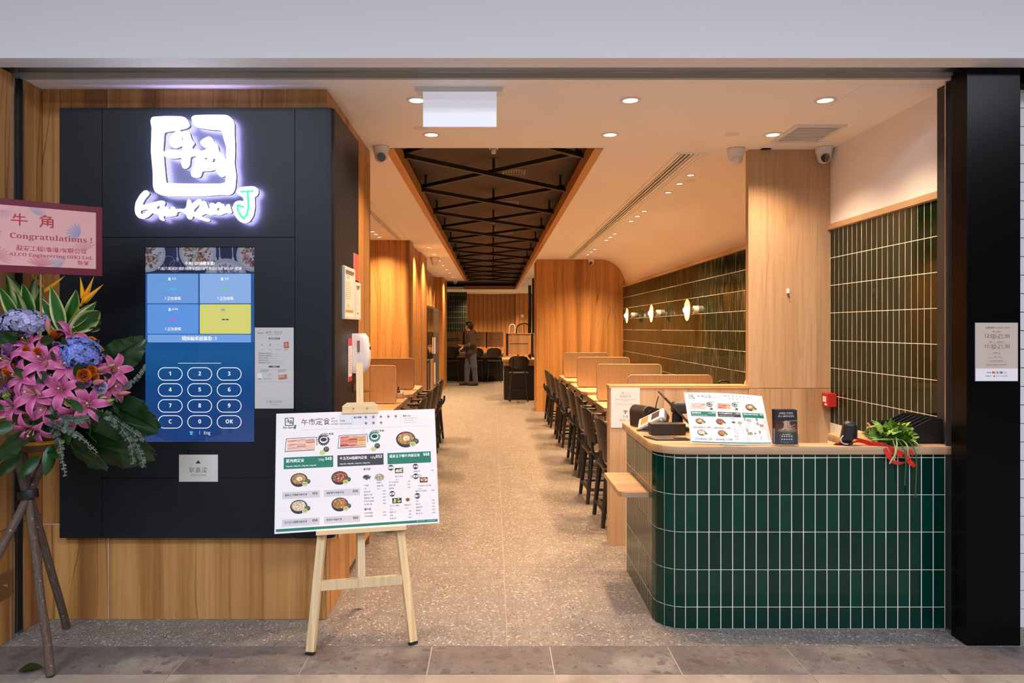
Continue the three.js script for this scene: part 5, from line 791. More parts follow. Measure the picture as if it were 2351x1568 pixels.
const bentPlate = (W, H, rc, t, R, nx = 12, ny = 10) => sheet((u, v) => { const y = v * H, e = Math.min(y, H - y), hw = W / 2 - (e < rc ? rc - Math.sqrt(Math.max(0, rc * rc - (rc - e) ** 2)) : 0), x = (u * 2 - 1) * hw; return [x, y, -(R - Math.sqrt(R * R - x * x)) * -1]; }, nx, ny, t);
{ // counter menu: a gently curved sheet in a clear stand
  const o = thing('counter_menu', 'white lunch menu sheet bowed slightly in its stand on the counter', 'menu', [1.236, TOPY + 0.004, -3.655], 0.03);
  const W = 0.422, H = 0.256, f = (u, v) => { const x = (u - 0.5) * W, b = 0.02 * (1 - (2 * u - 1) ** 2); return [x + v * -0.008, v * H * 1.0 - 0.018 * (2 * u - 1) ** 2 * v * 0.4 - 0.012 * (u) * (v - 0.3) , -v * 0.125 + b]; };
  mesh(o, 'sheet', sheet(f, 20, 8, 0.0012), std([0.8, 0.78, 0.78], 0.6)); mesh(o, 'print', sheet((u, v) => { const p = f(u, v); return [p[0], p[1], p[2] + 0.0014]; }, 20, 8), M.menu);
  o.rotation.z = -0.03;
  const s = thing('menu_stand', 'clear acrylic stand holding the counter menu', 'menu stand', [1.235, TOPY, -3.64], 0.03);
  mesh(s, 'front_lip', tube([[-0.06, 0.006, 0.045], [-0.06, 0.055, 0.04], [-0.05, 0.062, 0.04], [0.05, 0.062, 0.04], [0.06, 0.055, 0.04], [0.06, 0.006, 0.045]], 0.0022, 40, 6), M.acrylic);
  mesh(s, 'base_plate', rbox(0.13, 0.004, 0.075, 0.001, 0, 0.003, 0.012, 1), M.acrylic); mesh(s, 'foot', [rbox(0.012, 0.008, 0.02, 0.002, -0.06, 0.004, 0.045, 1), rbox(0.012, 0.008, 0.02, 0.002, 0.06, 0.004, 0.045, 1)], M.acrylic);
}
{ // leaflets
  const o = thing('leaflet_holder', 'clear acrylic holder standing on the counter ledge', 'holder', [1.512, TOPY, -3.645], -0.03);
  mesh(o, 'holder_wall', [rbox(0.125, 0.08, 0.002, 0.0008, 0, 0.042, 0.018, 1), rbox(0.125, 0.12, 0.002, 0.0008, 0, 0.062, -0.018, 1), rbox(0.002, 0.085, 0.036, 0.0008, -0.0625, 0.044, 0, 1), rbox(0.002, 0.085, 0.036, 0.0008, 0.0625, 0.044, 0, 1), rbox(0.125, 0.003, 0.04, 0.0008, 0, 0.0018, 0, 1)], M.acrylic);
  const mk = () => { const l = thing('leaflet', 'dark folded pass leaflet with noodle picture, foremost in the acrylic holder', 'leaflet', [1.512, TOPY + 0.004, -3.632], -0.03, 'leaflets in the acrylic holder'); l.rotation.x = -0.06; mesh(l, 'cover', rbox(0.113, 0.178, 0.0018, 0.0006, 0, 0.089, 0, 1), std([0.03, 0.022, 0.02], 0.4)); mesh(l, 'print', new THREE.PlaneGeometry(0.112, 0.177).translate(0, 0.089, 0.0012), printed(TEX.leaflet, 0.4)); return l; };
  const l0 = mk(); for (let i = 1; i < 5; i++) { const l = copy(l0, `dark folded pass leaflet, ${ORD[i]} from the front in the acrylic holder`, [1.512 - i * 0.0022, TOPY + 0.004 + i * 0.0006, -3.632 - i * 0.0045], -0.03); l.rotation.x = -0.06; }
}
{ // payment things at the left end
  const wt = thing('card_reader', 'white handheld card reader with orange sticker tilted on its dock', 'card reader', [0.945, TOPY + 0.055, -4.15], 0);
  const q = new THREE.Group(); wt.rotation.set(0.62, -0.35, 0.60, 'YXZ');
  mesh(wt, 'housing', rbox(0.185, 0.026, 0.082, 0.011, 0, 0.02, 0, 3), std([0.78, 0.74, 0.70], 0.35)); mesh(wt, 'lower_housing', rbox(0.175, 0.022, 0.074, 0.008, 0.002, 0.001, 0, 2), std([0.42, 0.41, 0.40], 0.4));
  mesh(wt, 'display', rbox(0.058, 0.002, 0.05, 0.0008, 0.038, 0.0335, 0, 1), std([0.10, 0.07, 0.07], 0.15)); mesh(wt, 'sticker', rbox(0.056, 0.001, 0.056, 0.0004, -0.042, 0.0335, 0, 1), std([0.85, 0.20, 0.05], 0.5), 'orange sticker'); mesh(wt, 'status_lamp', new THREE.SphereGeometry(0.0045, 10, 8).translate(0.072, 0.016, 0.0415), glow([0.2, 1, 0.6], 2));
  const dk = thing('reader_dock', 'black cable dock under the white card reader', 'dock', [0.945, TOPY, -4.15], -0.35); mesh(dk, 'dock_body', [rbox(0.10, 0.02, 0.08, 0.006, 0, 0.01, 0, 2), rbox(0.03, 0.05, 0.05, 0.006, 0.0, 0.03, 0, 2)], M.dark); mesh(dk, 'cable', [tube([[0.05, 0.01, 0], [0.1, 0.006, 0.04], [0.12, 0.03, 0.05], [0.09, 0.05, 0.02], [0.12, 0.012, -0.03]], 0.0035, 30, 6), tube([[-0.05, 0.01, 0.02], [-0.09, 0.006, 0.06], [-0.03, 0.008, 0.085], [0.05, 0.006, 0.07]], 0.0035, 30, 6)], M.black);
  const pr = thing('receipt_printer', 'rounded black receipt printer at the back left corner of the counter', 'printer', [0.965, TOPY, -4.36], 0.5);
  mesh(pr, 'printer_body', (() => { const s = new THREE.Shape(); s.moveTo(-0.095, 0); s.lineTo(0.10, 0); s.lineTo(0.115, 0.055); s.lineTo(0.085, 0.095); s.absarc(-0.055, 0.085, 0.045, Math.PI * 0.4, Math.PI); s.closePath(); return extrude(s, 0.13, 0.006, 8).translate(0, 0, -0.065); })(), std([0.035, 0.027, 0.024], 0.35)); mesh(pr, 'paper_cover', (() => { const s = new THREE.Shape(); s.moveTo(-0.08, 0.015); s.lineTo(0.06, 0.015); s.lineTo(0.07, 0.07); s.absarc(-0.04, 0.075, 0.03, Math.PI * 0.4, Math.PI); s.closePath(); return extrude(s, 0.006, 0.002, 8).translate(0, 0, 0.063); })(), M.black);
  const tb = thing('order_tablet', 'black ordering tablet tilted on a round desk stand, seen from the side', 'tablet', [1.08, TOPY, -4.18], 0);
  const fr = mesh(tb, 'tablet_body', rbox(0.25, 0.012, 0.17, 0.005, 0, 0, 0, 2), std([0.05, 0.04, 0.036], 0.3)); fr.position.set(-0.005, 0.125, 0.02); fr.rotation.set(0.15, 0, -0.80);
  const sc = mesh(tb, 'tablet_glass', rbox(0.235, 0.002, 0.155, 0.0008, 0, 0.0066, 0, 1), phys([0.01, 0.01, 0.012], 0.08, { clearcoat: 1 })); sc.position.copy(fr.position); sc.rotation.copy(fr.rotation);
  mesh(tb, 'stand_column', [new THREE.CylinderGeometry(0.03, 0.034, 0.09, 20).translate(0.02, 0.05, -0.03), rbox(0.10, 0.07, 0.08, 0.02, 0.035, 0.13, -0.03, 3)], std([0.025, 0.026, 0.028], 0.4)); mesh(tb, 'stand_base', new THREE.CylinderGeometry(0.075, 0.078, 0.012, 28).translate(0.02, 0.006, -0.03), M.dark); mesh(tb, 'cable', tube([[-0.1, 0.2, 0.0], [-0.11, 0.12, -0.02], [-0.07, 0.06, -0.03], [-0.075, 0.01, -0.05]], 0.003, 24, 6), M.black);
  const bx = thing('black_box_tray', 'low black metal box in front of the ordering tablet', 'box', [0.99, TOPY, -4.02], 0.02);
  mesh(bx, 'box_body', rbox(0.198, 0.058, 0.07, 0.003, 0, 0.029, 0, 2), std([0.028, 0.023, 0.022], 0.5)); mesh(bx, 'lid', rbox(0.20, 0.006, 0.072, 0.002, 0, 0.060, 0, 1), std([0.06, 0.05, 0.046], 0.45));
  const fo = thing('bill_folder', 'flat black bill folder lying on the counter beside the box', 'folder', [0.94, TOPY + 0.001, -3.86], 0.0); const fs = new THREE.Shape(); fs.moveTo(-0.105, 0.065); fs.lineTo(0.07, 0.065); fs.lineTo(0.125, -0.04); fs.lineTo(0.12, -0.06); fs.lineTo(-0.06, -0.06); fs.closePath();
  mesh(fo, 'cover', extrude(fs, 0.006, 0.0015, 2).rotateX(-Math.PI / 2), std([0.07, 0.052, 0.045], 0.5)); mesh(fo, 'pocket', rbox(0.07, 0.003, 0.035, 0.001, 0.075, 0.008, 0.035, 1), std([0.04, 0.03, 0.027], 0.5)); mesh(fo, 'label', rbox(0.035, 0.0006, 0.014, 0.0002, -0.07, 0.0066, -0.05, 1), std([0.5, 0.4, 0.33], 0.6));
}
{ // right end: speaker, greens tied with ribbon, rack
  const sp = thing('black_scanner', 'small rounded black desktop scanner leaning on its ring base at the counter edge', 'scanner', [1.845, TOPY, -3.665], -0.25);
  mesh(sp, 'body', (() => { const g = rbox(0.064, 0.112, 0.066, 0.026, 0, 0, 0, 6), p = g.attributes.position; for (let i = 0; i < p.count; i++) { const y = p.getY(i) / 0.056; p.setX(i, p.getX(i) * (1.04 - 0.1 * y * y) + 0.004 * y); } g.computeVertexNormals(); return g.rotateZ(-0.10).translate(0, 0.066, 0); })(), std([0.016, 0.015, 0.017], 0.36));
  mesh(sp, 'face', rbox(0.012, 0.07, 0.034, 0.005, 0.034, 0.066, 0.0, 2).rotateZ(-0.02), M.black); mesh(sp, 'ring_base', new THREE.TorusGeometry(0.028, 0.006, 10, 28).rotateX(Math.PI / 2).translate(-0.012, 0.007, 0.004), M.dark); mesh(sp, 'cable', tube([[-0.03, 0.05, 0.03], [-0.045, 0.025, 0.038], [-0.03, 0.008, 0.04], [-0.01, 0.006, 0.042]], 0.0028, 20, 6), std([0.5, 0.48, 0.46], 0.5));
  const rk = thing('card_rack', 'black slotted rack of upright panels against the right wall', 'rack', [0, 0, 0]);
  for (let i = 0; i < 7; i++) { const d = 3.965 - i * 0.043; const s = new THREE.Shape(); const w = 0.22; s.moveTo(0, 0); s.lineTo(w, 0); s.lineTo(w, 0.115); s.absarc(w - 0.012, 0.103 + 0.012, 0.012, 0, Math.PI / 2); s.lineTo(0.15, 0.127); s.lineTo(0.065, 0.085); s.absarc(0.012, 0.073, 0.012, Math.PI / 2, Math.PI); s.lineTo(0, 0); mesh(rk, 'divider', extrude(s, 0.004, 0.001, 4).translate(2.15, TOPY + 0.001, -d), M.black); }
  mesh(rk, 'rail', [span(2.23, 2.37, TOPY + 0.001, TOPY + 0.008, 3.70, 3.97)], M.black);
  for (let i = 0; i < 2; i++) mesh(rk, 'end_plate', [rspan(2.10 + i * 0.05, 2.155 + i * 0.05, TOPY + 0.001, TOPY + 0.085 - i * 0.01, 3.925, 3.93, 0.001), rspan(2.10 + i * 0.05, 2.155 + i * 0.05, TOPY + 0.001, TOPY + 0.004, 3.88, 3.93, 0.001)], M.black);

  const leafy = (col, col2) => { const m = std(0xffffff, 0.55, { vertexColors: true, side: THREE.DoubleSide }); m.userData.c = [col, col2]; return m; };
  const lettuceM = leafy(), vg = thing('vegetable_bundle', 'bundle of lettuce, spring onions and herbs tied as a good luck offering', 'vegetables', [2.055, TOPY + 0.004, -3.69], 0);
  const frill = (W, L, curl, ca, cb) => { const g = sheet((u, v) => { const w = W * Math.sin(Math.PI * Math.min(1, 0.12 + v * 0.86)) ** 0.7, x = (u - 0.5) * 2 * w, e = Math.abs(u - 0.5) * 2, ru = 0.009 * e * e * Math.sin(v * 21 + u * 5); return [x, v * L * Math.cos(curl * v) + ru, v * L * Math.sin(curl * v) * 0.8 + e * e * 0.018 + ru]; }, 10, 22); const p = g.attributes.position, c = []; for (let i = 0; i < p.count; i++) { const uv = g.attributes.uv, t = clamp(uv.getY(i) * 1.2 - 0.1 + Math.abs(uv.getX(i) - 0.5) * 0.5) * rr(0.85, 1); const k = mix3(ca, cb, t); c.push(...k); } g.setAttribute('color', new THREE.Float32BufferAttribute(c, 3)); return g; };
  const LA = [0.40, 0.48, 0.11], LB = [0.13, 0.29, 0.02], LC = [0.08, 0.20, 0.012];
  for (let i = 0; i < 24; i++) { const m = mesh(vg, 'lettuce_leaf', frill(rr(0.032, 0.05), rr(0.06, 0.10), rr(0.6, 1.6), LA, i % 3 ? LB : [0.20, 0.36, 0.04]), lettuceM); m.position.set(rr(-0.07, 0.08), rr(0.005, 0.05), rr(-0.03, 0.03)); m.rotation.set(rr(-0.9, 0.2), rr(-2.6, 2.6), rr(-1.2, 1.2)); }
  const herb = []; for (let i = 0; i < 320; i++) { const a = rr(0, 6.3), x = rr(-0.055, 0.09), y = rr(-0.0, 0.06), z = rr(0.0, 0.05); const g = frill(0.006, 0.022, 0.5, LB, LC).rotateX(rr(-1, 1)).rotateZ(a).translate(x, y, z); herb.push(g); } mesh(vg, 'herb_sprigs', herb, lettuceM).userData.kind = 'stuff';
  const stalkM = std([0.36, 0.44, 0.12], 0.5), scallM = std([0.055, 0.13, 0.03], 0.45), paleM = std([0.40, 0.46, 0.17], 0.45);
  for (const [a, b, c, m] of [[[-0.10, 0.022, 0.05], [-0.03, 0.03, 0.07], [0.05, 0.025, 0.06], stalkM], [[-0.11, 0.035, 0.02], [-0.05, 0.024, 0.06], [0.03, 0.03, 0.06], stalkM], [[0.015, 0.05, 0.06], [0.0, 0.0, 0.10], [-0.015, -0.075, 0.10], paleM], [[0.045, 0.03, 0.06], [0.05, -0.0, 0.105], [0.052, -0.05, 0.105], paleM], [[0.08, 0.03, 0.05], [0.10, 0.015, 0.10], [0.115, -0.015, 0.11], stalkM], [[0.02, 0.03, 0.06], [0.035, -0.02, 0.105], [0.038, -0.2, 0.103], scallM], [[0.07, 0.03, 0.06], [0.088, -0.02, 0.105], [0.092, -0.26, 0.103], scallM], [[0.0, 0.03, 0.06], [-0.01, -0.03, 0.104], [-0.04, -0.09, 0.104], paleM]]) mesh(vg, 'stalk', tube([a, b, c], m === scallM ? 0.0032 : 0.0038, 14, 7), m);
  mesh(vg, 'ginger_root', [limb([-0.09, 0.075, -0.02], [-0.04, 0.085, -0.01], 0.005, 0.009, 8), limb([-0.07, 0.08, -0.02], [-0.085, 0.10, -0.02], 0.007, 0.004, 8)], std([0.72, 0.36, 0.14], 0.6)); mesh(vg, 'roots', [0, 1, 2, 3, 4, 5].map((i) => tube([[-0.085, 0.055 - i * 0.006, 0.0], [-0.105, 0.06 - i * 0.01, 0.01], [-0.12, 0.065 - i * 0.013, rr(0, 0.02)]], 0.0012, 8, 4)), std([0.45, 0.34, 0.2], 0.8));
  const rb = thing('red_ribbon', 'red satin ribbon trailing from the greens over the counter edge', 'ribbon', [0, 0, 0]);
  const strip = (pts, w, up) => { const c = new THREE.CatmullRomCurve3(pts.map((p) => V(p[0], p[1], -p[2]))); return sheet((u, v) => { const p = c.getPoint(u), q = up(u); return [p.x + q[0] * (v - 0.5) * w, p.y + q[1] * (v - 0.5) * w, p.z + q[2] * (v - 0.5) * w]; }, 28, 2); };
  mesh(rb, 'tail', strip([[1.77, TOPY + 0.003, 3.66], [1.84, TOPY + 0.006, 3.655], [1.90, TOPY + 0.018, 3.66], [1.95, TOPY + 0.008, 3.64], [2.0, TOPY + 0.002, 3.62], [2.04, TOPY - 0.02, 3.603], [2.09, TOPY - 0.045, 3.60]], 0.034, (u) => [0.1, 0.35 + 0.6 * u, 0.8 - 0.7 * u]), M.ribbon); mesh(rb, 'tail', strip([[1.88, TOPY + 0.03, 3.68], [1.91, TOPY + 0.024, 3.66], [1.96, TOPY + 0.01, 3.65]], 0.022, () => [0.1, 0.5, 0.7]), M.ribbon);
  mesh(rb, 'loop', strip([[2.0, TOPY - 0.01, 3.602], [2.02, TOPY - 0.05, 3.598], [2.05, TOPY - 0.082, 3.595], [2.09, TOPY - 0.082, 3.592], [2.13, TOPY - 0.058, 3.59], [2.135, TOPY - 0.03, 3.595], [2.115, TOPY - 0.02, 3.60], [2.105, TOPY - 0.04, 3.598], [2.12, TOPY - 0.075, 3.594], [2.15, TOPY - 0.10, 3.592]], 0.021, (u) => [0.55 + 0.3 * Math.sin(u * 9), 0.65, 0.25]), M.ribbon);
  const fa = thing('fire_alarm_box', 'small red fire alarm call box on the tiled wall by the oak pillar', 'fire alarm', [XR - 0.002, 1.045, -4.965], -Math.PI / 2);
  mesh(fa, 'box', rbox(0.088, 0.095, 0.066, 0.005, 0, 0, 0.033, 2), std([0.45, 0.022, 0.015], 0.4)); mesh(fa, 'label', rbox(0.05, 0.04, 0.002, 0.0008, 0.0, 0.005, 0.0665, 1), M.paper); mesh(fa, 'pull_cover', rbox(0.055, 0.018, 0.02, 0.004, 0, -0.053, 0.035, 2), M.acrylic); mesh(fa, 'tag', rbox(0.03, 0.012, 0.002, 0.0006, 0.02, -0.03, 0.0665, 1), M.white);
  const wc = thing('wire_end', 'white cable connector poking out of the oak pillar', 'connector', [2.095, 1.812, -5.018], 0); mesh(wc, 'clip', rbox(0.018, 0.034, 0.012, 0.004, 0, 0, 0.006, 2), std([0.85, 0.82, 0.78], 0.3)); mesh(wc, 'wire', tube([[0, -0.015, 0.008], [0.004, -0.035, 0.012], [0.013, -0.05, 0.008]], 0.0022, 12, 6), M.dark);
}

// ---------------------------------------------------------------- dining furniture
const BACK_M = std([0.034, 0.024, 0.017], 0.4);
const curvedBack = (W, H, rc, R, t = 0.012) => sheet((u, v) => { const y = v * H, e = Math.min(y, H - y), hw = W / 2 - (e < rc ? rc - Math.sqrt(Math.max(0, rc * rc - (rc - e) ** 2)) : 0), x = (u * 2 - 1) * hw; return [x, y, R - Math.sqrt(R * R - x * x)]; }, 14, 12, t);
function armChair(label, group) {      // faces +z, the sitter's back towards -z
  const o = thing('dining_armchair', label, 'chair', [0, 0, 0], 0, group);
  mesh(o, 'seat', rbox(0.43, 0.03, 0.41, 0.012, 0, 0.452, 0, 2), BACK_M);
  for (const s of [-1, 1]) { mesh(o, 'leg', limb([s * 0.18, 0.44, 0.16], [s * 0.205, 0, 0.195], 0.021, 0.015), M.chair); mesh(o, 'leg', limb([s * 0.165, 0.47, -0.17], [s * 0.205, 0, -0.215], 0.024, 0.016), M.chair); }
  mesh(o, 'seat_rail', [box(0.36, 0.045, 0.018, 0, 0.42, 0.165), box(0.34, 0.045, 0.018, 0, 0.42, -0.165), box(0.018, 0.045, 0.33, 0.175, 0.42, 0), box(0.018, 0.045, 0.33, -0.175, 0.42, 0)], M.chair);
  for (const s of [-1, 1]) mesh(o, 'stretcher', rbox(0.05, 0.018, 0.39, 0.004, s * 0.197, 0.125, -0.008, 1), M.chair);
  mesh(o, 'stretcher', rbox(0.39, 0.018, 0.045, 0.004, 0, 0.125, -0.195, 1), M.chair);
  const b = mesh(o, 'backrest', curvedBack(0.42, 0.35, 0.07, 0.42), BACK_M); b.position.set(0, 0.49, -0.185); b.rotation.x = -0.16;
  for (const s of [-1, 1]) mesh(o, 'armrest', tube([[s * 0.17, 0.665, -0.19], [s * 0.215, 0.665, -0.13], [s * 0.235, 0.66, 0.0], [s * 0.232, 0.65, 0.10], [s * 0.222, 0.605, 0.145], [s * 0.205, 0.52, 0.135], [s * 0.195, 0.45, 0.11]], 0.0135, 34, 8), M.chair);
  for (const s of [-1, 1]) mesh(o, 'back_post', tube([[s * 0.195, 0.60, -0.235], [s * 0.20, 0.52, -0.225], [s * 0.185, 0.47, -0.18], [s * 0.17, 0.45, -0.12]], 0.014, 20, 8), M.chair);
  return o;
}
function table(label, side, chamfer, group) {      // long way along x; side = +1 when the aisle is at -x; chamfer = +1 / -1: which z end has the cut corner
  const o = thing('dining_table', label, 'table', [0, 0, 0], 0, group), L = 0.77, W = 0.66;
  const s = new THREE.Shape(), a = -side * L / 2, b = side * L / 2, c = 0.075;
  const p = [[b, -W / 2], [b, W / 2]]; if (chamfer < 0) p.push([a + side * c, W / 2], [a, W / 2 - c], [a, -W / 2]); else p.push([a, W / 2], [a, -W / 2 + c], [a + side * c, -W / 2]);
  if (side < 0) p.reverse();
  mesh(o, 'tabletop', uvBox(extrude(polygon(p), 0.04, 0.004, 2).rotateX(-Math.PI / 2).translate(0, 0.70, 0), 'x', rr(0, 1), rr(0, 1)), M.oak);
  const zc = chamfer * 0.05;
  mesh(o, 'apron', uvBox(rspan(-0.36, 0.36, 0.585, 0.698, -W / 2 + 0.01, W / 2 - 0.14, 0.002).translate(0, 0, -0.065).translate(0, 0, chamfer < 0 ? -0.0 : 0.13 - 0.13), 'x'), M.oak);
  const df = mesh(o, 'drawer_front', uvBox(rbox(0.018, 0.11, W - 0.16, 0.002, a + side * 0.012, 0.642, chamfer < 0 ? -0.068 : -0.068, 1), 'z'), M.oak);
  mesh(df, 'control_knob', [new THREE.CylinderGeometry(0.014, 0.016, 0.03, 14).rotateZ(Math.PI / 2).translate(a + side * 0.02, 0.675, chamfer < 0 ? -W / 2 + 0.05 : -W / 2 + 0.05), new THREE.SphereGeometry(0.013, 12, 8).translate(a + side * 0.005, 0.675, -W / 2 + 0.05)], M.silver);
  mesh(o, 'pedestal', rbox(0.42, 0.585, 0.34, 0.01, side * 0.05, 0.2925, 0, 1), M.black);
  mesh(o, 'grill', [rbox(0.24, 0.004, 0.24, 0.0015, side * 0.02, 0.742, 0, 1), ...Array.from({ length: 8 }, (_, i) => box(0.22, 0.004, 0.006, side * 0.02, 0.7455, -0.1 + i * 0.0285))], M.dark);
  return o;
}
function partition(label, group) {
  const o = thing('table_divider', label, 'divider', [0, 0, 0], 0, group), w = 0.725, h = 0.412;
  const s = roundRect(w, h, 0.045); s.holes.push(roundRect(w - 0.026, h - 0.026, 0.033, -(w - 0.026) / 2, -(h - 0.026) / 2, THREE.Path));
  mesh(o, 'oak_frame', uvBox(toCreasedNormals(extrude(s, 0.026, 0.004, 6).translate(0, h / 2, -0.013), 0.5), 'x'), M.oak);
  mesh(o, 'brass_sheet', uvBox(extrude(roundRect(w - 0.024, h - 0.024, 0.034), 0.012, 0, 6).translate(0, h / 2, -0.006), 'y'), M.brass);
  mesh(o, 'foot', [box(0.04, 0.012, 0.05, -0.25, -0.004, 0), box(0.04, 0.012, 0.05, 0.25, -0.004, 0)], M.black);
  return o;
}
{
  const pos = ['hidden behind the half wall, first', 'second', 'third', 'fourth', 'fifth', 'sixth', 'seventh', 'last'];
  const cR = [[5.30, 5.98], [6.12, 6.75], [7.13, 7.80], [7.92, 8.58], [8.96, 9.64], [9.75, 10.39], [10.77, 11.45], [11.55, 12.2]];
  let ch = null;
  const chairAt = (x, d, turn, label, group) => { if (!ch) { ch = armChair(label, group); ch.position.set(x, 0, -d); ch.rotation.y = turn; return ch; } return copy(ch, label, [x, 0, -d], turn, group); };
  const G1 = 'armchairs along the right tables', G2 = 'armchairs along the left tables';
  cR.forEach(([a, b], i) => chairAt(i === 0 ? 1.06 : i === 1 ? 1.04 : 1.11, (a + b) / 2 + (i % 2 ? -0.02 : 0.03), Math.PI / 2 + [0.02, -0.03, 0.03, 0, -0.02, 0.03, 0.0, -0.02][i], `black bentwood armchair drawn up to the right-hand tables, ${ORD[i]} from the entrance`, G1));
  const tR = [1, -1].map((c) => table(`oak table at the right wall, ${c > 0 ? 'first' : 'second'} from the entrance`, 1, c, 'right-hand tables'));
  cR.forEach(([a, b], i) => { const t = i < 2 ? tR[i] : copy(tR[i % 2], `oak table at the right wall, ${ORD[i]} from the entrance`, [0, 0, 0]); t.position.set(1.515, 0, -(a + b) / 2); });
  const dv = partition('brushed brass divider in an oak frame on the right tables, nearest the entrance', 'brass dividers on the right tables');
  [6.05, 7.86, 9.70, 11.5].forEach((d, i) => { const o = i ? copy(dv, `brushed brass divider in an oak frame on the right tables, ${ORD[i]} from the entrance`, [0, 0, 0]) : dv; o.position.set(1.517, 0.738, -d); });
  // left row
  const cL = [[5.2, 5.86], [5.98, 6.62], [6.93, 7.54], [7.66, 8.25], [8.62, 9.24], [9.38, 10.0]];
  cL.forEach(([a, b], i) => chairAt(-0.92 + (i === 0 ? 0.06 : 0), (a + b) / 2, -Math.PI / 2 + [0.15, 0, -0.04, 0.03, -0.03, 0.02][i], `black bentwood armchair drawn up to the left-hand tables, ${ORD[i]} from the entrance`, G2));
  const tL = [1, -1].map((c) => table(`oak table on the left side of the aisle, ${c > 0 ? 'first' : 'second'} from the entrance`, -1, c, 'left-hand tables'));
  cL.forEach(([a, b], i) => { const t = i < 2 ? tL[i] : copy(tL[i % 2], `oak table on the left side of the aisle, ${ORD[i]} from the entrance`, [0, 0, 0]); t.position.set(-1.375, 0, -(a + b) / 2); });
  [5.92, 7.6, 9.31].forEach((d, i) => copy(dv, `brushed brass divider in an oak frame on the left tables, ${ORD[i]} from the entrance`, [-1.40, 0.738, -d], 0, 'brass dividers on the left tables'));
  // benches along the walls
  const bench = (x, d0, d1, label) => { const o = thing('wall_bench', label, 'bench', [x, 0, -(d0 + d1) / 2]); const L = d1 - d0; mesh(o, 'bench_base', box(0.40, 0.38, L, 0, 0.19, 0), M.black); mesh(o, 'cushion', rbox(0.42, 0.08, L, 0.02, 0, 0.42, 0, 2), std([0.06, 0.03, 0.018], 0.5)); };
  bench(2.19, 5.55, 13.05, 'long dark upholstered bench against the olive tiled dining wall'); bench(-2.2, 5.15, 10.15, 'long dark upholstered bench along the left dining wall');
  // bottle and box on the left table
  const bo = thing('sauce_bottle', 'small black sauce bottle on the left table before the first teak pier', 'bottle', [-1.13, 0.738, -8.42]); mesh(bo, 'bottle', lathe([[0.001, 0], [0.022, 0], [0.023, 0.05], [0.02, 0.062], [0.009, 0.075], [0.008, 0.1], [0.001, 0.1]], 18), phys([0.01, 0.008, 0.006], 0.12, { clearcoat: 1 })); mesh(bo, 'cap', new THREE.CylinderGeometry(0.01, 0.01, 0.014, 14).translate(0, 0.105, 0), M.black);
  const nb = thing('napkin_box', 'small oak cutlery box with a paper roll beside the sauce bottle', 'box', [-1.09, 0.738, -8.2]); mesh(nb, 'box', rbox(0.09, 0.055, 0.06, 0.004, 0, 0.028, 0, 1), M.oak); mesh(nb, 'paper_roll', new THREE.CylinderGeometry(0.018, 0.018, 0.05, 16).rotateX(Math.PI / 2).translate(0.03, 0.07, 0), M.white);
}
{ // fridge door with steel handle and dark glass in the recess between the left piers
  const o = thing('service_cabinet', 'dark framed glass service cabinet with steel handle between the left teak piers', 'cabinet', [0, 0, 0]);
  mesh(o, 'carcass', span(-1.44, -1.29, 0.02, 2.0, 13.6, 16.6), M.dark);
  mesh(o, 'glass_door', rspan(-1.29, -1.27, 0.95, 1.95, 13.7, 15.0, 0.003), phys([0.02, 0.018, 0.016], 0.06, { clearcoat: 1 })); mesh(o, 'lower_door', rspan(-1.29, -1.27, 0.06, 0.9, 13.7, 15.0, 0.003), M.teak); mesh(o, 'steel_door', rspan(-1.29, -1.265, 0.06, 1.95, 15.05, 16.5, 0.003), M.steel);
  mesh(o, 'handle', [bar([-1.25, 1.0, -15.15], [-1.25, 1.35, -15.15], 0.02, 0.02), bar([-1.25, 0.35, -15.15], [-1.25, 0.8, -15.15], 0.02, 0.02)], M.white);
  const b = thing('menu_pedestal', 'dark slim cupboard with a steel edge in front of the left service cabinet', 'cupboard', [-1.26, 0, -13.3]); mesh(b, 'carcass', rbox(0.12, 0.95, 0.5, 0.004, 0, 0.475, 0, 1), M.black); mesh(b, 'steel_edge', box(0.012, 0.8, 0.02, 0.062, 0.5, 0.24), M.silver);
}
// far island tables with screens and counter stools
function stool(label, group) {       // faces +z, tall bar chair with rounded back
  const o = thing('counter_stool', label, 'stool', [0, 0, 0], 0, group);
  mesh(o, 'seat', rbox(0.40, 0.028, 0.38, 0.012, 0, 0.61, 0, 2), M.chair);
  for (const s of [-1, 1]) { mesh(o, 'leg', limb([s * 0.15, 0.6, 0.14], [s * 0.2, 0, 0.19], 0.017, 0.013), M.chair); mesh(o, 'leg', tube([[s * 0.12, 0.90, -0.22], [s * 0.14, 0.62, -0.17], [s * 0.185, 0.02, -0.22]], 0.016, 14, 8), M.chair); }
  mesh(o, 'foot_rail', [bar([-0.185, 0.22, 0.17], [0.185, 0.22, 0.17], 0.02, 0.02), bar([-0.175, 0.26, -0.19], [0.175, 0.26, -0.19], 0.02, 0.02), bar([-0.185, 0.30, 0.17], [-0.175, 0.30, -0.19], 0.018, 0.018), bar([0.185, 0.30, 0.17], [0.175, 0.30, -0.19], 0.018, 0.018)], M.chair);
  const b = mesh(o, 'backrest', curvedBack(0.42, 0.27, 0.13, 0.40), BACK_M); b.position.set(0, 0.70, -0.20); b.rotation.x = -0.12; return o;
}
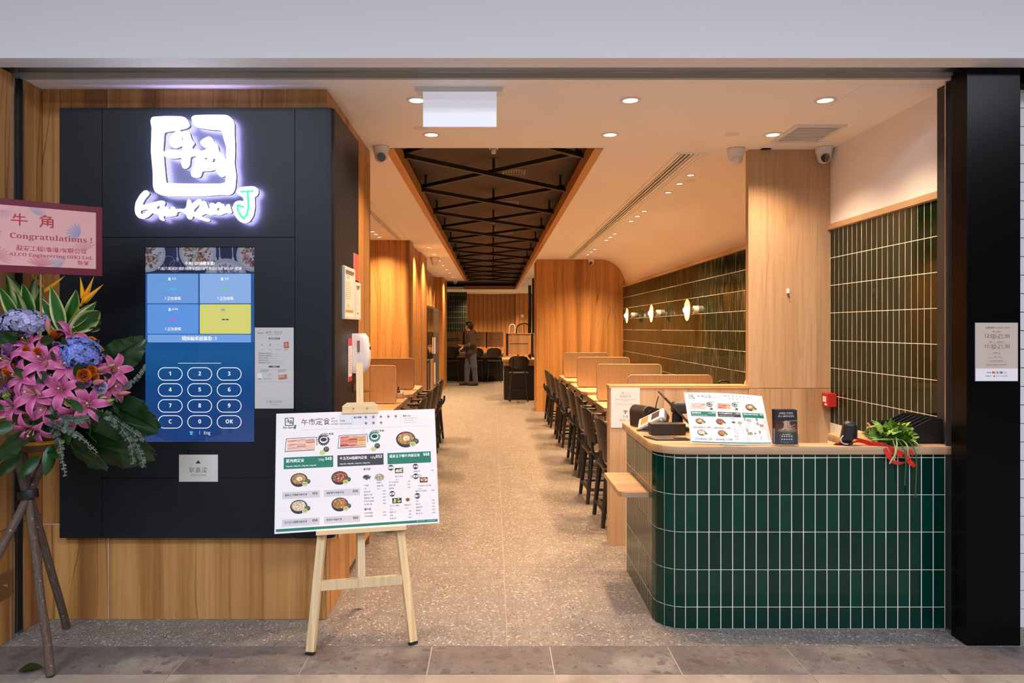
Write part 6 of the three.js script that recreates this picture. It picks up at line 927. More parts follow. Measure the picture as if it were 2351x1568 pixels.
function island(label, x0, x1, d0, d1, top, screens, group) {
  const o = thing('island_table', label, 'table', [0, 0, 0], 0, group);
  mesh(o, 'base', rspan(x0, x1, 0, top - 0.14, d0 + 0.12, d1, 0.004), M.black); mesh(o, 'base_joint', [span(x0 + (x1 - x0) * 0.33, x0 + (x1 - x0) * 0.33 + 0.012, 0, top - 0.14, d0 + 0.112, d0 + 0.121)], std([0.05, 0.04, 0.035], 0.4));
  mesh(o, 'tabletop', uvBox(rspan(x0 - 0.04, x1, top - 0.05, top, d0, d1, 0.004), 'x'), M.oak); mesh(o, 'apron', uvBox(rspan(x0, x1, top - 0.14, top - 0.05, d0 + 0.05, d1, 0.003), 'x'), M.oak); mesh(o, 'control_knob', [0.1, 0.5, 0.9].map((q) => new THREE.SphereGeometry(0.022, 10, 8).translate(mix(x0, x1, q), top - 0.1, -d0 - 0.02)), M.silver);
  return o;
}
function screenPanel(label, x0, x1, y0, y1, d, slot) {
  const o = thing('wooden_screen', label, 'screen', [0, 0, 0], 0, 'oak privacy screens on the far islands');
  const yc = mix(y0, y1, slot ? 0.5 : 0.52), hh = slot ? 0.045 : 0.008, a = x0 + 0.05, b = x1 - 0.06;
  const s = new THREE.Shape(); s.moveTo(x0, y0); s.lineTo(x1, y0); s.lineTo(x1, y1); s.lineTo(x0, y1); const h = new THREE.Path(); h.moveTo(a, yc - hh); h.lineTo(b, yc - hh); h.lineTo(b, yc + hh); h.lineTo(a, yc + hh); s.holes.push(h);
  mesh(o, 'panel', uvBox(new THREE.ExtrudeGeometry(s, { depth: 0.03, bevelEnabled: false }).translate(0, 0, -d - 0.03), 'y', x0), M.oak);
  if (!slot) mesh(o, 'slot_back', span(a - 0.005, b + 0.005, yc - hh - 0.004, yc + hh + 0.004, d + 0.012, d + 0.016), std([0.25, 0.15, 0.08], 0.7)); mesh(o, 'post', [rspan(x0 - 0.045, x0 + 0.002, y0 - 0.03, y1 + 0.012, d - 0.01, d + 0.05, 0.003)], M.black); mesh(o, 'top_rail', rspan(x0, x1, y1, y1 + 0.012, d - 0.005, d + 0.035, 0.002), M.oak);
}
{
  island('black and oak island table at the far end behind the walking person', -1.6, 0.30, 20.5, 21.4, 0.83, 0, 'far island tables');
  island('black and oak island table at the right just past the teak end wall', 0.24, 1.6, 15.1, 16.1, 0.88, 0, 'far island tables');
  screenPanel('oak privacy screen with a long open slot behind the walking person', -1.66, -0.90, 0.99, 1.42, 20.9, true);
  screenPanel('oak privacy screen right behind the walking person, second from the left', -0.84, -0.24, 0.99, 1.42, 20.9, false); screenPanel('oak privacy screen at the right end of the far island', -0.18, 0.30, 0.99, 1.42, 20.9, false);
  screenPanel('large oak privacy screen on the near right island above the single stool', 0.33, 0.83, 0.97, 1.42, 15.4, false); screenPanel('oak privacy screen mostly cut off by the teak end wall', 0.88, 1.5, 0.97, 1.42, 15.4, false);
  const st = stool('black counter stool standing alone at the near right island', 'counter stools'); st.position.set(0.535, 0, -14.82); st.rotation.y = Math.PI;
  [[-1.18, 'left of the walking person'], [-0.49, 'half hidden behind the walking person'], [0.03, 'at the right end of the far island']].forEach(([x, w]) => copy(st, `black counter stool at the far island, ${w}`, [x, 0, -20.2], Math.PI));
  const ch = thing('steel_rail', 'bright steel hoop rail standing behind the far screens', 'rail', [0, 0, 0]); mesh(ch, 'hoop', tube([[0.50, 1.30, -22.5], [0.53, 1.6, -22.5], [0.56, 1.655, -22.5], [0.66, 1.655, -22.5], [0.69, 1.6, -22.5], [0.69, 1.3, -22.5]], 0.022, 40, 8), M.white); mesh(ch, 'upright', [limb([0.55, 0, -22.5], [0.52, 1.35, -22.5], 0.02, 0.02), limb([0.68, 0, -22.5], [0.69, 1.35, -22.5], 0.02, 0.02)], M.white);
  const hb = thing('slatted_chair_back', 'dark curved slatted chair back rising behind the far right screen', 'chair', [0.98, 0, -22.9]); mesh(hb, 'back_frame', tube([[-0.19, 0.8, 0], [-0.19, 1.6, 0], [-0.1, 1.67, 0.0], [0.1, 1.69, 0], [0.19, 1.62, 0], [0.19, 0.8, 0]], 0.02, 40, 8), M.black); for (let i = 0; i < 7; i++) mesh(hb, 'slat', box(0.018, 0.5, 0.012, -0.15 + i * 0.05, 1.42, 0), M.black); mesh(hb, 'seat', rbox(0.42, 0.05, 0.4, 0.015, 0, 0.8, 0.2, 2), M.black); for (const s of [-1, 1]) mesh(hb, 'leg', [limb([s * 0.18, 0.8, 0.02], [s * 0.2, 0, -0.02], 0.02, 0.016), limb([s * 0.18, 0.8, 0.36], [s * 0.2, 0, 0.4], 0.02, 0.016)], M.black);
  const sw = thing('wall_plate', 'small white plate high on the far slatted wall', 'plate', [1.08, 2.0, -25.93]); mesh(sw, 'plate', rbox(0.11, 0.11, 0.012, 0.003, 0, 0, 0, 1), M.white); mesh(sw, 'button', rbox(0.03, 0.05, 0.006, 0.002, 0, 0, 0.008, 1), M.white);
  const kb = thing('table_bottle', 'small dark bottle on the near right island by the teak end wall', 'bottle', [0.80, 0.878, -15.18]); mesh(kb, 'bottle', lathe([[0.001, 0], [0.03, 0], [0.03, 0.06], [0.011, 0.085], [0.01, 0.12], [0.001, 0.12]], 16), phys([0.01, 0.008, 0.008], 0.1, { clearcoat: 1 })); mesh(kb, 'cap', new THREE.CylinderGeometry(0.012, 0.012, 0.015, 12).translate(0, 0.125, 0), M.silver);
}

// ---------------------------------------------------------------- people
function field(bones, cell, blend = 0.03) {       // smooth union of tapered capsules -> one closed surface
  const lo = V(1e9, 1e9, 1e9), hi = V(-1e9, -1e9, -1e9);
  const B = bones.map(([a, b, r1, r2, sx]) => { const A = V(...a), C = V(...b), R = Math.max(r1, r2) + blend; for (const p of [A, C]) { lo.min(p.clone().subScalar(R)); hi.max(p.clone().addScalar(R)); } return { A, D: C.clone().sub(A), L2: C.distanceToSquared(A) || 1e-9, r1, r2 }; });
  const c = lo.clone().add(hi).multiplyScalar(0.5), half = Math.max(hi.x - lo.x, hi.y - lo.y, hi.z - lo.z) / 2 * 1.06, n = Math.min(150, Math.ceil(2 * half / cell) + 2);
  const mc = new MarchingCubes(n, new THREE.MeshStandardMaterial(), false, false, 400000); mc.isolation = 0; const h = n / 2, q = V(0, 0, 0);
  for (let z = 0; z < n; z++) for (let y = 0; y < n; y++) for (let x = 0; x < n; x++) {
    const px = c.x + (x - h) / h * half, py = c.y + (y - h) / h * half, pz = c.z + (z - h) / h * half; let s = 0, m = 1e9;
    if (px < lo.x || px > hi.x || py < lo.y || py > hi.y || pz < lo.z || pz > hi.z) { mc.field[z * n * n + y * n + x] = -0.5; continue; }
    for (const b of B) { const dx = px - b.A.x, dy = py - b.A.y, dz = pz - b.A.z, t = Math.min(1, Math.max(0, (dx * b.D.x + dy * b.D.y + dz * b.D.z) / b.L2)), d = Math.hypot(dx - t * b.D.x, dy - t * b.D.y, dz - t * b.D.z) - (b.r1 + t * (b.r2 - b.r1)); if (d < m) m = d; s += Math.exp(-d / (blend * 0.4)); }
    mc.field[z * n * n + y * n + x] = -Math.max(-0.5, m > blend * 3 ? m : -Math.log(s) * blend * 0.4);
  }
  mc.update(); const k = mc.count, pos = new Float32Array(k * 3), nor = new Float32Array(k * 3);
  for (let i = 0; i < k; i++) { pos[i * 3] = c.x + mc.positionArray[i * 3] * half; pos[i * 3 + 1] = c.y + mc.positionArray[i * 3 + 1] * half; pos[i * 3 + 2] = c.z + mc.positionArray[i * 3 + 2] * half; }
  nor.set(mc.normalArray.subarray(0, k * 3)); const g = new THREE.BufferGeometry(); g.setAttribute('position', new THREE.BufferAttribute(pos, 3)); g.setAttribute('normal', new THREE.BufferAttribute(nor, 3)); return plain(g);
}
const SKIN = std([0.56, 0.31, 0.20], 0.55), HAIR = std([0.02, 0.012, 0.009], 0.45);
function hand(o, w, dir, side, curl) {            // wrist w, pointing dir; five separate fingers; returns bones
  const D = V(...dir).normalize(), S = V(0, 1, 0).cross(D).normalize().multiplyScalar(side), U = D.clone().cross(S).normalize(), at = (a, b, c) => { const p = V(...w).addScaledVector(D, a).addScaledVector(S, b).addScaledVector(U, c); return [p.x, p.y, p.z]; };
  const bones = [[at(0, 0, 0), at(0.045, 0.012, 0), 0.022, 0.021], [at(0, 0, 0), at(0.045, -0.014, 0), 0.022, 0.021], [at(0.045, 0.018, 0), at(0.085, 0.026, 0), 0.016, 0.013], [at(0.045, -0.01, 0), at(0.085, -0.02, 0), 0.018, 0.013]];
  [[0.030, 0.068], [0.010, 0.078], [-0.010, 0.074], [-0.029, 0.058]].forEach(([b, l], i) => { const c1 = curl * l * 0.25, c2 = curl * l * 0.9; bones.push([at(0.08, b, 0), at(0.08 + l * 0.55, b * 1.15, -c1), 0.0095, 0.0088], [at(0.08 + l * 0.55, b * 1.15, -c1), at(0.08 + l, b * 1.2, -c2), 0.0086, 0.0075]); });
  bones.push([at(0.03, 0.026, -0.006), at(0.062, 0.052, -0.014), 0.012, 0.010], [at(0.062, 0.052, -0.014), at(0.09, 0.058, -0.018), 0.010, 0.008]);
  return field(bones, 0.0035, 0.008);
}
function headParts(o, c, face, s = 1) {            // c = head centre, face = unit direction
  const F = V(...face).normalize(), R = V(0, 1, 0).cross(F).normalize(), at = (f, r, u) => [c[0] + (F.x * f + R.x * r) * s, c[1] + u * s, c[2] + (F.z * f + R.z * r) * s];
  const geo = field([[at(-0.015, 0, 0.035), at(0.02, 0, 0.03), 0.088, 0.078], [at(0.025, 0, -0.02), at(0.04, 0, -0.055), 0.066, 0.05], [at(0.045, 0, -0.085), at(0.05, 0, -0.09), 0.038, 0.034], [at(0.088, 0, 0.012), at(0.108, 0, -0.022), 0.012, 0.016], [at(0.088, 0.0, -0.058), at(0.088, 0.0, -0.06), 0.019, 0.019], [at(-0.005, 0.08, -0.005), at(-0.012, 0.084, 0.02), 0.014, 0.017], [at(-0.005, -0.08, -0.005), at(-0.012, -0.084, 0.02), 0.014, 0.017], [at(-0.02, 0, -0.06), at(-0.03, 0, -0.15), 0.058, 0.060]], 0.006, 0.014);
  const hair = mesh(o, 'hair', field([[at(-0.022, 0, 0.055), at(0.022, 0, 0.068), 0.096, 0.078], [at(-0.055, 0, 0.01), at(-0.06, 0, -0.03), 0.07, 0.058], [at(-0.03, 0.055, 0.03), at(-0.02, 0.066, 0.0), 0.045, 0.024], [at(-0.03, -0.055, 0.03), at(-0.02, -0.066, 0.0), 0.045, 0.024], [at(0.055, 0.03, 0.098), at(0.06, -0.03, 0.094), 0.028, 0.028]], 0.007, 0.02), HAIR);
  for (const q of [-1, 1]) mesh(o, 'eye', [new THREE.SphereGeometry(0.010 * s, 10, 8).translate(...at(0.080, q * 0.032, 0.012))], std([0.05, 0.03, 0.02], 0.3));
  mesh(o, 'mouth', [limb(at(0.0985, -0.018, -0.064), at(0.0985, 0.018, -0.064), 0.004, 0.004, 6)], std([0.35, 0.13, 0.10], 0.5));
  return geo;
}
{
  // standing person at the far island, turned to the left, looking away
  const o = thing('person', 'person in a dark hooded jacket and grey-blue jeans walking at the end of the aisle', 'person', [-0.60, 0, -19.0], 0);
  const head = [-0.045, 1.575, -0.03], face = [-0.82, 0, -0.55];
  const hd = headParts(o, head, face);
  const body = [[[-0.03, 1.42, 0], [-0.035, 1.50, -0.01], 0.055, 0.05], [[-0.01, 1.36, 0], [0.0, 1.05, 0], 0.12, 0.12], [[0.0, 0.98, 0.02], [-0.0, 0.92, 0.02], 0.12, 0.12], [[-0.05, 0.90, -0.06], [-0.10, 0.50, -0.09], 0.085, 0.056], [[-0.10, 0.50, -0.09], [-0.115, 0.09, -0.09], 0.054, 0.038], [[0.04, 0.90, 0.06], [0.085, 0.5, 0.07], 0.085, 0.056], [[0.085, 0.5, 0.07], [0.125, 0.09, 0.06], 0.054, 0.038], [[0.04, 1.38, 0.15], [0.045, 1.12, 0.19], 0.05, 0.042], [[0.045, 1.12, 0.19], [-0.19, 1.04, 0.15], 0.04, 0.028], [[-0.02, 1.38, -0.15], [-0.03, 1.13, -0.18], 0.05, 0.042], [[-0.03, 1.13, -0.18], [-0.21, 1.06, -0.10], 0.04, 0.028], [[-0.115, 0.06, -0.09], [-0.25, 0.03, -0.1], 0.035, 0.028], [[0.125, 0.06, 0.06], [-0.01, 0.03, 0.05], 0.035, 0.028]];
  const h1 = hand(o, [-0.195, 1.035, 0.15], [-0.75, -0.45, 0.1], 1, 0.5), h2 = hand(o, [-0.215, 1.062, -0.10], [-0.9, 0.15, 0.2], -1, 0.4);
  mesh(o, 'body', [field(body, 0.012, 0.03), hd, h1, h2], SKIN);
  const jk = std([0.052, 0.034, 0.028], 0.75), jn = std([0.085, 0.10, 0.15], 0.85);
  mesh(o, 'jacket', field([[[-0.01, 1.36, 0.07], [0.0, 1.05, 0.05], 0.125, 0.13], [[-0.01, 1.36, -0.07], [0.0, 1.05, -0.05], 0.125, 0.13], [[0.02, 1.03, 0.03], [0.015, 0.89, 0.03], 0.15, 0.155], [[0.035, 1.385, 0.16], [0.05, 1.12, 0.20], 0.078, 0.068], [[0.05, 1.12, 0.20], [-0.155, 1.05, 0.16], 0.066, 0.045], [[-0.02, 1.385, -0.16], [-0.03, 1.13, -0.19], 0.078, 0.066], [[-0.03, 1.13, -0.19], [-0.165, 1.07, -0.12], 0.062, 0.045]], 0.012, 0.035), jk);
  mesh(o, 'hood', field([[[0.055, 1.455, 0.08], [0.085, 1.43, -0.03], 0.055, 0.06], [[0.055, 1.455, 0.08], [-0.03, 1.42, 0.10], 0.05, 0.03], [[0.085, 1.43, -0.03], [0.0, 1.42, -0.11], 0.05, 0.03]], 0.009, 0.02), jk);
  mesh(o, 'jeans', field([[[0.005, 0.95, 0.03], [0.0, 0.88, 0.02], 0.135, 0.14], [[-0.045, 0.88, -0.06], [-0.095, 0.50, -0.09], 0.105, 0.078], [[-0.095, 0.50, -0.09], [-0.115, 0.10, -0.09], 0.076, 0.066], [[0.045, 0.88, 0.065], [0.09, 0.5, 0.07], 0.105, 0.078], [[0.09, 0.5, 0.07], [0.13, 0.10, 0.06], 0.076, 0.066]], 0.012, 0.03), jn);
  for (const [x, z] of [[-0.115, -0.09], [0.125, 0.06]]) mesh(o, 'shoe', field([[[x + 0.035, 0.05, z], [x - 0.05, 0.05, z], 0.05, 0.045], [[x - 0.05, 0.045, z], [x - 0.17, 0.035, z - 0.01], 0.045, 0.034]], 0.007, 0.02), std([0.02, 0.014, 0.013], 0.5));
  mesh(o, 'sleeve_stripe', [new THREE.TorusGeometry(0.060, 0.006, 6, 20).rotateY(1.2).translate(-0.03, 1.095, 0.19), new THREE.TorusGeometry(0.062, 0.006, 6, 20).rotateY(1.2).translate(0.0, 1.105, 0.195)], std([0.3, 0.22, 0.1], 0.6));
}
{
  // seated guest, almost wholly behind the oak pillar: only a hand at the chin and a sleeve show
  const o = thing('person', 'seated guest mostly hidden behind the oak pillar with a raised hand showing', 'person', [2.145, 0, -5.64], 0);
  const hd = headParts(o, [0.09, 1.20, -0.02], [-1, 0, -0.1]);
  const h1 = hand(o, [-0.145, 1.06, 0.06], [0.35, 0.9, -0.1], 1, 0.7), h2 = hand(o, [-0.34, 0.80, -0.12], [-1, -0.1, 0.1], -1, 0.3);
  mesh(o, 'body', [field([[[0.03, 1.06, 0], [0.02, 1.12, 0], 0.055, 0.055], [[0.05, 0.98, 0], [0.03, 0.6, 0], 0.12, 0.13], [[-0.0, 0.56, 0.09], [-0.36, 0.54, 0.10], 0.085, 0.06], [[-0.36, 0.54, 0.10], [-0.37, 0.08, 0.10], 0.058, 0.04], [[-0.0, 0.56, -0.09], [-0.36, 0.54, -0.10], 0.085, 0.06], [[-0.36, 0.54, -0.10], [-0.37, 0.08, -0.10], 0.058, 0.04], [[0.04, 1.0, 0.16], [-0.08, 0.80, 0.19], 0.05, 0.04], [[-0.08, 0.80, 0.19], [-0.145, 1.055, 0.06], 0.04, 0.03], [[0.04, 1.0, -0.16], [-0.03, 0.80, -0.2], 0.05, 0.04], [[-0.03, 0.80, -0.2], [-0.33, 0.80, -0.12], 0.04, 0.03], [[-0.37, 0.06, 0.1], [-0.5, 0.03, 0.1], 0.035, 0.028], [[-0.37, 0.06, -0.1], [-0.5, 0.03, -0.1], 0.035, 0.028]], 0.012, 0.03), hd, h1, h2], SKIN);
  mesh(o, 'shirt', field([[[0.05, 0.98, 0.06], [0.03, 0.6, 0.04], 0.125, 0.14], [[0.05, 0.98, -0.06], [0.03, 0.6, -0.04], 0.125, 0.14], [[0.04, 1.0, 0.165], [-0.08, 0.80, 0.195], 0.07, 0.056], [[-0.08, 0.8, 0.195], [-0.11, 0.92, 0.13], 0.055, 0.046], [[0.04, 1.0, -0.165], [-0.03, 0.8, -0.205], 0.07, 0.056], [[-0.03, 0.8, -0.205], [-0.26, 0.80, -0.14], 0.055, 0.044]], 0.012, 0.03), std([0.03, 0.022, 0.022], 0.8));
  mesh(o, 'trousers', field([[[0.02, 0.56, 0], [0.0, 0.55, 0], 0.14, 0.14], [[-0.0, 0.56, 0.09], [-0.36, 0.54, 0.10], 0.10, 0.078], [[-0.36, 0.54, 0.10], [-0.37, 0.12, 0.10], 0.074, 0.06], [[-0.0, 0.56, -0.09], [-0.36, 0.54, -0.10], 0.10, 0.078], [[-0.36, 0.54, -0.10], [-0.37, 0.12, -0.10], 0.074, 0.06]], 0.012, 0.03), std([0.02, 0.02, 0.024], 0.85));
  for (const z of [0.1, -0.1]) mesh(o, 'shoe', field([[[-0.35, 0.05, z], [-0.5, 0.04, z], 0.05, 0.038]], 0.008, 0.02), M.black);
  const b = thing('black_bag', 'black bag propped on the bench just above the half wall beside the hidden guest', 'bag', [2.06, 0.735, -6.30]); mesh(b, 'bag_body', rbox(0.19, 0.30, 0.10, 0.03, 0, 0.15, 0, 3), M.black); mesh(b, 'strap', tube([[-0.06, 0.28, 0], [-0.04, 0.335, 0], [0.04, 0.335, 0], [0.06, 0.28, 0]], 0.008, 18, 6), M.black);
}

// ---------------------------------------------------------------- congratulation flowers on a tripod of rough poles
{
  const o = thing('flower_stand', 'tall congratulation flower arrangement of lilies, hydrangeas and roses on three rough crossed poles', 'flower stand', [0, 0, 0]);
  const D0 = 3.36, C = [-2.075, 1.30], cmx = (px, d = D0) => (px - 1132) / 1620 * d, cmy = (py, d = D0) => EYE + (753 - py) / 1620 * d;
  const at = (px, py, d = D0) => V(cmx(px, d), cmy(py, d), -d);
  const vc = (r, e = {}) => std(0xffffff, r, { vertexColors: true, side: THREE.DoubleSide, ...e });
  const petalM = vc(0.5), leafM = vc(0.38), waxM = vc(0.3), MON = std([0.012, 0.045, 0.010], 0.3, { side: THREE.DoubleSide }), EUC = std([0.075, 0.115, 0.085], 0.6, { side: THREE.DoubleSide }), STEM = std([0.05, 0.09, 0.02], 0.6);
  const paint = (g, f) => { const uv = g.attributes.uv, c = []; for (let i = 0; i < uv.count; i++) c.push(...f(uv.getX(i), uv.getY(i), i)); g.setAttribute('color', new THREE.Float32BufferAttribute(c, 3)); return g; };
  const blade = (L, W, curl, cup, tip = 1, nu = 6, nv = 9) => sheet((u, v) => { const w = W * Math.sin(Math.PI * Math.pow(v, 0.8) * 0.96 + 0.04) ** tip, x = (u - 0.5) * 2 * w, a = curl * v * v; return [x, v * L * Math.cos(a * 0.6), v * L * Math.sin(a * 0.6) * 0.9 + cup * x * x / (W || 1)]; }, nu, nv);
  const place = (m, p, dir, roll = 0, s = 1) => { m.position.copy(p); m.quaternion.setFromUnitVectors(V(0, 1, 0), dir.clone().normalize()); m.rotateY(roll); m.scale.setScalar(s); return m; };
  const facing = (m, p, n, roll = 0, s = 1) => { m.position.copy(p); m.quaternion.setFromUnitVectors(V(0, 0, 1), n.clone().normalize()); m.rotateZ(roll); m.scale.setScalar(s); return m; };

  // poles, strap, wrapped pot
  const X0 = V(-2.175, 0.772, -3.30);
  const pole = (foot, k, r) => { const a = V(...foot), top = a.clone().lerp(X0, k), pts = []; for (let i = 0; i <= 6; i++) { const p = a.clone().lerp(top, i / 6); p.x += rr(-0.004, 0.004); p.z += rr(-0.004, 0.004); pts.push([p.x, Math.max(p.y, i ? 0 : 0.004), p.z]); } const g = tube(pts, r, 40, 9); const uv = g.attributes.uv; for (let i = 0; i < uv.count; i++) uv.setXY(i, uv.getY(i) * 0.12, uv.getX(i) * 1.4); mesh(o, 'pole', [g, new THREE.CircleGeometry(r, 9).rotateX(Math.PI / 2).translate(...pts[0])], M.bark); };
  pole([-1.965, 0.004, -3.14], 1.27, 0.0185); pole([-2.2, 0.004, -3.64], 1.26, 0.019); pole([-2.26, 0.004, -2.76], 1.30, 0.019);
  mesh(o, 'strap', lathe([[0.036, -0.02], [0.042, -0.021], [0.043, 0.018], [0.037, 0.02], [0.036, -0.02]], 20).rotateX(-0.1).rotateZ(0.2).scale(1.05, 1, 0.9).translate(X0.x, X0.y + 0.0, X0.z), M.black);
  mesh(o, 'pot', lathe([[0.001, 0.98], [0.075, 0.98], [0.12, 1.03], [0.14, 1.16], [0.13, 1.2], [0.001, 1.2]], 24).translate(-2.16, -0.01, -3.36), std([0.16, 0.09, 0.045], 0.8)); mesh(o, 'yellow_band', lathe([[0.118, 1.018], [0.124, 1.018], [0.130, 1.035], [0.124, 1.036]], 24).translate(-2.16, -0.01, -3.36), std([0.75, 0.36, 0.01], 0.5));
  mesh(o, 'foam_core', new THREE.SphereGeometry(0.2, 20, 14).scale(1.15, 0.95, 0.55).translate(-2.11, 1.29, -3.42), std([0.012, 0.025, 0.008], 0.95));

  // lilies: six petals and stamens each
  const PK = [0.50, 0.075, 0.235], PL = [0.72, 0.28, 0.46], PD = [0.30, 0.03, 0.11];
  const petals = [0, 1, 2].map((k) => paint(blade(0.088 + k * 0.005, 0.017 + k * 0.0015, 1.5 + k * 0.25, 0.35, 0.85), (u, v) => mix3(mix3(PK, PD, clamp(1 - v * 2.2) * 0.8), PL, clamp(Math.abs(u - 0.5) * 2.2 - 0.45) * 0.9 + (v > 0.9 ? 0.25 : 0))));
  const stamenG = merge([0, 1, 2, 3, 4].map((i) => limb([0, 0, 0], [Math.cos(i * 1.256) * 0.016, 0.05, Math.sin(i * 1.256) * 0.016], 0.0013, 0.001, 5)).concat([new THREE.SphereGeometry(0.0045, 8, 6).translate(0, 0.056, 0)])), stamenM = std([0.55, 0.5, 0.2], 0.6);
  const lily = (px, py, d, dir, s = 1, open = 0.85) => { const g = new THREE.Group(); g.name = 'lily'; o.add(g); place(g, at(px, py, d).addScaledVector(V(...dir).normalize(), -0.035 * s), V(...dir), rr(0, 6), s); for (let i = 0; i < 6; i++) { const h = new THREE.Mesh(petals[i % 2 ? 0 : 1 + (i % 3 === 0)], petalM); h.name = 'petal'; h.castShadow = h.receiveShadow = true; h.rotation.set(0, i * Math.PI / 3, 0); h.rotateX(open * rr(0.75, 1.1) * 0.85); h.translateY(0.006); g.add(h); } const st = new THREE.Mesh(stamenG, stamenM); st.name = 'stamens'; g.add(st); };
  for (const [px, py, d, dir, s, op] of [[95, 824, 3.13, [0.1, 0.45, 1], 1.3, 0.8], [58, 782, 3.2, [-0.1, 0.7, 0.9], 1.0, 0.7], [40, 862, 3.13, [-0.35, 0.3, 1], 1.1, 0.9], [150, 836, 3.14, [0.45, 0.3, 1], 1.15, 0.75], [67, 902, 3.11, [-0.1, 0.25, 1], 1.25, 0.85], [138, 893, 3.12, [0.3, 0.2, 1], 1.15, 0.8], [201, 926, 3.15, [0.45, 0.15, 1], 1.15, 0.8], [100, 938, 3.12, [0.1, -0.15, 1], 1.1, 0.85], [168, 958, 3.15, [0.4, -0.35, 1], 1.1, 0.8], [71, 992, 3.13, [-0.05, -0.8, 0.9], 1.15, 0.7], [266, 849, 3.26, [1, 0.35, 0.6], 1.15, 0.65], [260, 886, 3.25, [1, -0.05, 0.7], 1.15, 0.7], [167, 760, 3.25, [0.5, 0.8, 0.5], 1.1, 0.6], [14, 826, 3.17, [-0.6, 0.4, 0.9], 1.1, 0.8], [222, 848, 3.22, [0.8, 0.3, 0.9], 0.9, 0.55], [36, 820, 3.2, [-0.2, 0.5, 1], 0.9, 0.8], [120, 860, 3.17, [0.3, 0.1, 1], 0.95, 0.8], [18, 935, 3.17, [-0.3, 0, 1], 1, 0.8]]) lily(px, py, d, dir, s, op);
  // lily buds
  const budG = paint(sheet((u, v) => { const a = u * 6.2832, r = 0.0125 * Math.sin(Math.PI * Math.pow(v, 0.85) * 0.97 + 0.05) * (1 + 0.12 * Math.cos(3 * a)); return [r * Math.cos(a), v * 0.085, -r * Math.sin(a)]; }, 14, 10), (u, v) => mix3([0.30, 0.28, 0.10], [0.55, 0.14, 0.22], clamp(v * 1.6 - 0.1))), budG2 = paint(budG.clone(), (u, v) => mix3([0.16, 0.26, 0.04], [0.42, 0.45, 0.12], clamp(v)));
  for (const [px, py, d, dir, s, green] of [[112, 766, 3.2, [0, 1, 0.1], 0.95, 0], [222, 852, 3.19, [0.95, 0.3, 0.4], 0.95, 0], [210, 880, 3.17, [1, 0.2, 0.4], 1.0, 0], [266, 905, 3.24, [1, 0.12, 0.2], 0.95, 0], [240, 925, 3.2, [1, 0.35, 0.2], 0.75, 1], [18, 956, 3.17, [-0.9, -0.2, 0.6], 0.6, 0], [82, 893, 3.1, [0.8, -0.45, 0.6], 0.7, 0], [104, 845, 3.1, [0.5, 0.7, 0.6], 0.7, 0], [222, 913, 3.2, [1, 0.05, 0.2], 0.65, 1], [246, 842, 3.2, [0.95, 0.25, 0.3], 0.55, 1]]) place(mesh(o, 'lily_bud', green ? budG2 : budG, petalM), at(px, py, d), V(...dir), rr(0, 3), s);

  // hydrangea heads: many four-petalled florets
  const floret = (c1, c2) => merge([0, 1, 2, 3].map((i) => paint(sheet((u, v) => { const w = 0.0085 * Math.sin(Math.PI * (0.1 + v * 0.85)) ** 0.6, x = (u - 0.5) * 2 * w; return [x, v * 0.013, 0.002 * Math.sin(v * 3) + x * x * 12]; }, 2, 3), (u, v) => mix3(c1, c2, v * 0.7 + rr(0, 0.3))).rotateZ(i * Math.PI / 2)));
  const hyd = (px, py, d, rx, ry, rz, c1, c2, n) => { const c = at(px, py, d), fs = Array.from({ length: 9 }, () => { const q = rr(0.5, 1.15); return floret(c1.map((v) => v * q), c2.map((v) => v * q)); }), l = []; for (let i = 0; i < n; i++) { const y = 1 - 2 * (i + 0.5) / n, a = i * 2.39996, r = Math.sqrt(1 - y * y), nrm = V(r * Math.cos(a), y, r * Math.sin(a)); if (nrm.z < -0.45) continue; const q = new THREE.Quaternion().setFromUnitVectors(V(0, 0, 1), nrm.clone().add(V(rr(-0.4, 0.4), rr(-0.4, 0.4), rr(-0.2, 0.2))).normalize()), k = rr(0.86, 1.1); l.push(fs[rnd() * 9 | 0].clone().rotateZ(rr(0, 6)).applyQuaternion(q).translate(c.x + nrm.x * rx * k, c.y + nrm.y * ry * k, c.z + nrm.z * rz * k)); } const m = mesh(o, 'hydrangea', l, petalM); mesh(o, 'hydrangea_core', new THREE.SphereGeometry(1, 16, 12).scale(rx * 0.9, ry * 0.9, rz * 0.9).translate(c.x, c.y, c.z), std([0.10, 0.12, 0.25], 0.9)); };
  hyd(54, 742, 3.22, 0.112, 0.058, 0.075, [0.36, 0.34, 0.66], [0.56, 0.54, 0.82], 260); hyd(184, 813, 3.19, 0.088, 0.074, 0.07, [0.10, 0.14, 0.55], [0.24, 0.32, 0.78], 260);

  // roses and lisianthus: spiralled cups
  const rose = (c1, c2) => { const l = []; for (let i = 0; i < 22; i++) { const k = i / 21, a0 = i * 2.4, R = 0.004 + 0.022 * k, h = 0.026 - 0.010 * k; l.push(paint(sheet((u, v) => { const a = a0 + (u - 0.5) * mix(2.6, 1.5, k), r = R * (0.55 + 0.45 * v) + 0.004 * k * v * v; return [r * Math.cos(a), r * Math.sin(a), -0.018 + v * h + 0.014 * (1 - k) - 0.004 * (2 * u - 1) ** 2]; }, 4, 3), (u, v) => mix3(c1, c2, v * 0.8 + 0.2 * k))); } return merge(l); };
  const kinds = { o: [rose([0.42, 0.08, 0.004], [0.82, 0.24, 0.012]), rose([0.38, 0.06, 0.004], [0.75, 0.19, 0.01])], p: [rose([0.12, 0.05, 0.20], [0.30, 0.16, 0.42]), rose([0.20, 0.07, 0.20], [0.42, 0.20, 0.42])], l: [rose([0.36, 0.30, 0.50], [0.60, 0.52, 0.72])], g: [rose([0.24, 0.32, 0.05], [0.52, 0.58, 0.18])] };
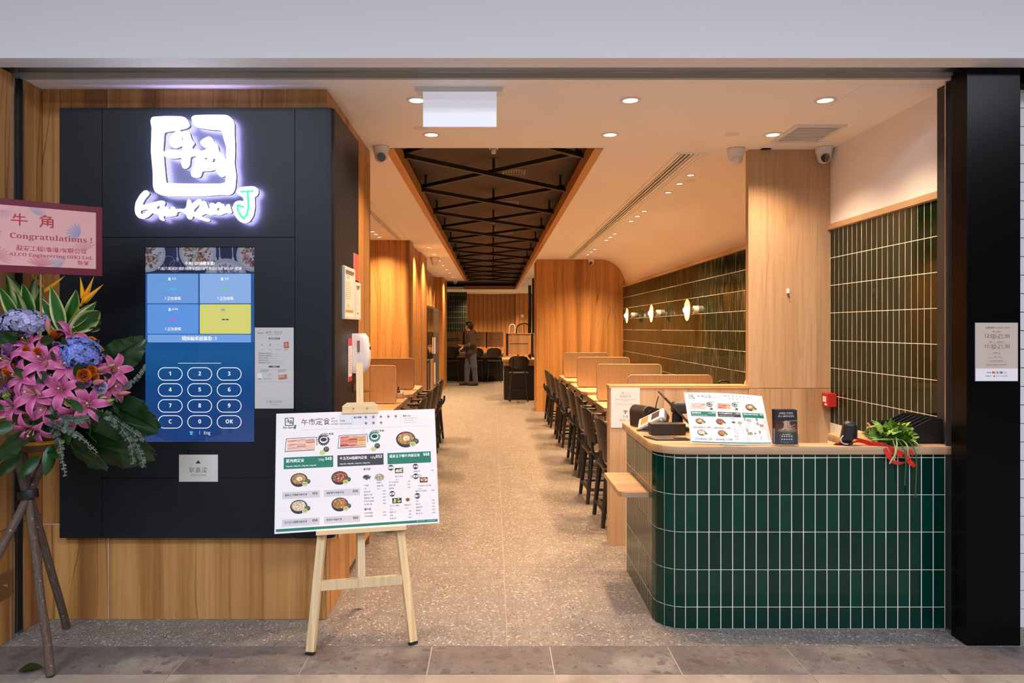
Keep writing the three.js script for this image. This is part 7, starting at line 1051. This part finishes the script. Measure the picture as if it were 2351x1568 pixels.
  const rn = { o: 'orange_rose', p: 'purple_rose', l: 'lavender_lisianthus', g: 'green_carnation' };
  [[126, 766, 'o', 1.0, 3.19], [62, 803, 'o', 1.0, 3.17], [88, 806, 'o', 0.95, 3.15], [18, 850, 'o', 1.15, 3.14], [195, 861, 'o', 1.15, 3.13], [212, 850, 'o', 0.9, 3.16], [211, 783, 'o', 0.9, 3.25], [226, 803, 'o', 0.95, 3.24], [33, 893, 'o', 1.05, 3.18], [218, 868, 'o', 0.8, 3.17], [102, 876, 'p', 1.2, 3.13], [18, 800, 'p', 1.35, 3.18], [40, 828, 'p', 1.1, 3.19], [199, 877, 'p', 0.9, 3.14], [232, 891, 'l', 1.2, 3.18], [13, 898, 'p', 1.35, 3.16], [161, 860, 'p', 1.1, 3.18], [138, 936, 'p', 1.2, 3.17], [245, 832, 'p', 0.9, 3.26], [14, 908, 'g', 0.75, 3.12], [161, 922, 'g', 0.85, 3.12], [130, 790, 'p', 0.6, 3.19], [35, 925, 'p', 1.1, 3.2]].forEach(([px, py, k, s, d], i) => { const p = at(px, py, d), n = V(p.x + 2.09, p.y - 1.30, 0.16 + rr(-0.02, 0.05)); facing(mesh(o, rn[k], kinds[k][i % kinds[k].length], petalM), p, n, rr(0, 6), s); });

  // variegated leaves at the top, dark leaves between the flowers
  const GD = [0.010, 0.075, 0.008], GL = [0.045, 0.19, 0.012], CR = [0.62, 0.68, 0.28];
  const vari = [0, 1, 2].map((k) => paint(blade(1, 0.125 + 0.015 * k, 0.35 + 0.15 * k, 0.3, 1.0, 10, 16), (u, v) => { const e = Math.abs(u - 0.5) * 2, st = noise.noise(u * 14, v * 2.5, k * 3.3); const t = k === 2 ? clamp((0.5 - e) * 3 + st * 1.4) : clamp((e - 0.66) * 5 + st * 1.1); return mix3(mix3(GD, GL, clamp(0.3 + 0.6 * st)), CR, t); }));
  const leafAt = (bx, by, tx, ty, k, d0, d1, roll, wide = 1) => { const a = at(bx, by, d0), b = at(tx, ty, d1), v = b.clone().sub(a), m = mesh(o, 'leaf', vari[k], leafM); place(m, a, v, roll, v.length()); m.scale.x *= mix(1, wide, 0.6); m.scale.z *= 0.7; };
  for (const a of [[58, 742, 26, 622, 2, 3.3, 3.27, 0.2, 1.2], [62, 742, 50, 655, 2, 3.28, 3.22, -0.3, 1.0], [85, 745, 73, 628, 2, 3.34, 3.36, 0.9, 0.9], [72, 745, 56, 648, 0, 3.29, 3.25, 0.3, 1.4], [40, 742, 2, 655, 0, 3.27, 3.2, 0.2, 1.3], [80, 735, 98, 662, 1, 3.34, 3.36, 0.3, 1.2], [138, 765, 96, 682, 0, 3.27, 3.26, 0.2, 1.4], [145, 770, 120, 656, 0, 3.27, 3.25, 0.3, 1.1], [150, 752, 190, 664, 1, 3.3, 3.3, -0.2, 1.7], [158, 752, 236, 696, 0, 3.27, 3.22, -0.6, 1.3], [165, 762, 242, 702, 1, 3.26, 3.2, 0.3, 1.7], [160, 750, 220, 690, 0, 3.3, 3.28, 0.5, 1.2], [196, 800, 231, 774, 0, 3.24, 3.2, 0.5, 1.6], [205, 760, 232, 746, 1, 3.26, 3.22, 0.5, 1.8]]) leafAt(...a);
  const dark = paint(blade(1, 0.22, 0.5, 0.4, 0.8, 6, 8), (u, v) => mix3([0.006, 0.035, 0.008], [0.02, 0.09, 0.014], clamp(0.5 + 0.5 * Math.sin(v * 9) * (u - 0.5))));
  for (const [x, y, a, L, d] of [[20, 785, 0.3, 0.09, 3.2], [95, 790, 0.6, 0.1, 3.15], [115, 812, -0.2, 0.09, 3.15], [150, 800, 1.0, 0.09, 3.15], [85, 868, 0.2, 0.11, 3.11], [178, 890, 0.5, 0.1, 3.12], [178, 868, 1.3, 0.09, 3.14], [55, 770, 2.6, 0.08, 3.18], [105, 958, 0.3, 0.11, 3.11], [190, 945, 2.2, 0.08, 3.13], [255, 915, 0.1, 0.08, 3.2], [258, 928, -0.4, 0.08, 3.2], [10, 940, 2.4, 0.12, 3.15], [140, 970, -0.5, 0.10, 3.15], [35, 970, 3.6, 0.13, 3.15], [70, 870, 2.2, 0.09, 3.14], [235, 870, 0.6, 0.08, 3.22], [215, 745, 0.4, 0.07, 3.24], [200, 965, -0.6, 0.09, 3.16], [5, 865, 2.8, 0.1, 3.15], [125, 920, -1.2, 0.09, 3.14], [120, 1020, -1.4, 0.14, 3.2], [50, 1040, 3.9, 0.15, 3.2], [90, 1045, -2.2, 0.12, 3.2], [110, 1045, 0.3, 0.11, 3.18], [75, 960, -2, 0.1, 3.16]]) { const m = mesh(o, 'leaf', dark, leafM); place(m, at(x, y, d), V(Math.cos(a), Math.sin(a), rr(0.2, 0.7)), rr(-0.6, 0.6), L); }
  for (let i = 0; i < 46; i++) { const a = rr(0, 6.28), q = Math.sqrt(rnd()), m = mesh(o, 'leaf', dark, leafM); place(m, at(120 + Math.cos(a) * q * 115, 872 + Math.sin(a) * q * 105, rr(3.22, 3.3)), V(Math.cos(a) + rr(-0.6, 0.6), Math.sin(-a) + rr(-0.4, 0.6), rr(0.1, 0.6)), rr(-0.6, 0.6), rr(0.09, 0.13)); }
  // split leaves hanging below
  const mon = (() => { const s = new THREE.Shape(); s.moveTo(0, 0); const n = 7; const R = (t) => 0.5 * Math.sin(Math.PI * (0.12 + 0.86 * t)) ** 0.75; for (const sd of [1, -1]) { const pts = []; for (let i = 0; i < n; i++) { const t0 = i / n + 0.02, t1 = (i + 0.74) / n + 0.02, tc = (i + 0.9) / n + 0.02, droop = 0.08; pts.push([sd * R(t0), t0 + droop * 0.6], [sd * R(t1) * 1.02, t1 + droop], [sd * R(tc) * (i % 2 ? 0.4 : 0.26), tc]); } if (sd < 0) pts.reverse(); pts.forEach((p) => s.lineTo(p[0], p[1])); if (sd > 0) s.lineTo(0, 1.06); } s.closePath(); const g = plain(extrude(s, 0.012)); const p = g.attributes.position; for (let i = 0; i < p.count; i++) { const x = p.getX(i), y = p.getY(i); p.setZ(i, p.getZ(i) - 0.35 * y * y + 0.25 * Math.abs(x) - 0.5 * x * x + 0.03 * Math.sin(y * 18)); } return toCreasedNormals(g, 1.0); })();
  const monAt = (bx, by, tx, ty, d0, d1, roll, wide) => { const a = at(bx, by, d0), b = at(tx, ty, d1), v = b.clone().sub(a), m = mesh(o, 'split_leaf', mon, MON); place(m, a, v, roll, v.length()); m.scale.x *= wide; mesh(o, 'leaf_rib', limb([a.x, a.y, a.z + 0.004], a.clone().lerp(b, 0.5).add(V(0, 0, 0.01)).toArray(), 0.003, 0.0015, 6), STEM); };
  monAt(165, 955, 285, 1075, 3.28, 3.18, 0.15, 0.95); monAt(70, 960, 18, 1085, 3.24, 3.12, 0.2, 1.0); monAt(235, 925, 332, 990, 3.36, 3.32, -0.2, 0.8); monAt(232, 845, 318, 800, 3.36, 3.33, 0.5, 0.75); monAt(150, 975, 190, 1085, 3.3, 3.2, -0.3, 0.8);
  // eucalyptus sprays
  const spray = (pts, n, r0, r1) => { const c = new THREE.CatmullRomCurve3(pts), l = []; mesh(o, 'spray_stem', new THREE.TubeGeometry(c, 24, 0.0016, 5), std([0.25, 0.25, 0.16], 0.7)); for (let i = 0; i < n; i++) { const t = (i + 0.5) / n, p = c.getPoint(t), tg = c.getTangent(t), r = mix(r0, r1, t), side = tg.clone().cross(V(0, 0, 1)).normalize(); for (const s of [-1, 1]) { const g = new THREE.CircleGeometry(r, 7).scale(0.75, 1, 1).translate(0, r * 0.9, 0); const q = new THREE.Quaternion().setFromUnitVectors(V(0, 1, 0), side.clone().multiplyScalar(s).addScaledVector(tg, 0.5).add(V(0, 0, rr(-0.4, 0.8))).normalize()); g.rotateY(rr(-1, 1)); g.applyQuaternion(q).translate(p.x, p.y, p.z); l.push(g); } } mesh(o, 'eucalyptus_leaves', l, EUC).userData.kind = 'stuff'; };
  spray([at(120, 985, 3.16), at(135, 1010, 3.13), at(142, 1050, 3.12), at(150, 1094, 3.12)], 17, 0.0135, 0.006); spray([at(110, 965, 3.15), at(150, 985, 3.1), at(185, 1005, 3.1), at(224, 1040, 3.12)], 22, 0.014, 0.005); spray([at(190, 945, 3.18), at(250, 955, 3.15), at(295, 985, 3.15), at(332, 1010, 3.16)], 24, 0.015, 0.008); spray([at(225, 950, 3.2), at(270, 975, 3.16), at(300, 1020, 3.15), at(306, 1065, 3.16)], 24, 0.014, 0.008); spray([at(260, 965, 3.2), at(300, 1000, 3.17), at(322, 1040, 3.17), at(330, 1072, 3.18)], 20, 0.013, 0.008); spray([at(262, 905, 3.3), at(295, 885, 3.28), at(320, 862, 3.28), at(335, 838, 3.28)], 20, 0.012, 0.005); spray([at(130, 960, 3.15), at(165, 965, 3.11), at(205, 960, 3.12)], 14, 0.015, 0.010);
  // yellow heliconia
  const yb = paint(sheet((u, v) => { const a = u * 6.2832, r = (1 - v) * 0.17 * Math.min(1, v * 5 + 0.25); return [r * Math.cos(a) * 0.75, v, -r * Math.sin(a)]; }, 10, 8), (u, v) => mix3([0.75, 0.28, 0.004], [0.82, 0.40, 0.01], v));
  for (const [bx, by, tx, ty, d] of [[192, 690, 184, 634, 3.24], [194, 686, 216, 634, 3.24], [188, 696, 238, 652, 3.22], [184, 704, 196, 682, 3.24], [100, 660, 69, 627, 3.3], [102, 650, 93, 624, 3.3], [102, 672, 150, 632, 3.28]]) { const a = at(bx, by, d), b = at(tx, ty, d - 0.02), v = b.clone().sub(a); place(mesh(o, 'yellow_bract', yb, waxM), a, v, 0.2, v.length()); }
  mesh(o, 'flower_stem', [tube([at(150, 755, 3.28).toArray(), at(172, 720, 3.26).toArray(), at(190, 690, 3.24).toArray()], 0.003, 12, 6), tube([at(100, 740, 3.32).toArray(), at(101, 700, 3.31).toArray(), at(101, 660, 3.3).toArray()], 0.003, 10, 6)], std([0.30, 0.26, 0.03], 0.5));

  // the card on its stick
  const cd = thing('congratulation_card', 'burgundy and pink congratulation card on a stick above the flowers', 'card', [-2.045, 1.958, -3.192], 0.655);
  const w = 0.49, h = 0.325; cd.userData.label = 'burgundy and pink congratulation card on a stick above the flowers';
  mesh(cd, 'backing_board', rbox(w, h, 0.004, 0.001, 0, 0, 0, 1), phys([0.15, 0.006, 0.024], 0.4, { specularIntensity: 0.6 })); mesh(cd, 'paper_sheet', new THREE.PlaneGeometry(w - 0.045, h - 0.06).translate(-0.004, 0.002, 0.0032), printed(TEX.congrats, 0.6)); mesh(cd, 'stick', limb([0.0, -0.52, -0.008], [0.0, 0.05, -0.006], 0.0045, 0.004, 8), std([0.30, 0.2, 0.09], 0.7));
  // fallen leaf
  const fl = thing('fallen_leaf', 'dark green leaf fallen on the stone floor beside the pole foot', 'leaf', [-2.09, 0.004, -3.185], 0.5); mesh(fl, 'leaf_blade', sheet((u, v) => { const wd = 0.022 * Math.sin(Math.PI * Math.pow(v, 0.9) * 0.95 + 0.05), x = (u - 0.5) * 2 * wd; return [v * 0.09 - 0.045, 0.008 + 0.008 * Math.sin(v * 3) + x * x * 8, x * 1.6]; }, 6, 10, 0.0008), std([0.01, 0.035, 0.006], 0.4)); mesh(fl, 'leaf_stem', limb([0.04, 0.006, 0], [0.06, 0.003, 0.002], 0.0012, 0.001, 6), STEM);
  const chip = thing('dropped_leaf_scrap', 'tiny green leaf scrap lying on the terrazzo in mid aisle', 'leaf', [0.175, 0.001, -4.29]); mesh(chip, 'scrap', sheet((u, v) => [(u - 0.5) * 0.012, 0.003 + 0.002 * Math.sin(v * 3), (v - 0.5) * 0.008], 3, 3, 0.0006), std([0.06, 0.12, 0.01], 0.5));
}

renderer.render(scene, camera);
